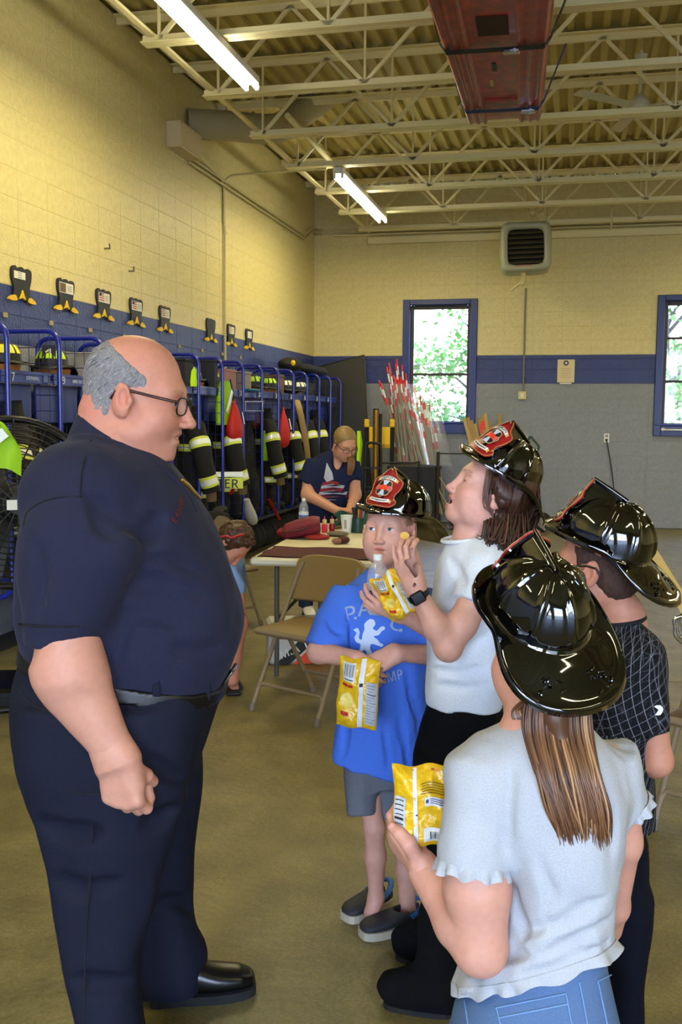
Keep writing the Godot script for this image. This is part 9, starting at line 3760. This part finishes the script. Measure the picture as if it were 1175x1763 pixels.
func build_woman() -> void:
	var D:=7.45
	var at:=plane_at(D)
	var F:=cam_frame()
	var base:=at+flat_right*uy(548,1000,D).x
	base.y=0
	var t:=thing("person","woman with blond ponytail and glasses in navy flag T-shirt working at the table","person",base)
	var sh:=Sdf.new()
	sh.loft(at,F,trace([[912,512,590,0.13],[880,518,596,0.13],[850,528,606,0.135],[820,534,611,0.135],[800,534,612,0.12],[785,546,606,0.09],[776,560,600,0.07]],D),0.04,2.2)
	limb(sh,pv(544,796,D - 0.02),pv(527,833,D - 0.05),[[0.0,0.075,0.075],[1.0,0.070,0.072]],flat_right,0.06)
	limb(sh,pv(604,796,D - 0.02),pv(610,828,D - 0.06),[[0.0,0.070,0.075],[1.0,0.062,0.068]],flat_right,0.06)
	# V neck
	sh.ell(pv(583,786,D - 0.13),Vector3(0.060,0.115,0.09),Basis(Vector3(0,0,1),-0.10),0.01,1)
	folds(sh,0.012,6.0,Vector3(1,0.6,1),51)
	var lo:=base+Vector3(-0.34,0.62,-0.34)
	var tee:=sdf_part(t,"t_shirt",sh,lo,lo+Vector3(0.70,0.80,0.66),0.014,cloth("tee_navy",Color(0.13,0.155,0.26),0.9,60.0,0.2))
	var nb:=frame(-flat_fwd)
	var mb:=mb_at(base)
	var o:=shoot(sh,570,830,6.4)
	print_poly(mb,sh,PackedVector2Array([Vector2(-0.03,0.14),Vector2(0.01,0.07),Vector2(0.02,0.02),Vector2(-0.03,0.0),Vector2(-0.05,0.03)]),o,nb,0.009)
	part(tee,"flag_stars",mb,mat("print_pale",Color(0.62,0.64,0.68),0.9))
	for k in 6:
		mb=mb_at(base)
		var y:=-0.005 - k*0.024
		var x0:=-0.06 - k*0.008
		var x1: float=[0.06,0.10,0.09,0.12,0.13,0.14][k]
		print_poly(mb,sh,PackedVector2Array([Vector2(x0,y),Vector2((x0+x1)*0.5,y+0.016),Vector2(x1,y+0.004),Vector2(x1 - 0.01,y - 0.018),Vector2((x0+x1)*0.5,y - 0.007),Vector2(x0 - 0.004,y - 0.022)]),o,nb,0.009)
		part(tee,"flag_stripe",mb,mat("print_red",Color(0.50,0.12,0.15),0.9) if k % 2==0 else mat("print_pale",Color(0.62,0.64,0.68)))
	# jeans
	var je:=Sdf.new()
	je.loft(at,F,trace([[960,508,580,0.12],[930,508,585,0.13],[895,514,588,0.13]],D),0.05,2.2)
	for s in [-1.0,1.0]:
		var hp:=pv(544+s*17,950,D)
		limb(je,hp,Vector3(hp.x,0.06,hp.z),[[0.0,0.085,0.095],[0.5,0.065,0.075],[1.0,0.055,0.06]],flat_right,0.04)
		shoe(t,Vector3(hp.x,0,hp.z)+flat_fwd*0.06,Vector3(hp.x,0,hp.z) - flat_fwd*0.18+flat_right*0.05,0.045,0.08,M.white,M.rubber,"shoe")
	lo=base+Vector3(-0.3,0.04,-0.3)
	sdf_part(t,"jeans",je,lo,lo+Vector3(0.6,0.80,0.6),0.016,cloth("denim_dark",Color(0.16,0.22,0.32),0.9,90.0,0.3))
	# skin
	var pt:=painter(Color(0.74,0.53,0.42))
	mb=mb_at(base)
	var hc:=pv(594,764,D - 0.10)
	var fd:=(-flat_fwd*0.72+flat_right*0.42 - Vector3(0,0.50,0)).normalized()
	var X:=Transform3D(frame(fd)*Basis.from_scale(Vector3.ONE*1.0),hc)
	var sd:=Sdf.new()
	head_prims(sd,X,{"nose": 0.8,"closed": true})
	sd.cap(X*Vector3(0,-0.06,-0.04),pv(578,798,D),0.055,0.062,0.03)
	sd.cap(pv(578,798,D - 0.01),pv(578,815,D - 0.02),0.070,0.085,0.04)
	face_paint(pt,X,lin(Color(0.66,0.36,0.32)),lin(Color(0.5,0.36,0.22)),{"closed": true})
	sd.build(mb,hc+Vector3(-0.24,-0.30,-0.17),hc+Vector3(0.18,0.15,0.2),0.006,pt.paint)
	var ar:=Sdf.new()
	ar.chain([pv(535,815,D - 0.04),pv(530,852,D - 0.10),pv(582,880,D - 0.28)],[0.058,0.046,0.031],0.03)
	ar.chain([pv(609,815,D - 0.04),pv(612,852,D - 0.08),pv(602,880,D - 0.26)],[0.050,0.042,0.030],0.03)
	var hb:=Basis(Vector3.UP,flat_right,F.z)
	hand_prims(ar,pv(582,880,D - 0.28),Basis(F.z*0.5+Vector3.UP*0.8,(flat_right*0.9 - Vector3(0,0.25,0)+F.z*0.2).normalized(),F.z),0.92,[[0.5,0.7,0.4],[0.6,0.7,0.4],[0.6,0.7,0.4],[0.6,0.7,0.4]],[0.5,0.5,0.2])
	hand_prims(ar,pv(602,880,D - 0.26),Basis(F.z*0.8+Vector3.UP*0.4,(-flat_right*0.4 - Vector3(0,0.75,0)+F.z*0.4).normalized(),flat_right),0.92,[[0.5,0.7,0.4],[0.6,0.7,0.4],[0.6,0.7,0.4],[0.6,0.7,0.4]],[0.5,0.5,0.2])
	var bx:=bounds([pv(530,805,D),pv(618,905,D - 0.45)],0.05)
	ar.build(mb,bx[0].min(pv(524,860,D - 0.4)),bx[1].max(pv(620,800,D)),0.0075,pt.paint)
	part(t,"body",mb,M.skin)
	var hr:=Sdf.new()
	var HBo:=X.basis.orthonormalized()
	hr.ell(X*Vector3(0,0.036,-0.020),Vector3(0.081,0.090,0.100),HBo,0.0)
	hr._add(3,X*Vector3(0,0.030,0.040),(HBo*Vector3(0,-0.62,1)).normalized(),0,0,0.012,2)
	mb=mb_at(base)
	var hn:=FastNoiseLite.new()
	hn.frequency=1.0
	hr.build(mb,hc+Vector3(-0.15,-0.13,-0.15),hc+Vector3(0.15,0.15,0.15),0.006,func(p: Vector3,_n: Vector3) -> Color: return lin(Color(0.42,0.32,0.17).lerp(Color(0.62,0.50,0.29),0.5+0.5*hn.get_noise_3d(p.x*160,p.y*40,p.z*160))))
	part(t,"hair",mb,painted("blond_hair",0.5))
	var st:=[]
	var rng:=RandomNumberGenerator.new()
	rng.seed=5
	for i in 160:
		var u:=rng.randf_range(-1,1)
		st.append([X*Vector3(0.05,-0.04,-0.07),pv(604+u*3,782,D - 0.13),pv(605+u*6,800,D - 0.16)+F.z*0.01*rng.randf(),pv(602+u*3.5,817+rng.randf_range(-4,2),D - 0.16)])
	strand_hair(t,"ponytail",st,0.005,[Color(0.42,0.27,0.12),Color(0.52,0.36,0.18),Color(0.36,0.22,0.10)],painted("blond_hair",0.5),3)
	glasses(t,X,mat("glasses_black",Color(0.02,0.02,0.022),0.3),mat("glasses_black",Color(0.02,0.02,0.022),0.3))
func build_seated() -> void:
	var D:=5.55
	var F:=cam_frame()
	var base:=plane_at(D)+flat_right*uy(385,1100,D).x
	var t:=thing("person","auburn haired person in a pale blue shirt bent forward on a chair behind the firefighter","person",base)
	var sh:=Sdf.new()
	sh.chain([pv(360,1040,D),pv(376,985,D),pv(388,962,D)],[0.16,0.15,0.10],0.06)
	sh.cap(pv(388,972,D - 0.10),pv(408,1010,D - 0.12),0.060,0.055,0.05)
	sh.cap(pv(408,1010,D - 0.12),pv(411,1062,D - 0.14),0.035,0.030,0.03)
	folds(sh,0.012,8.0,Vector3(1,0.6,1),61)
	var lo:=base+Vector3(-0.35,0.35,-0.35)
	sdf_part(t,"shirt",sh,lo,lo+Vector3(0.7,0.62,0.7),0.012,cloth("shirt_pale_blue",Color(0.50,0.62,0.78),0.9,70.0,0.25))
	var pt:=painter(Color(0.72,0.48,0.38))
	var mb:=mb_at(base)
	var hc:=pv(400,938,D - 0.12)
	var fd:=(flat_right*0.45 - Vector3(0,0.85,0) - flat_fwd*0.35).normalized()
	var X:=Transform3D(frame(fd,(flat_right*0.8+Vector3(0,0.6,0)).normalized()),hc)
	var sd:=Sdf.new()
	head_prims(sd,X,{"nose": 0.8,"closed": true})
	sd.cap(hc,pv(388,968,D - 0.04),0.055,0.06,0.03)
	sd.build(mb,hc+Vector3(-0.2,-0.2,-0.2),hc+Vector3(0.2,0.2,0.2),0.0065,pt.paint)
	var ar:=Sdf.new()
	ar.chain([pv(410,1005,D - 0.12),pv(413,1060,D - 0.16),pv(402,1110,D - 0.18)],[0.036,0.032,0.024],0.02)
	ar.chain([pv(372,1060,D - 0.05),pv(405,1075,D - 0.34),pv(400,1170,D - 0.30)],[0.09,0.065,0.036],0.03)
	var ft:=on_y(405,1188,0.0)
	ar.chain([pv(400,1168,D - 0.30),ft+Vector3(-0.03,0.05,-0.02),ft+Vector3(0.02,0.035,0.06)],[0.034,0.032,0.026],0.02)
	var bx:=bounds([pv(360,1000,D),ft,pv(420,1200,D - 0.35)],0.10)
	ar.build(mb,bx[0],bx[1],0.010,pt.paint)
	part(t,"body",mb,M.skin)
	# shorts over the thigh
	var so:=Sdf.new()
	so.chain([pv(368,1060,D),pv(400,1075,D - 0.22)],[0.12,0.09],0.03)
	bx=bounds([pv(368,1060,D),pv(400,1075,D - 0.22)],0.16)
	sdf_part(t,"shorts",so,bx[0],bx[1],0.014,cloth("shorts_dark",Color(0.09,0.10,0.14),0.9,60.0,0.2))
	mb=mb_at(base)
	mb.box(ft+Vector3(0.0,0.014,0.02),Vector3(0.085,0.026,0.22),Basis(Vector3.UP,0.35),0.010)
	mb.tube(spline([ft+Vector3(-0.048,0.02,0.05),ft+Vector3(-0.02,0.07,0.05),ft+Vector3(0.03,0.068,0.05),ft+Vector3(0.055,0.02,0.04)],4),0.022,8,true,0.4)
	part(t,"slide_sandal",mb,mat("slide_dark",Color(0.05,0.04,0.05),0.6),"dark slide sandal")
	var hr:=Sdf.new()
	var HBo:=X.basis.orthonormalized()
	hr.ell(X*Vector3(0,0.030,-0.020),Vector3(0.090,0.100,0.105),HBo,0.0)
	hr.ell(pv(412,930,D - 0.14),Vector3(0.07,0.09,0.08),Basis(),0.05)
	hr._add(3,X*Vector3(0,0.0,0.04),(HBo*Vector3(0,-0.3,1)).normalized(),0,0,0.012,2)
	folds(hr,0.014,22.0,Vector3(1,1,1),71)
	mb=mb_at(base)
	var hn:=FastNoiseLite.new()
	hn.frequency=1.0
	hr.build(mb,hc+Vector3(-0.18,-0.18,-0.18),hc+Vector3(0.2,0.18,0.2),0.007,func(p: Vector3,_n: Vector3) -> Color: return lin(Color(0.17,0.09,0.04).lerp(Color(0.34,0.19,0.08),0.5+0.5*hn.get_noise_3d(p.x*160,p.y*120,p.z*160))))
	part(t,"hair",mb,painted("auburn_hair",0.5))
	mb=mb_at(base)
	mb.tube(spline([pv(376,925,D - 0.26),pv(392,923,D - 0.27),pv(398,926,D - 0.27),pv(408,923,D - 0.27),pv(420,920,D - 0.25)],4),0.007,6)
	part(t,"red_glasses",mb,mat("frame_red",Color(0.62,0.05,0.06),0.35),"red glasses pushed up on the hair")
func build_people() -> void:
	for f in [build_man,build_boy_blue,build_girl_white,build_girl_front,build_boy_black,build_woman,build_seated]: f.call()
